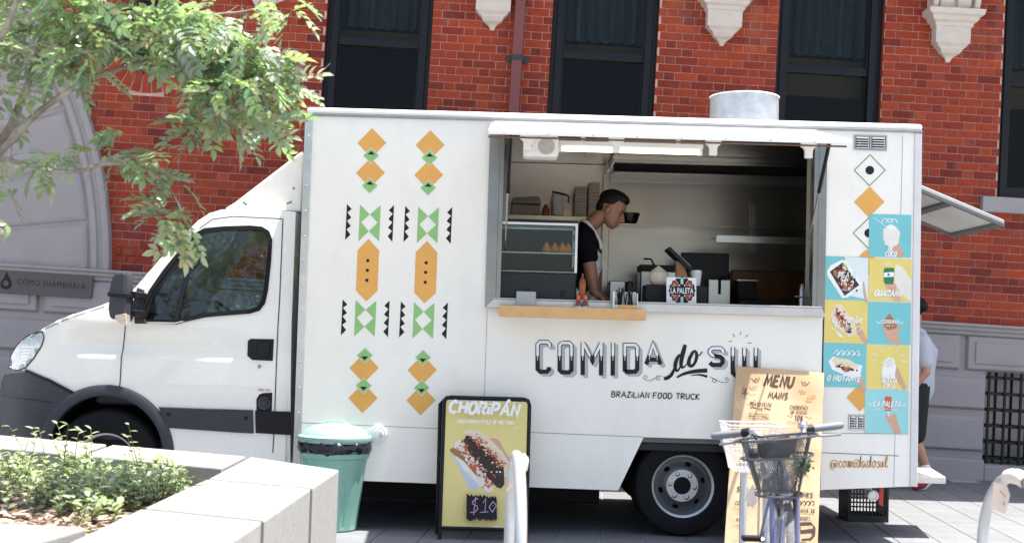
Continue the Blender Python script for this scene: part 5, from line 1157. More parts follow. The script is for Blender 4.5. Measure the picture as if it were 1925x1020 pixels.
# on the left shelf
L0 = LSZ+.0005
a, c = P(961, 384, 11.05), P(1016, 384, 11.05)
eg = thing('egg_cartons', 'grey pulp egg trays stacked at the left end of the shelf', 'egg carton', ((a.x+c.x)/2, 11.18, L0)); PULP = mat('pulp', (.30, .26, .20), .9, var=.15, bump=.3)
MB().box(a.x, c.x, 11.05, 11.3, L0, L0+.09).build('tray', PULP, eg, bev=.015); MB().hexa([(a.x-.01, 11.04, L0+.095), (c.x+.01, 11.04, L0+.1), (c.x+.01, 11.3, L0+.1), (a.x-.01, 11.3, L0+.095)], [(a.x+.02, 11.07, L0+.15), (c.x-.01, 11.07, L0+.165), (c.x-.02, 11.28, L0+.165), (a.x+.03, 11.28, L0+.15)]).build('lid', PULP, eg, bev=.015)
for px0, py0, px1, nm, lb, m_ in ((1038, 358, 1063, 'white_tub', 'white plastic tub with dark lid rim in the middle of the shelf', mat('tub_white', (.5, .47, .42), .5)), (1081, 350, 1104, 'box_stack', 'tall stack of pale takeaway trays left of the worker on the shelf', mat('tray_card', (.42, .34, .27), .8)), (1107, 342, 1128, 'box_stack', 'tallest stack of pale takeaway boxes next to the worker on the shelf', MATS['tray_card'] if 'tray_card' in MATS else None)):
    a, c = P(px0, py0, 11.08), P(px1, py0, 11.08); s = thing(nm, lb, 'tub' if nm == 'white_tub' else 'box stack', ((a.x+c.x)/2, 11.18, L0))
    if nm == 'white_tub':
        b = MB(); b.hexa([(a.x+.01, 11.08, L0), (c.x-.01, 11.08, L0), (c.x-.01, 11.28, L0), (a.x+.01, 11.28, L0)], [(a.x, 11.07, a.z-.01), (c.x, 11.07, a.z-.03), (c.x, 11.29, a.z-.03), (a.x, 11.29, a.z-.01)]); b.build('tub', m_, s, bev=.02); b = MB(); b.tube([(a.x, 11.065, a.z-.012), (c.x, 11.065, a.z-.032), (c.x+.03, 11.07, a.z-.05), (c.x+.025, 11.07, a.z-.1)], .008); b.build('handle', BLACKP, s)
    else:
        n_ = 10; H_ = a.z-L0
        for k in range(n_): MB().box(a.x+.002*(k % 2), c.x-.002*((k+1) % 2), 11.08, 11.3, L0+H_*k/n_+.001, L0+H_*(k+1)/n_-.001).build('tray', m_, s, bev=.004)
x = X(1026, 395, 11.1); o = MB().lathe([(0, 0), (.03, 0), (.032, .06), (.02, .08), (.012, .1), (0, .1)], (0, 0, 0), n=16).build('sauce_jar', mat('jar_orange', (.3, .07, .02), .3), at=(0, 0, 0), smooth=40); o.location = (x, 11.1, L0); tag(o, 'orange sauce jar beside the egg trays on the shelf', 'jar')
x = X(1178, 402, 11.25); zb = zz+.0005 if False else Z(1330, 424, 11.1)+.0005
o = MB().lathe([(0, 0), (.05, 0), (.075, .03), (.092, .09), (.096, .1), (.09, .098), (.07, .03), (.045, .006), (0, .006)], (0, 0, 0), n=28).build('mixing_bowl', STEEL, at=(0, 0, 0), smooth=40); o.location = (x+.02, 11.25, zb); tag(o, 'steel mixing bowl on the back shelf beside the worker head', 'bowl')

# ================================================================= PEOPLE
def body_obj(mb, name, m, parent, vox=.008, it=3):
    o = mb.build(name, m, parent, smooth=True)
    r = o.modifiers.new('remesh', 'REMESH'); r.mode = 'VOXEL'; r.voxel_size = vox; r.use_smooth_shade = True
    s = o.modifiers.new('smooth', 'SMOOTH'); s.factor = .5; s.iterations = it
    return o
HS = [(.0, .072, .03, .022), (.012, .086, .012, .036), (.03, .092, -.012, .05), (.055, .09, -.04, .058), (.08, .09, -.07, .064), (.1, .088, -.088, .068), (.12, .082, -.097, .071), (.14, .089, -.102, .0735), (.165, .09, -.104, .074), (.19, .08, -.1, .069), (.21, .064, -.086, .058), (.225, .04, -.062, .042), (.236, .012, -.03, .02)]
def head(mb, M):
    n = 24; vs = []
    for z, xf, xb, hw in HS:
        c, a = (xf+xb)/2, (xf-xb)/2
        for k in range(n):
            t = 2*math.pi*k/n; ct, st = math.cos(t), math.sin(t)
            x = c+a*math.copysign(abs(ct)**.85, ct); y = hw*math.copysign(abs(st)**.9, st); vs.append(M @ Vector((x, y, z)))
    fs = [(i*n+k, i*n+(k+1) % n, (i+1)*n+(k+1) % n, (i+1)*n+k) for i in range(len(HS)-1) for k in range(n)]+[list(range(n))[::-1], list(range((len(HS)-1)*n, len(HS)*n))]
    mb.add(vs, fs)
    mb.cap([M @ Vector(p) for p in ((.084, 0, .13), (.104, 0, .102), (.114, 0, .084))], [.009, .012, .015], 10)
    for s in (-1, 1): mb.ell(M @ Vector((.095, .011*s, .076)), (.01, .01, .008), 8)
    mb.cap([M @ Vector((.09, -.018, .052)), M @ Vector((.096, 0, .053)), M @ Vector((.09, .018, .052))], [.006, .008, .006], 8); mb.cap([M @ Vector((.086, -.016, .04)), M @ Vector((.092, 0, .039)), M @ Vector((.086, .016, .04))], [.006, .008, .006], 8)
    R3 = M.to_3x3()
    for s in (-1, 1): mb.ell(M @ Vector((-.006, .078*s, .105)), (.02, .01, .032), 12, R3)
    for s in (-1, 1): mb.cap([M @ Vector((.082, .012*s, .134)), M @ Vector((.078, .045*s, .134))], [.009, .008], 8)
def hand_to(mb, w, d, up, s=1.0, curl=.35):
    w = Vector(w); d = Vector(d).normalized(); up = Vector(up).normalized(); sd = d.cross(up).normalized()
    mb.cap([w, w+d*.045*s, w+d*.085*s], [.026*s, .03*s, .026*s], 10)
    for k, (o, L) in enumerate(((-.032, .07), (-.011, .078), (.011, .074), (.031, .058))):
        a = w+d*.085*s+sd*o*s; p1 = a+d*L*.5*s-up*curl*.01; p2 = p1+(d-up*curl).normalized()*L*.5*s; mb.cap([a-d*.02*s, p1, p2], [.0105*s, .0095*s, .008*s], 8)
    a = w+d*.03*s-sd*.028*s; mb.cap([a, a+(d*.5-sd*.7-up*.2).normalized()*.035*s, a+(d*.85-sd*.55-up*.2).normalized()*.065*s], [.013*s, .011*s, .009*s], 8)
HAIR = mat('hair_black', (.003, .0025, .0025), .6, spec=.25, var=.3, vscale=60, bump=.4, bscale=120)
# --- the worker leaning on the bench
WYY = 9.92
def W(px, py, dy=0): return P(px, py, WYY+dy)
wk = thing('person', 'person in black t-shirt and patterned apron leaning on the bench inside the hatch', 'person', (W(1075, 600).x, WYY, .7505))
fx = wk.location.x
hipc = W(1066, 596); hipc.z = 1.62
chest = W(1090, 470); sho = W(1100, 436)
HM = Matrix.Translation(W(1133, 421)) @ Euler((0, 0, -.22)).to_matrix().to_4x4() @ Euler((0, .52, 0)).to_matrix().to_4x4() @ Matrix.Scale(1.08, 4)
b = MB(); head(b, HM)
b.cap([W(1094, 448, .03), W(1108, 425, .02), HM @ Vector((-.035, 0, .07))], [.07, .06, .058], 14)
for s in (-.06, .08): b.cap([hipc+Vector((0, s, 0)), W(1078, 540, s), W(1097, 480, s), W(1098, 450, s*.6)], [.1, .095, .095, .08], 16)
sh0, el0, wr0 = W(1099, 449, -.17), W(1109, 503, -.2), W(1116, 548, -.2)
hz_ = CT+.02
b.cap([W(1096, 446, -.04), sh0], [.09, .062]); b.cap([sh0, el0], [.06, .049]); b.cap([el0, el0.lerp(wr0, .3), wr0], [.049, .05, .034]); hand_to(b, Vector((wr0.x, wr0.y, max(wr0.z, hz_+.03))), (.62, -.1, -.5), (.5, 0, .8), 1.0, .5)
sh1, el1, wr1 = W(1104, 448, .2), W(1122, 505, .22), W(1124, 550, .2)
b.cap([W(1098, 446, .06), sh1], [.09, .06]); b.cap([sh1, el1], [.056, .043]); b.cap([el1, wr1], [.043, .029]); hand_to(b, wr1, (.6, 0, -.5), (.5, 0, .8))
for s in (-.1, .1): b.cap([hipc+Vector((0, s, -.02)), Vector((fx+.02, WYY+s*1.1, 1.2)), Vector((fx-.02, WYY+s*1.2, .82))], [.095, .065, .045]); b.cap([Vector((fx-.04, WYY+s*1.2, .78)), Vector((fx+.12, WYY+s*1.3, .775))], [.032, .026])
body_obj(b, 'body', SKIND, wk, .0065, 2)
b = MB(); b.ell(HM @ Vector((-.024, 0, .168)), (.098, .079, .08), 24, HM.to_3x3()); b.ell(HM @ Vector((-.062, 0, .115)), (.05, .066, .07), 20, HM.to_3x3()); b.ell(HM @ Vector((.0, 0, .212)), (.086, .07, .045), 16, HM.to_3x3())
for k in range(70):
    a_ = random.uniform(-1, 1); xx = random.uniform(-.06, .07); q = HM @ Vector((xx, a_*.05, .25-abs(a_)*.018-1.2*max(0, xx-.01)**1.5)); b.cap([q, q+HM.to_3x3() @ Vector((.014, a_*.01, .008))], [.008, .004], 6)
body_obj(b, 'hair', HAIR, wk, .006, 1)
b = MB()
for s in (-1, 1):
    b.ell(HM @ Vector((.082, .033*s, .118)), (.006, .012, .006), 10, HM.to_3x3())
b.build('eye', mat('eye_dark', (.02, .015, .012), .2), wk, smooth=True)
b = MB()
for s in (-1, 1): b.cap([HM @ Vector((.09, .016*s, .141)), HM @ Vector((.086, .034*s, .144)), HM @ Vector((.074, .05*s, .138))], [.004, .005, .003], 6)
b.build('eyebrow', HAIR, wk, smooth=True)
b = MB()
for s in (-.06, .08): b.cap([hipc+Vector((0, s, .02)), W(1078, 540, s), W(1098, 480, s), W(1099, 450, s*.6)], [.12, .115, .112, .085], 16)
b.cap([W(1099, 460, -.1), W(1099, 460, .14)], [.095, .095]); b.cap([W(1096, 447, -.03), sh0+Vector((0, 0, .01))], [.105, .082]); b.cap([sh0, sh0.lerp(el0, .62)], [.083, .072]); b.cap([W(1098, 446, .06), sh1], [.1, .08]); b.cap([sh1, sh1.lerp(el1, .62)], [.08, .07])
b.cap([W(1094, 446, .02), W(1102, 430, .02)], [.085, .072], 12)
body_obj(b, 't_shirt', mat('tshirt_black', (.004, .004, .005), .95, var=.2, bump=.3, bscale=25, spec=.1), wk, .009, 3)
b = MB()
for s in (-.1, .1): b.cap([hipc+Vector((0, s, 0)), Vector((fx+.02, WYY+s*1.1, 1.2)), Vector((fx-.02, WYY+s*1.2, .84))], [.115, .085, .07])
body_obj(b, 'trousers', mat('trousers_dark', (.02, .02, .024), .9), wk, .012, 2)
APR = mat('apron', (.66, .66, .63), .85, var=.0, hue2=(.36, .38, .4), vscale=95)
APP = mat('apron_strap', (.6, .6, .58), .85, var=.05)
b = MB()
for s in (-.085, .085): b.tube(crom([W(1130, 468, s), W(1127, 452, s), W(1118, 436, s*.95), W(1107, 421, s*.85), W(1098, 415, s*.5), W(1095, 414, 0)], 5), .012, 8)
b.build('apron_strap', APP, wk, smooth=True)
bib = []; nv_ = 14
L_ = [(1122, 466), (1131, 478), (1131, 505), (1122, 530), (1114, 548), (1108, 575), (1104, 610), (1098, 680)]
for k, (px, py) in enumerate(L_):
    hw = .115 if k < 2 else (.14 if k < 4 else .19)
    for j in range(nv_+1):
        s = 2*j/nv_-1; bib.append(W(px, py, s*hw)+Vector((-.05*s*s*(1 if k < 3 else 2.6), 0, 0)))
b = MB().add(bib, [(i*(nv_+1)+j, i*(nv_+1)+j+1, (i+1)*(nv_+1)+j+1, (i+1)*(nv_+1)+j) for i in range(len(L_)-1) for j in range(nv_)])
ap = b.build('apron', APR, wk, smooth=True); s_ = ap.modifiers.new('s', 'SOLIDIFY'); s_.thickness = .012
# --- passer-by behind the tail of the truck
PY = 12.95; g0 = P(1731, 640, PY)
pb = thing('person', 'person with dark curly hair in grey t-shirt and black shorts behind the truck tail', 'person', (g0.x-.06, PY, 0))
ox_ = g0.x-.07
V3 = lambda x, y, z: Vector((ox_+x, PY+y, z))
HM = Matrix.Translation(V3(.0, 0, 1.60)) @ Euler((0, 0, 2.6)).to_matrix().to_4x4() @ Euler((0, .12, 0)).to_matrix().to_4x4()
b = MB(); head(b, HM); b.cap([V3(.02, 0, 1.46), V3(.005, 0, 1.54), HM @ Vector((-.02, 0, .05))], [.07, .058, .06], 14)
b.cap([V3(.02, 0, .98), V3(.03, 0, 1.15), V3(.05, 0, 1.35), V3(.03, 0, 1.45)], [.15, .14, .16, .1], 16)
for s in (-1, 1):
    S = V3(.03, .19*s, 1.43); E_ = V3(.05, .25*s, 1.14); Wr = V3(-.1, .2*s, .93); b.cap([V3(.03, .05*s, 1.43), S], [.08, .06]); b.cap([S, E_], [.055, .042]); b.cap([E_, Wr], [.042, .028]); hand_to(b, Wr, (-.6, 0, -.6), (-.5, 0, .6))
legs = [(V3(.0, -.1, .95), V3(-.02, -.11, .52), V3(.12, -.12, .17), 1), (V3(.0, .1, .95), V3(-.03, .11, .52), V3(-.03, .11, .1), 0)]
for a_, k_2, f2, lift in legs: b.cap([a_, k_2, k_2.lerp(f2, .35), f2], [.1, .06, .06, .035])
b.cap([V3(.12, -.12, .17), V3(.04, -.12, .06)], [.036, .03]); b.cap([V3(-.02, .11, .06), V3(-.16, .11, .04)], [.035, .03])
body_obj(b, 'body', SKIN, pb, .009, 2)
b = MB()
for k in range(90):
    t_, f2 = random.uniform(0, 6.28), random.uniform(-.25, 1); r_ = math.sqrt(max(0, 1-f2*f2)); q = HM @ Vector((-.022+.098*r_*math.cos(t_)-.01, .084*r_*math.sin(t_), .15+.098*f2))
    if (HM.inverted() @ q).x < .06 or f2 > .6: b.ell(q, (.026, .026, .024), 8)
b.ell(HM @ Vector((-.025, 0, .16)), (.1, .084, .092), 20, HM.to_3x3()); body_obj(b, 'hair', HAIR, pb, .008, 0)
b = MB(); b.cap([V3(.02, 0, .98), V3(.04, 0, 1.15), V3(.055, 0, 1.34), V3(.03, 0, 1.46)], [.185, .165, .18, .11], 18)
b.cap([V3(.03, -.1, 1.06), V3(.05, -.12, 1.35)], [.13, .12]); b.cap([V3(.03, .1, 1.06), V3(.05, .12, 1.35)], [.13, .12])
for s in (-1, 1): b.cap([V3(.03, .06*s, 1.43), V3(.03, .19*s, 1.42)], [.1, .085]); b.cap([V3(.03, .19*s, 1.42), V3(.045, .23*s, 1.24)], [.083, .078])
body_obj(b, 't_shirt', mat('tshirt_grey', (.42, .44, .5), .95, var=.08, vscale=40, bump=.35, bscale=14), pb, .01, 3)
b = MB()
for a_, k_2, f2, lift in legs: b.cap([a_+Vector((0, 0, .06)), a_.lerp(k_2, .95)], [.135, .115])
body_obj(b, 'shorts', mat('shorts_black', (.012, .012, .014), .9), pb, .011, 2)
SOCK = mat('sock_white', (.75, .75, .78), .9); REDS = mat('shoe_red', (.36, .03, .04), .7)
b = MB(); b.cap([V3(.09, -.12, .235), V3(.12, -.12, .17)], [.046, .044]); body_obj(b, 'sock', SOCK, pb, .007, 1); b = MB(); b.cap([V3(-.03, .11, .19), V3(-.03, .11, .1)], [.044, .042]); body_obj(b, 'sock', SOCK, pb, .007, 1)
b = MB(); b.cap([V3(.125, -.12, .145), V3(.06, -.12, .06), V3(.0, -.12, .04)], [.047, .046, .038]); body_obj(b, 'shoe', REDS, pb, .007, 1); b = MB(); b.cap([V3(.0, .11, .055), V3(-.1, .11, .05), V3(-.18, .11, .04)], [.045, .045, .036]); body_obj(b, 'shoe', REDS, pb, .007, 1)
b = MB(); b.cap([V3(.155, -.12, .11), V3(.085, -.12, .03), V3(.01, -.12, .016)], [.03, .022, .014]); body_obj(b, 'sole', SOCK, pb, .007, 1); b = MB(); b.cap([V3(.02, .11, .02), V3(-.2, .11, .018)], [.02, .018]); body_obj(b, 'sole', SOCK, pb, .007, 1)
# ================================================================= STREET THINGS
# --- green dustbin
gb = G(648, 990); BXc = X(627, 990, gb.y-.0); BYc = gb.y-.12; sc_px = F/BYc
BXc = X(628, 900, BYc); zt = Z(628, 832, BYc)
bn = thing('dustbin', 'pale green plastic dustbin with domed lid and black bag beside the planter', 'dustbin', (BXc, BYc, 0))
BGR = mat('bin_green', (.21, .42, .34), .45, var=.1, vscale=7, dirt=.25, bump=.05); LIDG = mat('lid_green', (.24, .37, .33), .45, var=.08, dirt=.15)
R1, R0 = .238, .165
nn = 72; prof = [(R0-.012, .0), (R0, .012), (R0+.004, .05), (R0+(R1-R0)*.5, .3), (R1-.012, zt-.1), (R1+.004, zt-.09), (R1+.006, zt-.06), (R1-.008, zt-.055), (R1-.004, zt)]
vs_ = []
for i, (r, h) in enumerate(prof):
    for k in range(nn):
        t_ = 2*math.pi*k/nn; rr = r-(.006 if (k % 6 in (0, 1)) and .02 < h < zt-.12 else 0); vs_.append((BXc+rr*math.cos(t_), BYc+rr*math.sin(t_), h))
MB().add(vs_, [(i*nn+k, i*nn+(k+1) % nn, (i+1)*nn+(k+1) % nn, (i+1)*nn+k) for i in range(len(prof)-1) for k in range(nn)]+[list(range(nn))[::-1]]).build('bin_body', BGR, bn, smooth=35)
vs_ = []; n2 = 90
for i, (dr, h) in enumerate(((.004, zt-.05), (.014, zt-.046), (.018, zt-.035), (.02, zt-.015), (.018, zt+.006), (.006, zt+.014))):
    for k in range(n2): t_ = 2*math.pi*k/n2; w_ = random.uniform(-.006, .006)+.007*math.sin(k*.9+i*1.7); vs_.append((BXc+(R1+dr+w_*.5)*math.cos(t_), BYc+(R1+dr+w_*.5)*math.sin(t_), h+w_*1.6+(.008*math.sin(k*.35) if i < 3 else 0)))
MB().add(vs_, [(i*n2+k, i*n2+(k+1) % n2, (i+1)*n2+(k+1) % n2, (i+1)*n2+k) for i in range(5) for k in range(n2)]).build('bin_bag', mat('bag_black', (.012, .012, .014), .28, var=.3), bn, smooth=True)
lp = [(R1-.004, zt+.015), (R1+.018, zt+.012), (R1+.024, zt+.03), (R1+.022, zt+.05), (R1+.008, zt+.056), (R1-.01, zt+.06), (R1-.03, zt+.09), (R1-.08, zt+.12), (R1-.15, zt+.137), (.03, zt+.142), (0, zt+.142)]
lid = MB().lathe(lp, (BXc, BYc, 0), n=56).build('lid', LIDG, bn, smooth=35)
b = MB(); b.hexa([(BXc-.12, BYc-.035, zt+.132), (BXc+.1, BYc-.035, zt+.132), (BXc+.1, BYc+.035, zt+.132), (BXc-.12, BYc+.035, zt+.132)], [(BXc-.06, BYc-.022, zt+.168), (BXc+.05, BYc-.022, zt+.168), (BXc+.05, BYc+.022, zt+.168), (BXc-.06, BYc+.022, zt+.168)]); b.build('lid_handle', LIDG, lid, bev=.012)
# --- sandwich board
AFY0, AFY1 = 8.97, 9.07
zt = Z(910, 745, AFY1); ax0, ax1 = X(828, 880, 9.0), X(995, 880, 9.0)
ab = thing('sandwich_board', 'yellow sandwich board sign with a hot dog picture in black frame', 'sandwich board', ((ax0+ax1)/2, 9.05, 0))
FRB = mat('frame_black', (.008, .008, .009), .5, var=.2, spec=.3)
def fy(z): return AFY0+(AFY1-AFY0)*z/zt
pl_ = Plane((0, AFY0, 0), Vector((0, -zt, AFY1-AFY0)))
b = MB(); r_ = .014
b.tube([(ax0+.01, AFY0, .0), (ax0+.01, fy(zt-.05), zt-.05), (ax0+.02, fy(zt-.02), zt-.02), (ax0+.05, fy(zt-.01), zt-.01), (ax1-.05, fy(zt-.01), zt-.01), (ax1-.02, fy(zt-.02), zt-.02), (ax1-.01, fy(zt-.05), zt-.05), (ax1-.01, AFY0, 0)], r_, 8)
zb = Z(910, 992, 9.0); b.tube([(ax0+.01, fy(zb), zb), (ax1-.01, fy(zb), zb)], r_*.9, 8); b.build('front_frame', FRB, ab, smooth=50)
b = MB(); bx = -.02; b.tube([(ax0+bx, 9.215, 0), (ax0+bx, 9.12, zt-.06), (ax0+.02, 9.105, zt-.015), (ax1-.03, 9.105, zt-.015), (ax1-.01, 9.12, zt-.06), (ax1-.01, 9.215, 0)], r_, 8); b.tube([(ax0+bx, 9.2, .12), (ax1-.01, 9.2, .12)], r_*.8, 8); b.build('rear_frame', FRB, ab, smooth=50)
b = MB(); b.tube([(ax0-.004, fy(.55), .55), (ax0-.015, 9.165, .5)], .006); b.build('stay', FRB, ab)
f4 = [Vector((x, fy(z), z)) for x, z in ((ax0+.02, zb+.01), (ax1-.02, zb+.01), (ax1-.02, zt-.03), (ax0+.02, zt-.03))]
b = MB(); nrm = pl_.n; b.hexa([p+nrm*.004 for p in f4], [p-nrm*.004 for p in f4]); pan = b.build('sign_panel', mat('board_yellow', (.72, .60, .22), .5, var=.06, vscale=4, dirt=.12), ab)
i = Ink(pl_, .0045)
PAP = mat('print_paper', (.5, .56, .62), .5, var=.12, vscale=30); PC2 = PCOL+[PAP, INKB]; 
za = lambda x, y: (820+x/3.7778, 740+y/3.7778)
def A(m_): i.cur = PC2.index(m_)
A(HAND); i.poly([za(*p) for p in ((378, 318), (400, 310), (445, 325), (480, 390), (540, 480), (600, 560), (590, 600), (540, 610), (470, 560), (520, 560))]); A(HAND); i.poly([za(*p) for p in ((490, 560), (560, 560), (570, 600), (520, 608), (480, 600))])
A(PAP); i.poly([za(*p) for p in ((100, 420), (150, 500), (240, 680), (320, 660), (370, 700), (300, 600), (180, 470))])
A(BUN); i.poly([za(*p) for p in ((198, 270), (215, 245), (260, 245), (330, 275), (400, 335), (470, 410), (520, 490), (528, 545), (510, 590), (470, 600), (330, 480), (240, 360))])
A(CREAM); i.poly([za(*p) for p in ((130, 350), (165, 320), (220, 370), (400, 640), (405, 680), (385, 700), (340, 680), (200, 540), (140, 450))])
A(MEAT); i.poly([za(*p) for p in ((195, 330), (215, 292), (250, 300), (420, 440), (480, 520), (485, 640), (460, 670), (430, 660), (330, 560), (230, 410))])
A(BROWN); i.poly([za(*p) for p in ((92, 395), (120, 380), (180, 405), (290, 560), (285, 580), (200, 480), (120, 425))])
rs = random.Random(3)
for k in range(70):
    t_ = rs.random(); x = 170+t_*215+rs.gauss(0, 22); y = 355+t_*290+rs.gauss(0, 18); A(rs.choice([TOM, TOM, TOM, CREAM, BUN])); p = za(x, y); r2 = rs.uniform(7, 17)/3.78; i.blob(p[0], p[1], r2, r2*.7, rs.uniform(0, 3), .3, 7)
for k in range(150):
    t_ = rs.random(); x = 265+t_*225+rs.gauss(0, 16); y = 305+t_*205+rs.gauss(0, 16); A(rs.choice([TOM, TOM, mat('print_orange', (.6, .17, .03), .4)] if False else [TOM, TOM, TOM, BUN])); p = za(x, y); r2 = rs.uniform(4, 9)/3.78; i.blob(p[0], p[1], r2, r2*.8, 0, .2, 6)
for k in range(40):
    t_ = rs.random(); x = 220+t_*240+rs.gauss(0, 12); y = 320+t_*310+rs.gauss(0, 10); A(MEAT); p = za(x, y); r2 = rs.uniform(9, 18)/3.78; i.blob(p[0], p[1], r2, r2*.7, 0, .3, 7)
for (x, y) in ((325, 358), (355, 415), (400, 488), (392, 552), (430, 552), (455, 552), (250, 462), (265, 475), (320, 500), (335, 600)): A(INKW); p = za(x, y); i.blob(p[0], p[1], 2.2, 1.5, .5, .3, 6)
A(INKB); pts = []
for k in range(34): pts.append(za(217+k*6.3, 712+rs.uniform(-9, 10)+k*.6))
pts += [za(430, 745), za(432, 880)]
for k in range(34): pts.append(za(430-k*6.2, 890+rs.uniform(-12, 18)))
pts += [za(216, 880)]
i.poly(pts)
i.build('hot_dog_print', PC2, pan)
w = Ink(pl_, .05*0+.0045+.00012*330); INK2 = mat('chalk_pink', (.55, .32, .55), .7)
w.text('CHORiPÁN', za(92, 132), za(590, 160), 22, shear=.15, w=5.6); w.build('board_title', INKW, pan); w = Ink(pl_, .0045+.00012*330); w.text('ARGENTINIAN STYLE OF HOT DOG', za(147, 206), za(548, 218), 6.6, shear=.15, w=1.3)
w.line([za(557, 202), za(556, 214)], 1); w.line([za(560, 240), za(564, 232), za(564, 244)], .8); w.line([za(575, 234), za(582, 234), za(580, 245), za(588, 240)], .8); scribble(w, za(408, 942), za(498, 946), 2.6)
tag(w.build('board_lettering', INKW, pan), kind='stuff')
w = Ink(pl_, .0045+.00012*380)
for pts in ([(300, 745), (285, 738), (258, 762), (262, 780), (290, 790), (296, 812), (280, 834), (242, 838)], [(282, 728), (266, 856)], [(334, 770), (354, 740), (346, 834)], [(312, 838), (372, 832)], [(402, 762), (376, 800), (400, 836), (428, 790), (404, 760)]): w.line([za(*p) for p in pts], 1.5)
w.disc(*za(405, 790), .9, n=6); w.build('price_chalk', INK2, pan)
# --- plywood menu board leaning on the truck
zt = Z(1465, 698, 9.235); bY0, bY1 = 8.86, 9.225
mpl = Plane((0, bY0, 0), Vector((0, -zt, bY1-bY0)))
tl, tr, br, bl = mpl.pt(1384, 688), mpl.pt(1549, 701), mpl.pt(1536, 1040), mpl.pt(1360, 1040)
def ground_on(p, q):
    t_ = (0.001-p.z)/(q.z-p.z); return p+(q-p)*t_
bl, br = ground_on(tl, bl), ground_on(tr, br)
b = MB(); q4 = [bl, br, tr, tl]; b.hexa([p+mpl.n*.009 for p in q4], [p-mpl.n*.003+Vector((0, 0, .0)) for p in q4])
mb = thing('menu_board', 'tall pale plywood menu board leaning on the truck side behind the bicycle', 'menu board', tuple((bl+br)/2))
PLY = mat('plywood', (.60, .43, .26), .6, var=.16, vscale=5, hue2=(.50, .33, .18)); mbo = b.build('board', PLY, mb, bev=.002)
i = Ink(mpl, .0105); zm = lambda x, y: (1370+x/6.8, 680+y/6.8)
BRN = mat('menu_ink', (.06, .03, .02), .6, var=.2)
def mtext(*a, **k): q = Ink(mpl, .0112); q.text(*a, **k); q.build('menu_heading', BRN, mbo)
mtext('MENU', zm(447, 308), zm(830, 328), 20, shear=.18, bold=.03, space=1.05); mtext('MAiNS', zm(497, 466), zm(752, 482), 12, shear=.18, bold=.018); mtext('PRATO FEiTO', zm(262, 560), zm(540, 580), 7, shear=.15, bold=.008)
mtext('CHORiPÁN', zm(775, 602), zm(1005, 616), 7, shear=.15, bold=.006); mtext('OR VEGPÁN', zm(783, 662), zm(997, 676), 6, shear=.15, bold=.004); mtext('10$', zm(835, 742), zm(940, 750), 8.5, shear=.1, bold=.02)
for k, y in enumerate((668, 700, 730, 762, 785)): scribble(i, zm(262-k*10, y), zm(510+k*6, y+14), 2.4)
for k, y in enumerate((775, 800)): scribble(i, zm(740, y), zm(1010, y+14), 2.2)
i.line([zm(265, 598), zm(300, 590), zm(318, 602), zm(345, 598)], 2.4, sm=3); mtext('14$', zm(366, 618), zm(425, 622), 4.5, bold=.01); i.line([zm(445, 612), zm(470, 606), zm(495, 622), zm(525, 618)], 2.4, sm=3)
for s, ox_, oy_ in ((1, 335, 240), (-1, 965, 285)):
    i.line([zm(ox_-s*55, oy_-20), zm(ox_-s*20, oy_+25), zm(ox_+s*25, oy_+25), zm(ox_+s*45, oy_-30)], 1.8, sm=5); i.line([zm(ox_-s*20, oy_+20), zm(ox_+s*5, oy_-20), zm(ox_+s*15, oy_), zm(ox_-s*5, oy_+5)], 1.4, sm=5)
for k in range(34):
    x, y = 215+rs.gauss(0, 38), 405+rs.gauss(0, 35); p = zm(x, y); i.blob(p[0], p[1], 1.5, .8, rs.uniform(.5, 1.5), .1, 6)
i.line([zm(735, 710), zm(750, 698), zm(765, 712), zm(790, 718), zm(800, 700), zm(785, 695)], 1, sm=4); i.line([zm(965, 722), zm(985, 712), zm(1005, 740), zm(1040, 730), zm(1025, 715)], 1, sm=4)
zk = lambda x, y: (1320+x/3.9214, 760+y/3.9214)
mtext('SNACKS', zk(250, 640), zk(430, 652), 9, shear=.15, bold=.014); mtext('COXINHA', zk(238, 738), zk(350, 746), 7, shear=.1, bold=.004); mtext('BATATA', zk(250, 856), zk(330, 862), 5, shear=.1); mtext('CHIPPING', zk(240, 902), zk(330, 908), 4, shear=.1) if False else None
for k, y in enumerate((768, 782, 798, 815)): scribble(i, zk(215+k*8, y), zk(330, y+8), 2.2)
scribble(i, zk(270, 875), zk(325, 878), 2); scribble(i, zk(240, 905), zk(325, 908), 3.6); scribble(i, zk(245, 920), zk(320, 924), 2)
mtext('DRINKS', zk(680, 676), zk(812, 688), 9, shear=.15, bold=.012); mtext('GUARANÁ 3$', zk(640, 790), zk(826, 800), 7, shear=.12, bold=.006); mtext('AGUA COCO', zk(640, 848), zk(776, 852), 5, shear=.1)
for q in range(4): i.line([zk(690+q*32, 745), zk(698+q*32, 722), zk(716+q*32, 722), zk(718+q*32, 744), zk(706+q*32, 748)], 2, sm=4)
scribble(i, zk(690, 815), zk(815, 822), 1.8)
for k, y in enumerate((232, 262, 282, 300)): scribble(i, zk(705, y), zk(775, y+5), 3 if k == 0 else 2.4)
scribble(i, zk(330, 525), zk(375, 528), 3); scribble(i, zk(330, 550), zk(375, 553), 3)
i.poly([zk(*p) for p in ((700, 875), (790, 872), (825, 915), (820, 975), (790, 1010), (720, 1012))], [[zk(*p) for p in ((715, 902), (800, 898), (806, 920), (715, 932))], [zk(*p) for p in ((715, 962), (790, 955), (800, 972), (780, 990), (715, 996))]])
tag(i.build('menu_lettering', BRN, mbo), kind='stuff')
i = Ink(mpl, .0105); p = zm(1055, 450); i.blob(p[0], p[1], 9, 4, -.15, .12); p = zm(1020, 500); i.blob(p[0], p[1], 6, 3, .1, .12); i.build('menu_picture', mat('menu_orange', (.52, .24, .09), .6, var=.25, vscale=40), mbo)
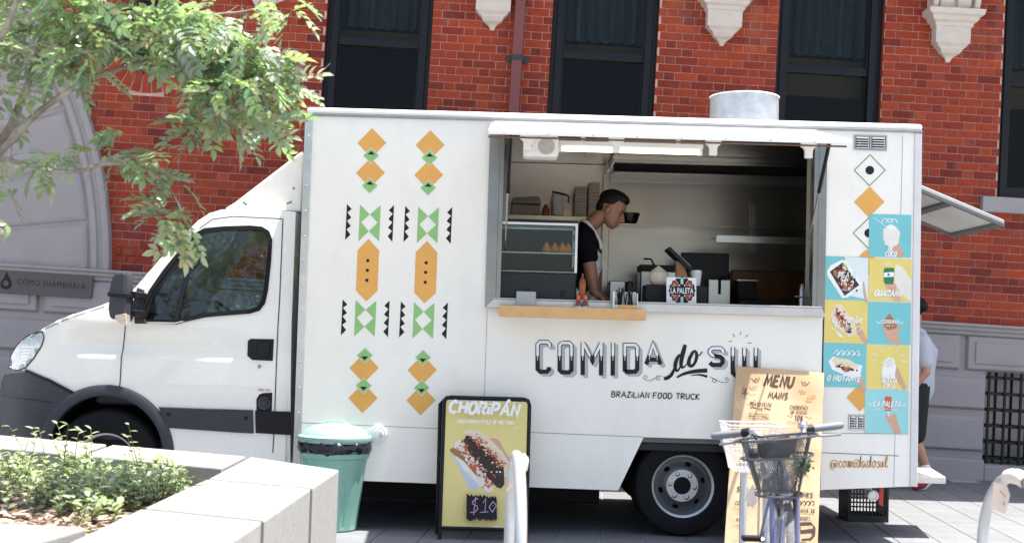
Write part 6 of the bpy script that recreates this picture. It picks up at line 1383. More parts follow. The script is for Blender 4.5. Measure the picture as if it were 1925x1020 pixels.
# --- milk crate under the tail
ca_, cb_ = G(1591, 962), G(1669, 972)
cx0, cx1, cy0 = X(1594, 950, 10.45), X(1671, 950, 10.45), 10.45
cr = thing('milk_crate', 'black plastic milk crate on the paving under the truck tail', 'crate', ((cx0+cx1)/2, cy0+.15, 0))
CRB = mat('crate_black', (.012, .012, .013), .45, var=.15); ch = .3
b = MB(); e = .02
for xx in (cx0, cx1-e):
    for yy in (cy0, cy0+.3-e): MB().box(xx, xx+e, yy, yy+e, 0.001, ch).build('corner_post', CRB, cr, bev=.003)
for (y, ) in ((cy0,), (cy0+.3-.012,)):
    b = MB(); n_ = 11
    for z0, z1 in ((.001, .05), (ch-.05, ch)): b.box(cx0+e+.0005, cx1-e-.0005, y, y+.012, z0, z1)
    for k in range(1, n_): xx = cx0+e+(cx1-cx0-2*e)*k/n_; b.box(xx-.0045, xx+.0045, y+.001, y+.011, .051, ch-.051)
    for k in (1, 2): zz_ = .05+(ch-.1)*k/3; b.box(cx0+e+.0005, cx1-e-.0005, y+.012, y+.016, zz_-.006, zz_+.006)
    b.build('lattice_side', CRB, cr)
for x in (cx0, cx1-.012):
    b = MB()
    for z0, z1 in ((.001, .05), (ch-.05, ch)): b.box(x, x+.012, cy0+e+.0005, cy0+.3-e-.0005, z0, z1)
    for k in range(1, 9): yy = cy0+e+(.3-2*e)*k/9; b.box(x+.001, x+.011, yy-.0045, yy+.0045, .051, ch-.051)
    b.build('lattice_side', CRB, cr)
b = MB(); b.box(cx0+e, cx1-e, cy0+e, cy0+.3-e, .004, .012); b.build('crate_base', CRB, cr)
# --- bike racks
HOOP = mat('hoop_steel', (.55, .56, .57), .4, .6, var=.12, vscale=9)
def hoop(label, x, y0, y1, h, r=.022, dx=0):
    t = thing('bike_rack', label, 'bike rack', (x, (y0+y1)/2, 0), 'steel bike rack hoops in the foreground'); ry = (y1-y0)/2; c = (y0+y1)/2
    pts = [(x-dx, y0, -.02)]+[(x-dx*math.cos(a), c-ry*math.cos(a), h-.32+.32*math.sin(a)) for a in [k*math.pi/20 for k in range(21)]]+[(x+dx, y1, -.02)]
    MB().tube(pts, r, 16).build('hoop', HOOP, t, smooth=40)
    for yy, xx in ((y0, x-dx), (y1, x+dx)): MB().lathe([(.06, 0.0005), (.06, .008), (.03, .012)], (xx, yy, 0), n=20).build('foot_plate', HOOP, t, smooth=40)
    return t
hp = hoop('steel bike rack hoop seen edge on before the sandwich board', X(968, 1000, 5.2), 4.85, 5.65, .9, dx=-.02)
hr = hoop('steel bike rack hoop at the right edge of the picture', 1.96, 4.75, 5.5, .885)
hoop('steel bike rack hoop half hidden behind the bicycle', 1.375, 7.05, 7.75, .86)
TAGM = mat('tag_paper', (.62, .5, .42), .8, var=.08); TAGP = mat('tag_pale', (.78, .68, .6), .8, var=.05)
tg = thing('paper_tag', 'brown paper tag wrapped on top of the right bike rack', 'paper tag', (1.96, 5.1, .86))
b = MB(); rr = .03; yq = [(5.02+.2*k/8) for k in range(9)]
def arcp(y): c = 5.125; a = math.acos(max(-1, min(1, (c-y)/.375))); return .885-.32+.32*math.sin(a)
vs_ = []
for y in yq:
    for k in range(14): a = -.35*math.pi+k*1.7*math.pi/13; vs_.append((1.96+rr*math.cos(a), y, arcp(y)+rr*math.sin(a)))
b.add(vs_, [(i*14+k, i*14+k+1, (i+1)*14+k+1, (i+1)*14+k) for i in range(8) for k in range(13)]); o = b.build('wrap', TAGP, tg, smooth=True)
q = [(P(1868, 905, 5.18)), P(1893, 912, 5.18), P(1899, 930, 5.18), P(1890, 965, 5.18), P(1864, 955, 5.18), P(1866, 930, 5.18)]
b = MB(); b.hexa(q, [p+Vector((0, .002, 0)) for p in q]); to = b.build('tag_flap', TAGM, tg)
w = Ink(YP(5.18), .001); w.line([(1879, 922), (1888, 929), (1889, 934)], .9, sm=3); w.line([(1884, 942), (1889, 945), (1885, 949)], .9, sm=3); w.build('pen_mark', INKB, tg)
px_h = X(968, 1000, 5.2)
tg = thing('paper_tag', 'pale paper tag folded over the hoop before the sandwich board', 'paper tag', (px_h, 5.2, .87))
b = MB(); q = [P(978, 893, 5.1), P(985, 856, 5.1), P(994, 866, 5.1), P(991, 884, 5.1)]; b.hexa(q, [p+Vector((.0, .14, 0)) for p in q]); b.build('tag_top', TAGP, tg, bev=.003)
b = MB(); q = [P(978, 872, 5.2), P(973, 905, 5.2), P(953, 925, 5.2), P(951, 920, 5.2)]; b.hexa(q, [p+Vector((0, .002, 0)) for p in q]); b.build('tag_flap', TAGM, tg)
tg = thing('paper_tag', 'cream paper tag hanging behind the bicycle basket', 'paper tag', (X(1413, 935, 7.0), 7.0, .5))
b = MB(); q = [P(1404, 925, 6.98), P(1416, 908, 6.98), P(1424, 940, 6.98), P(1415, 955, 6.98), P(1401, 940, 6.98)]; b.hexa(q, [p+Vector((0, .003, 0)) for p in q]); b.build('tag_flap', TAGP, tg)

# --- bicycle, nose to the camera
bx, by = X(1478, 960, 6.0), 6.0        # front axle
bk = thing('bicycle', 'bicycle with black mesh front basket and grey grips facing the camera', 'bicycle', (bx, by+.5, 0))
BKF = mat('bike_violet', (.15, .15, .25), .3, .4, var=.1, coat=.6); CHR = mat('bike_chrome', (.6, .6, .62), .22, 1, var=.1); GRIP = mat('grip_grey', (.15, .155, .17), .6, var=.12)
ang = .12                               # bike runs slightly to the left going back
dirb = Vector((.13, 1, 0)).normalized(); side_ = Vector((dirb.y, -dirb.x, 0))
B0 = Vector((bx, by, 0))
def Bp(l, s, z): return B0+dirb*l+side_*s+Vector((0, 0, z))
def bwheel(l):
    c = Bp(l, 0, .335); w = MB(); w.lathe([(.312, -.012), (.318, -.018), (.33, -.019), (.335, -.01), (.3365, 0), (.335, .01), (.33, .019), (.318, .018), (.312, .012)], c, side_, 72, True)
    wo = w.build('wheel', mat('bike_tyre', (.10, .10, .11), .7, var=.25, vscale=60, bump=.5, bscale=150), bk, smooth=50); w = MB(); w.lathe([(.314, -.011), (.3, -.012), (.296, 0), (.3, .012), (.314, .011)], c, side_, 60); w.build('rim', CHR, wo, smooth=40)
    w = MB()
    for k in range(28):
        t_ = k*2*math.pi/28; u = dirb*math.cos(t_)+Vector((0, 0, math.sin(t_))); w.tube([c+u*.02+side_*(.025 if k % 2 else -.025), c+u*.3], .0012, 4, False)
    w.build('spokes', CHR, wo); MB().tube([c-side_*.05, c+side_*.05], .016, 10).build('hub', CHR, wo, smooth=40)
bwheel(0); bwheel(1.08)
b = MB(); st = Bp(.19, 0, .78); hd0 = Bp(.13, 0, .70); bb_ = Bp(.55, 0, .3); sea = Bp(.75, 0, .72); ra = Bp(1.08, 0, .335)
b.tube([st, hd0], .02, 10); b.tube([hd0, Bp(.3, 0, .42), bb_], .02, 10); b.tube([st-Vector((0, 0, .03)), Bp(.4, 0, .5), sea-Vector((0, 0, .15))], .016, 10); b.tube([bb_, sea], .017, 10)
for s in (-.05, .05): b.tube([bb_+side_*s*.6, ra+side_*s], .01, 8); b.tube([sea+side_*s*.4-Vector((0, 0, .1)), ra+side_*s], .008, 8)
b.build('frame', BKF, bk, smooth=50)
b = MB()
for s in (-.055, .055): b.tube([Bp(0, s, .335), Bp(.07, s, .55), Bp(.1, s, .67)], [.009, .013, .014], 10)
b.tube([Bp(.1, -.06, .67), Bp(.1, .06, .67)], .018, 10); b.build('fork', BKF, bk, smooth=50)
b = MB(); c = Bp(0, 0, .335)
for s in (-.04, .04): MB().tube([Bp(.06, s, .67), Bp(.02, s, .7), Bp(-.01, s*.95, .64), Bp(-.02, s*.8, .6)], [.012, .012, .01, .008], 8).build('brake_arm', mat('brake_dark', (.06, .06, .065), .4, .5), bk, smooth=50)
# handlebar from pixels at its own distance
HY = 6.12
hb = [P(x, y, HY+d) for x, y, d in ((1343, 819, .12), (1400, 813, .06), (1420, 814, .02), (1437, 826, -.0), (1452, 832, 0), (1475, 833, 0), (1492, 830, 0), (1505, 818, .02), (1522, 806, .06), (1580, 799, .12))]
b = MB(); b.tube(crom(hb, 4), .012, 10); b.tube([P(1462, 832, HY), st], .014, 10); b.tube([st, st+(P(1462, 832, HY)-st)*1.05], .017, 10); b.build('handlebar', CHR, bk, smooth=50)
for a_, c_2 in ((0, 1), (9, 8)): 
    p, q = hb[a_], hb[c_2]; v = (q-p); o = MB().cap([p, p+v*.15, p+v*.9], [.017, .018, .017], 12).build('grip', GRIP, bk, smooth=True)
    MB().tube([p+v*.92, p+v*1.15], .022, 12).build('shifter', BLACKP, bk, smooth=40)
    MB().tube(crom([p+v*1.2+Vector((0, -.02, -.01)), p+v*.8+Vector((0, -.06, -.03)), p+v*.1+Vector((0, -.065, -.035))], 4), .006, 8).build('brake_lever', mat('lever', (.25, .25, .27), .35, .8), bk, smooth=40)
b = MB()
for pts in ([(1415, 815), (1432, 838), (1450, 850), (1470, 880), (1468, 930)], [(1500, 822), (1480, 845), (1462, 870), (1466, 925)], [(1412, 817), (1440, 822), (1475, 842), (1500, 870), (1492, 930)]): b.tube(crom([P(x, y, 5.98) for x, y in pts], 5), .0035, 6)
b.build('cables', BLACKP, bk, smooth=True)
b = MB(); b.ell(P(1509, 800, HY-.0), (.024, .024, .02), 14); b.tube([P(1509, 803, HY), P(1506, 815, HY+.02)], .008); b.build('bell', CHR, bk, smooth=40)
# basket: wire mesh
WIRE = mat('basket_wire', (.10, .10, .11), .4, .6)
bt = [P(1394, 838, 5.78), P(1524, 817, 5.78), P(1520, 815, 6.02), P(1404, 832, 6.02)]; bt = [Vector((p.x, p.y, bt[0].z*.5+bt[1].z*.5+(.02 if k in (1, 2) else -.01))) for k, p in enumerate(bt)]
bo = [P(1428, 936, 5.8), P(1500, 930, 5.8), P(1500, 930, 6.0), P(1430, 936, 6.0)]; zz_ = sum(p.z for p in bo[:2])/2; bo = [Vector((p.x, p.y, zz_)) for p in bo]
bk_o = MB(); bk_o.tube(crom(bt, 5, True)+[crom(bt, 5, True)[0]], .006, 8, False); bko = bk_o.build('basket', WIRE, bk, smooth=40)
b = MB(); bm_ = [t_.lerp(q, .33)+(t_-(bt[0]+bt[2])/2)*.02 for t_, q in zip(bt, bo)]; b.tube(crom(bm_, 5, True)+[crom(bm_, 5, True)[0]], .005, 8, False); b.tube(crom(bo, 4, True)+[crom(bo, 4, True)[0]], .005, 8, False)
for t_, q in zip(bt, bo): b.tube([t_, q], .004, 6)
b.build('basket_rim', WIRE, bko, smooth=40)
b = MB()
for k in range(4):
    a, c, d, e_ = bt[k], bt[(k+1) % 4], bo[(k+1) % 4], bo[k]; n_ = 26 if k % 2 == 0 else 16
    for j in range(-n_, n_*2):
        for s in (1, -1):
            u0, u1 = j/n_, j/n_+s*.55; pts = []
            for m_ in range(5):
                f_ = m_/4; u = u0+(u1-u0)*f_
                if 0 <= u <= 1: pts.append(a.lerp(c, u).lerp(e_.lerp(d, u), f_))
            if len(pts) > 1: b.tube(pts, .0016, 3, False)
for j in range(1, 12): b.tube([bo[0].lerp(bo[1], j/12), bo[3].lerp(bo[2], j/12)], .0015, 4, False)
b.build('basket_mesh', WIRE, bko)
q = [P(1424, 833, 5.92), P(1500, 822, 5.92), P(1496, 845, 5.9), P(1482, 862, 5.9), P(1436, 866, 5.9), P(1426, 850, 5.92)]
b = MB(); b.hexa(q, [p+Vector((0, .02, 0)) for p in q]); b.build('basket_bracket', BLACKP, bk, bev=.004)
b = MB(); b.tube([P(1440, 834, 5.88), P(1440, 826, 5.88), P(1484, 820, 5.88), P(1484, 826, 5.88)], .004); b.ell(P(1418, 853, 5.9), (.026, .03, .024), 14); b.build('lamp_bracket', BLACKP, bk, smooth=40)
b = MB()
for k in range(260):
    x, y = random.gauss(1508, 7), random.gauss(872, 9); p = P(x, y, 5.9+random.uniform(-.04, .04)); a = Vector((random.gauss(0, 1), random.gauss(0, 1), random.gauss(0, 1))).normalized()*.012; c = a.orthogonal().normalized()*.006; b.add([p-a, p+c, p+a, p-c], [(0, 1, 2, 3)])
tag(b.build('leaf_sprig', mat('sprig_green', (.06, .10, .03), .6, var=.3), at=tuple(P(1508, 872, 5.9))), 'small dark green leafy sprig lying in the black bicycle basket', 'sprig')
# white rear basket on the carrier
WW = mat('white_wire', (.75, .70, .66), .45); RY0, RY1 = 7.0, 7.35
ct_ = [P(1368, 805, RY0), P(1500, 797, RY0)]
rz = (ct_[0].z+ct_[1].z)/2; rb = [Vector((X(1372, 803, RY0), RY0, rz)), Vector((X(1482, 803, RY0), RY0, rz)), Vector((X(1482, 803, RY0)-.02, RY1, rz)), Vector((X(1372, 803, RY0)-.0, RY1, rz))]
rlo = [Vector((p.x+(.05 if k in (0, 3) else -.05), p.y+(.03 if k < 2 else -.03), Z(1390, 888, RY0))) for k, p in enumerate(rb)]
b = MB(); b.tube(rb+[rb[0]], .0045, 8, False); b.tube(rlo+[rlo[0]], .003, 6, False)
for lev in (.15, .3, .45, .6, .75, .9): L_ = [p.lerp(q, lev) for p, q in zip(rb, rlo)]; b.tube(L_+[L_[0]], .0022, 5, False)
for k in range(4):
    a, c, d, e_ = rb[k], rb[(k+1) % 4], rlo[(k+1) % 4], rlo[k]
    for j in range(10): b.tube([a.lerp(c, j/10), e_.lerp(d, j/10)], .0018, 5, False)
for j in range(10): b.tube([rlo[0].lerp(rlo[1], j/10), rlo[3].lerp(rlo[2], j/10)], .0022, 5, False)
b.build('rear_basket', WW, bk)
b = MB(); zr_ = rlo[0].z-.012
for s in (-.06, .06): b.tube([Bp(.8, s, zr_), Bp(1.35, s, zr_)], .006); b.tube([Bp(1.08, s, .34), Bp(1.05, s, zr_)], .006)
b.tube([Bp(.8, -.06, zr_), Bp(.8, .06, zr_)], .006); b.tube([Bp(1.35, -.06, zr_), Bp(1.35, .06, zr_)], .006); b.tube([Bp(.8, 0, zr_), sea-Vector((0, 0, .08))], .008); b.build('rear_rack', CHR, bk, smooth=40)
b = MB(); b.tube([sea, sea+Vector((0, .03, .1))], .013, 10); b.build('seat_post', CHR, bk, smooth=40); b = MB(); b.ell(sea+Vector((0, .06, .12)), (.075, .12, .03), 16); b.ell(sea+Vector((0, -.06, .12)), (.03, .1, .025), 14); b.build('saddle', BLACKP, bk, smooth=True)
b = MB(); b.lathe([(.09, 0), (.09, .006), (0, .006)], bb_+side_*.05, side_, 28); b.tube([bb_-side_*.09, bb_+side_*.09], .012); b.tube([bb_+side_*.09, bb_+side_*.09+Vector((0, .1, -.13))], .009); b.tube([bb_-side_*.09, bb_-side_*.09+Vector((0, -.1, .13))], .009); b.build('crankset', CHR, bk, smooth=40)
for s in (1, -1): c = bb_+side_*.14*s+Vector((0, .1*s, -.13*s)); MB().box(c.x-.045, c.x+.045, c.y-.03, c.y+.03, c.z-.012, c.z+.012).build('pedal', BLACKP, bk, bev=.004)
b = MB(); b.tube([bb_-side_*.05, bb_-side_*.07+Vector((-.03, .12, -.28))], .009); b.build('kickstand', CHR, bk)
# ================================================================= PLANTER
PZ = .68
STONE = mat('planter_stone', (.29, .285, .27), .8, dirt=.3, var=.14, vscale=25, bump=.35, bscale=140, spec=.25); SJ = mat('planter_joint', (.085, .065, .042), .9, var=.15)
plt = thing('stone_planter', 'pale granite block planter wall with shrubs in the left foreground', 'planter', (-1.9, 6.2, 0))
def gz(px, py): p = G(px, py, PZ); return Vector((p.x, p.y, PZ))
def blk(q, e=.024, name='planter_block'):
    q = [Vector(p) for p in q]; c = sum(q, Vector())/4
    ins = [p+(c-p).normalized()*e for p in q]
    b = MB(); b.hexa([Vector((p.x, p.y, 0)) for p in ins], [Vector((p.x, p.y, PZ)) for p in ins]); return b.build(name, STONE, plt, bev=.008)
xo, xi = -.845, -1.385
def RO(y): return Vector((-.822-(6.69-y)*.022, y, PZ))
def RI(y): return Vector((xi, y, PZ))
A1, A2 = gz(645, 882), gz(470, 857)
ys = [5.87, 4.84, 3.7, 2.6, 1.5]; dyi = .24
J1o, J1i = RO(5.87), gz(385, 899); ip = A2.lerp(gz(420, 880), .5)
blk([A1, J1o, J1i, gz(470, 857)])
prev = (J1o, J1i)
for y in ys[1:]:
    cur = (RO(y), RI(y+dyi)); blk([prev[0], cur[0], cur[1], prev[1]]); prev = cur
fi = gz(186, 991); fd = (gz(0, 981)-fi).normalized(); fn_ = Vector((fd.y, -fd.x, 0))
if fn_.y > 0: fn_ = -fn_
fi = Vector((xi-.012, fi.y, PZ))
for k in range(3): a_, c_3 = fi+fd*1.1*k, fi+fd*1.1*(k+1); blk([a_, a_+fn_*.55, c_3+fn_*.55, c_3])
dback = Vector((-1.72, .92, 0)).normalized(); o0, i0 = gz(470, 857), J1i+Vector((0, .03, 0))
i0 = gz(420, 880); prev = (o0, i0)
for k, L in enumerate((1.02, 1.6, 1.6, 1.6)):
    cur = (prev[0]+dback*L, prev[1]+dback*L*.96); blk([prev[0], prev[1], cur[1], cur[0]]); prev = cur
# mortar core just inside the joints
b = MB(); e = .03
core = [A1, RO(1.5), RI(1.74), J1i, o0]; e = .02; b.hexa([Vector((p.x+(-e if k < 2 else e), p.y+(.02 if k in (1, 2) else -.03), .0)) for k, p in enumerate(core)], [Vector((p.x+(-e if k < 2 else e), p.y+(.02 if k in (1, 2) else -.03), PZ-.008)) for k, p in enumerate(core)]); b.build('joint_mortar', SJ, plt)
soilz = .54
SOIL = mat('soil', (.2, .15, .11), .95, var=.35, vscale=14, bump=.8, bscale=40)
poly = [J1i+Vector((.1, 0, 0)), RI(2.0)+Vector((.1, 0, 0)), Vector((-6, 2.0, 0)), Vector((-6, 9.2, 0)), prev[1]+Vector((-.3, .05, 0)), i0+Vector((0, .15, 0))]
b = MB(); b.add([Vector((p.x, p.y, soilz)) for p in poly], [list(range(len(poly)))]); tag(b.build('soil', SOIL, plt), kind='stuff')
poly2 = [(p.x, p.y) for p in [J1i, RI(2.2), Vector((-5.5, 2.2, 0)), Vector((-5.5, 8.4, 0)), Vector((-2.9, 7.3, 0)), i0]]
# bark mulch
MUL = mat('mulch', attr='Col', rough=.9, var=.3, vscale=30)
b = MB(); rs = random.Random(11); n_ = 0
while n_ < 9000:
    x, y = rs.uniform(-4.2, -1.38), rs.uniform(3.6, 7.4)
    if not inside((x, y), poly2): continue
    n_ += 1; t_ = rs.uniform(0, 6.28); L, w_ = rs.uniform(.012, .045), rs.uniform(.005, .014); u = Vector((math.cos(t_), math.sin(t_), rs.uniform(-.3, .3)))*L; v = Vector((-math.sin(t_), math.cos(t_), rs.uniform(-.2, .2)))*w_; c = Vector((x, y, soilz+rs.uniform(.004, .03)))
    g_ = rs.random(); b.col = (.5*g_+.16, .40*g_+.1, .31*g_+.07); h_ = Vector((0, 0, .004)); b.add([c-u-v, c+u-v*.6, c+u*1.1+v*.7, c-u*.9+v, c-u-v-h_, c+u-v*.6-h_], [(0, 1, 2, 3), (0, 4, 5, 1)])
tag(b.build('bark_mulch', MUL, plt), kind='stuff')
# leaf shader
def leafmat(name, col, col2):
    m = bpy.data.materials.new(name); m.use_nodes = True; MATS[name] = m; n = m.node_tree.nodes; l = m.node_tree.links; bs = n['Principled BSDF']; o = n['Material Output']
    at = n.new('ShaderNodeAttribute'); at.attribute_name = 'Col'; tr = n.new('ShaderNodeBsdfTranslucent')
    mu = n.new('ShaderNodeMix'); mu.data_type = 'RGBA'; mu.blend_type = 'MULTIPLY'; mu.inputs[0].default_value = 1; l.new(at.outputs[0], mu.inputs[6]); mu.inputs[7].default_value = (1.25, 1.45, .75, 1)
    l.new(at.outputs[0], bs.inputs['Base Color']); l.new(mu.outputs[2], tr.inputs[0]); bs.inputs['Roughness'].default_value = .31; bs.inputs['Specular IOR Level'].default_value = .8
    mx = n.new('ShaderNodeMixShader'); mx.inputs[0].default_value = .38; l.new(bs.outputs[0], mx.inputs[1]); l.new(tr.outputs[0], mx.inputs[2]); l.new(mx.outputs[0], o.inputs[0]); return m
LEAF = leafmat('leaf', 0, 0)
def leaflet(b, p, d, up, L, w, col):
    d = d.normalized(); sd = d.cross(up)
    if sd.length < 1e-3: sd = d.orthogonal()
    sd.normalize(); nn_ = sd.cross(d); b.col = col
    b.add([p, p+d*L*.3+sd*w*.8+nn_*w*.15, p+d*L*.65+sd*w*.75+nn_*w*.1, p+d*L-nn_*L*.12, p+d*L*.65-sd*w*.75+nn_*w*.1, p+d*L*.3-sd*w*.8+nn_*w*.15, p+d*L*.35-nn_*w*.1, p+d*L*.7-nn_*w*.15],
          [(0, 1, 6), (1, 2, 7, 6), (2, 3, 7), (3, 4, 7), (4, 5, 6, 7), (5, 0, 6)])
def lcol(rs): k = rs.uniform(.6, 1.4); return (.28*k*rs.uniform(.9, 1.2), .345*k, .23*k*rs.uniform(.8, 1.2))
# shrubs
b = MB(); st_b = MB(); rs = random.Random(5)
def shrub_sprout(x, y, h, n_):
    base = Vector((x, y, soilz)); lean = Vector((rs.gauss(0, .35), rs.gauss(0, .35), 1)).normalized(); tip = base+lean*h; st_b.tube([base, base.lerp(tip, .5)+Vector((rs.gauss(0, .01), rs.gauss(0, .01), 0)), tip], [.003, .0025, .0012], 4, False)
    for k in range(n_):
        f_ = .2+.8*k/max(1, n_-1); p = base.lerp(tip, f_); t_ = k*2.4+rs.uniform(-.4, .4); d = Vector((math.cos(t_), math.sin(t_), rs.uniform(.0, .8))); L = rs.uniform(.032, .058); leaflet(b, p, d, Vector((0, 0, 1)), L, L*.32, tuple(min(.6, 1.15*q) for q in lcol(rs)))
cl = [(G(px, py, .6), r, int(n_*.8)) for px, py, r, n_ in ((300, 880, .16, 90), (230, 905, .2, 110), (160, 880, .2, 100), (120, 925, .16, 50), (210, 940, .16, 70), (280, 925, .13, 60), (330, 900, .11, 60), (60, 880, .25, 60), (10, 870, .25, 60), (170, 850, .12, 45), (250, 870, .12, 50), (10, 915, .14, 30), (345, 893, .06, 30), (-60, 900, .4, 80))]
for c, r, n_ in cl:
    for k in range(n_):
        x, y = rs.gauss(c.x, r*.6), rs.gauss(c.y, r*1.3)
        if inside((x, y), poly2): shrub_sprout(x, y, rs.uniform(.08, .2), rs.randrange(7, 12))
for px, py in ((170, 800), (188, 795), (50, 812), (120, 800), (215, 800), (270, 828)):
    c = G(px, py+95, .55)
    for k in range(2): shrub_sprout(c.x+rs.gauss(0, .03), min(c.y, 6.9)+rs.gauss(0, .04), rs.uniform(.26, .36), 10)
shb = thing('groundcover_shrub', 'low leafy green shrubs growing in the stone planter', 'shrub', (-1.8, 5.9, soilz))
tag(b.build('foliage', LEAF, shb, smooth=False), kind='stuff'); tag(st_b.build('stems', mat('stem', (.12, .10, .05), .8), shb), kind='stuff')
# ================================================================= TREE
tree = thing('street_tree', 'slender tree with small green leaflets reaching in over the cab from the left', 'tree', (-3.6, 6.2, soilz))
BARK = mat('bark', (.20, .165, .135), .85, var=.35, vscale=14, bump=.5, bscale=60, hue2=(.33, .30, .27))
TYY = 6.0
def Tp(px, py, d=0): return P(px, py, TYY+d)
b = MB(); base = Vector((-3.6, 6.2, soilz-.05)); cr0 = Tp(-260, 560)
b.tube(crom([base, base.lerp(cr0, .5)+Vector((.05, 0, 0)), cr0, Tp(-180, 400)], 6), [.075-.0019*k for k in range(19)], 12); b.build('trunk', BARK, tree, smooth=True)
limbs = [([(-180, 400, 0), (-60, 340, 0), (18, 268, 0), (60, 222, .02), (105, 187, .05), (160, 155, .05), (215, 132, .1), (262, 118, .12), (310, 88, .15), (345, 60, .2)], .021, .007),
 ([(-180, 400, 0), (-60, 330, .1), (12, 250, .1), (40, 190, .1), (62, 130, .1), (80, 60, .15), (90, -30, .2)], .024, .011), ([(-180, 400, 0), (-90, 250, -.2), (-20, 110, -.25), (12, 50, -.25), (40, -20, -.25)], .024, .01),
 ([(-60, 320, 0), (5, 300, -.1), (35, 306, -.1), (95, 320, -.1), (150, 321, -.05), (195, 308, 0), (250, 312, .0), (295, 332, 0), (330, 372, .0), (350, 425, .02)], .012, .003),
 ([(160, 155, .05), (190, 120, .05), (225, 80, 0), (245, 40, 0)], .007, .003), ([(262, 118, .12), (300, 130, .1), (345, 145, .1), (400, 150, .1), (450, 160, .1), (500, 170, .12)], .009, .003),
 ([(345, 60, .2), (400, 30, .2), (460, 22, .2), (520, 5, .2), (560, -10, .2)], .008, .003), ([(345, 145, .1), (380, 180, .05), (395, 220, .05), (380, 250, .05)], .005, .002),
 ([(450, 160, .1), (490, 190, .1), (515, 215, .1), (510, 245, .1)], .005, .002), ([(400, 150, .1), (440, 190, .05), (445, 235, .05)], .005, .002), ([(62, 130, .1), (120, 80, .1), (170, 40, .1), (220, 5, .1)], .008, .003), ([(500, 170, .12), (530, 150, .1), (565, 155, .1)], .004, .002),
 ([(400, 150, .1), (450, 110, .1), (510, 100, .1), (550, 130, .1)], .005, .002), ([(345, 60, .2), (420, 80, .1), (480, 70, .1)], .005, .002), ([(-20, 380, -.2), (10, 330, -.2), (12, 290, -.2)], .006, .002), ([(-30, 340, -.2), (15, 360, -.2), (20, 395, -.2)], .005, .002)]
for L, r0, r1 in limbs:
    pts = crom([Tp(*p) for p in L], 5); m_ = len(pts); b = MB(); b.tube(pts, [r0+(r1-r0)*k/(m_-1) for k in range(m_)], 8); b.build('limb', BARK, tree, smooth=True)
rs = random.Random(21); tw = MB()
for k in range(130):
    L = rs.choice(limbs[:1]+limbs[3:12])[0]; i_ = rs.randrange(1, len(L)-1); a = Vector(L[i_]).lerp(Vector(L[i_+1]), rs.random()); e_ = a+Vector((rs.gauss(10, 22), rs.gauss(-12, 18), rs.gauss(0, .05))); tw.tube([Tp(*a), Tp(*a.lerp(e_, .5))+Vector((0, 0, rs.gauss(0, .006))), Tp(*e_)], [.0028, .002, .001], 5, False)
tag(tw.build('twigs', BARK, tree), kind='stuff')
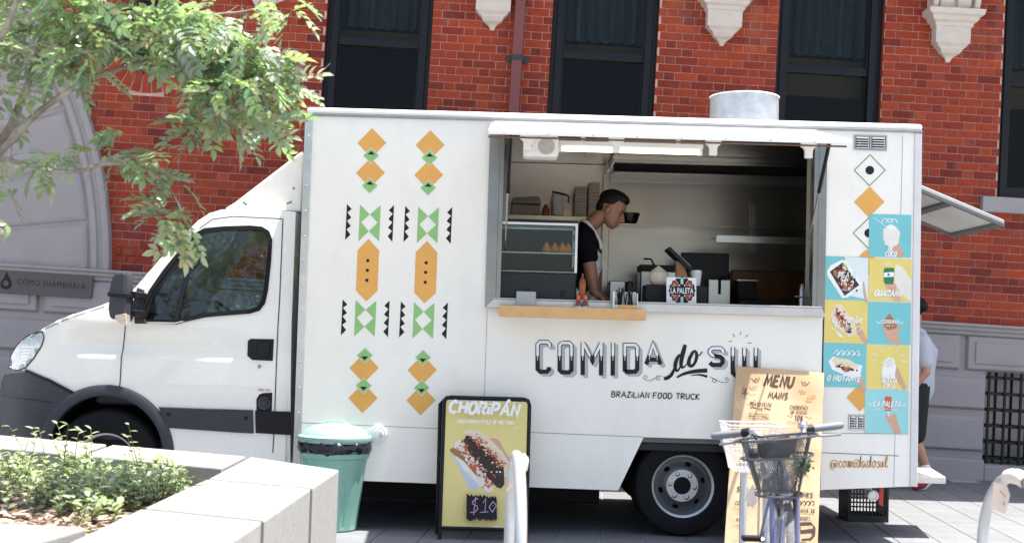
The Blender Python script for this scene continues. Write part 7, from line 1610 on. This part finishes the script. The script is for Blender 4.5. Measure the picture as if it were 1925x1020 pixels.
# pinnate leaves: eight shared shapes, 300 as single leaves, the rest joined
def pinnate(seed):
    r = random.Random(seed); b = MB(); n_ = r.randrange(4, 6); L = r.uniform(.10, .15); k = lcol(r)
    for i in range(n_):
        f_ = (i+.7)/n_; p = Vector((L*f_, 0, -L*.35*f_*f_))
        for s in (-1, 1): leaflet(b, p, Vector((.75, s*.9, r.uniform(-.25, .25))), Vector((0, 0, 1)), r.uniform(.046, .062), .0165, tuple(q*r.uniform(.85, 1.15) for q in k))
    leaflet(b, Vector((L, 0, -L*.35)), Vector((1, 0, -.5)), Vector((0, 0, 1)), .06, .017, k)
    b.col = (.12, .15, .05); b.tube([(0, 0, 0), (L*.5, 0, -L*.09), (L, 0, -L*.35)], .0012, 3, False); return b
shapes = [pinnate(s) for s in range(10)]
clus = [(40, 20, 60, 34, 60), (130, 25, 60, 30, 95), (210, 50, 55, 40, 105), (150, 80, 60, 25, 75), (70, 70, 45, 30, 45), (290, 40, 45, 40, 105), (360, 30, 45, 35, 105), (345, 75, 40, 35, 90), (420, 60, 40, 40, 105), (300, 90, 35, 20, 45), (400, 110, 40, 30, 85), (460, 90, 35, 30, 75), (370, 140, 25, 20, 45), (420, 160, 35, 28, 75), (480, 140, 30, 28, 65), (520, 110, 20, 26, 44), (515, 170, 22, 24, 54), (545, 160, 16, 20, 30), (380, 165, 22, 18, 32), (440, 205, 18, 30, 45), (375, 235, 20, 20, 38), (365, 215, 15, 15, 18), (510, 240, 18, 14, 26), (500, 205, 22, 16, 22), (480, 230, 14, 8, 10), (445, 240, 12, 14, 18),
 (20, 100, 40, 50, 36), (15, 160, 28, 30, 28), (110, 130, 45, 22, 38), (170, 125, 30, 15, 22), (15, 215, 18, 20, 12), (80, 155, 12, 8, 6), (10, 370, 18, 30, 12), (25, 355, 12, 14, 7), (10, 310, 14, 30, 10),
 (120, 285, 22, 14, 16), (75, 300, 16, 18, 16), (85, 330, 14, 12, 12), (150, 300, 14, 14, 12), (215, 265, 14, 20, 18), (240, 290, 22, 14, 26), (290, 290, 20, 12, 22), (265, 305, 16, 10, 12), (310, 330, 18, 10, 14), (280, 395, 14, 12, 10), (320, 385, 16, 22, 26), (335, 420, 20, 18, 30), (350, 455, 16, 18, 28), (305, 408, 14, 12, 10), (540, 12, 16, 14, 20), (505, 5, 14, 10, 12), (470, 20, 18, 14, 16), (330, 345, 12, 8, 6)]
one = MB(); ns = 0; lp_ = {}
allL = []
for x, y, rx, ry, n_ in clus:
    for k in range(int(n_*.28)):
        if rs.random() < .75: px, py = rs.gauss(x, rx*.55), rs.gauss(y, ry*.55)
        else: px, py = rs.uniform(x-rx, x+rx), rs.uniform(y-ry, y+ry)
        allL.append((px, py, rs.gauss(.06, .13)))
for k in range(420): allL.append((rs.uniform(-420, 330), rs.uniform(-260, -10), rs.gauss(.1, .35)))
for k in range(160): allL.append((rs.uniform(-420, -10), rs.uniform(-100, 330), rs.gauss(.1, .35)))
rs.shuffle(allL)
for px, py, d in allL:
    p = Tp(px, py, d); R_ = Euler((rs.gauss(0, .5), rs.uniform(-.5, 1.0), rs.uniform(0, 6.28))).to_matrix().to_4x4(); M = Matrix.Translation(p) @ R_ @ Matrix.Scale(rs.uniform(.75, 1.15), 4); k = rs.randrange(10)
    vis = 0 < px < 580 and py > 0
    if vis and ns < 300:
        ns += 1
        if k not in lp_: o = shapes[k].build('leaf', LEAF, tree); lp_[k] = o
        else: o = share(lp_[k], 'leaf', tree)
        if o is lp_[k] and ns > 0 and not o.get('_s'):
            o.data.transform(Matrix.Translation(ORG[tree.name])); o['_s'] = 1
        o.matrix_local = Matrix.Translation(-ORG[tree.name]) @ M
        if '_s' in o and o is not lp_[k]: del o['_s']
    else:
        sh_b = shapes[k]; base_i = len(one.v); one.v += [tuple(M @ Vector(v)) for v in sh_b.v]
        for f_, c in zip(sh_b.f, sh_b.c): one.f.append([base_i+q for q in f_]); one.m.append(0); one.c.append(c)
for o in lp_.values():
    if '_s' in o: del o['_s']
tag(one.build('leaf', LEAF, tree), kind='stuff')
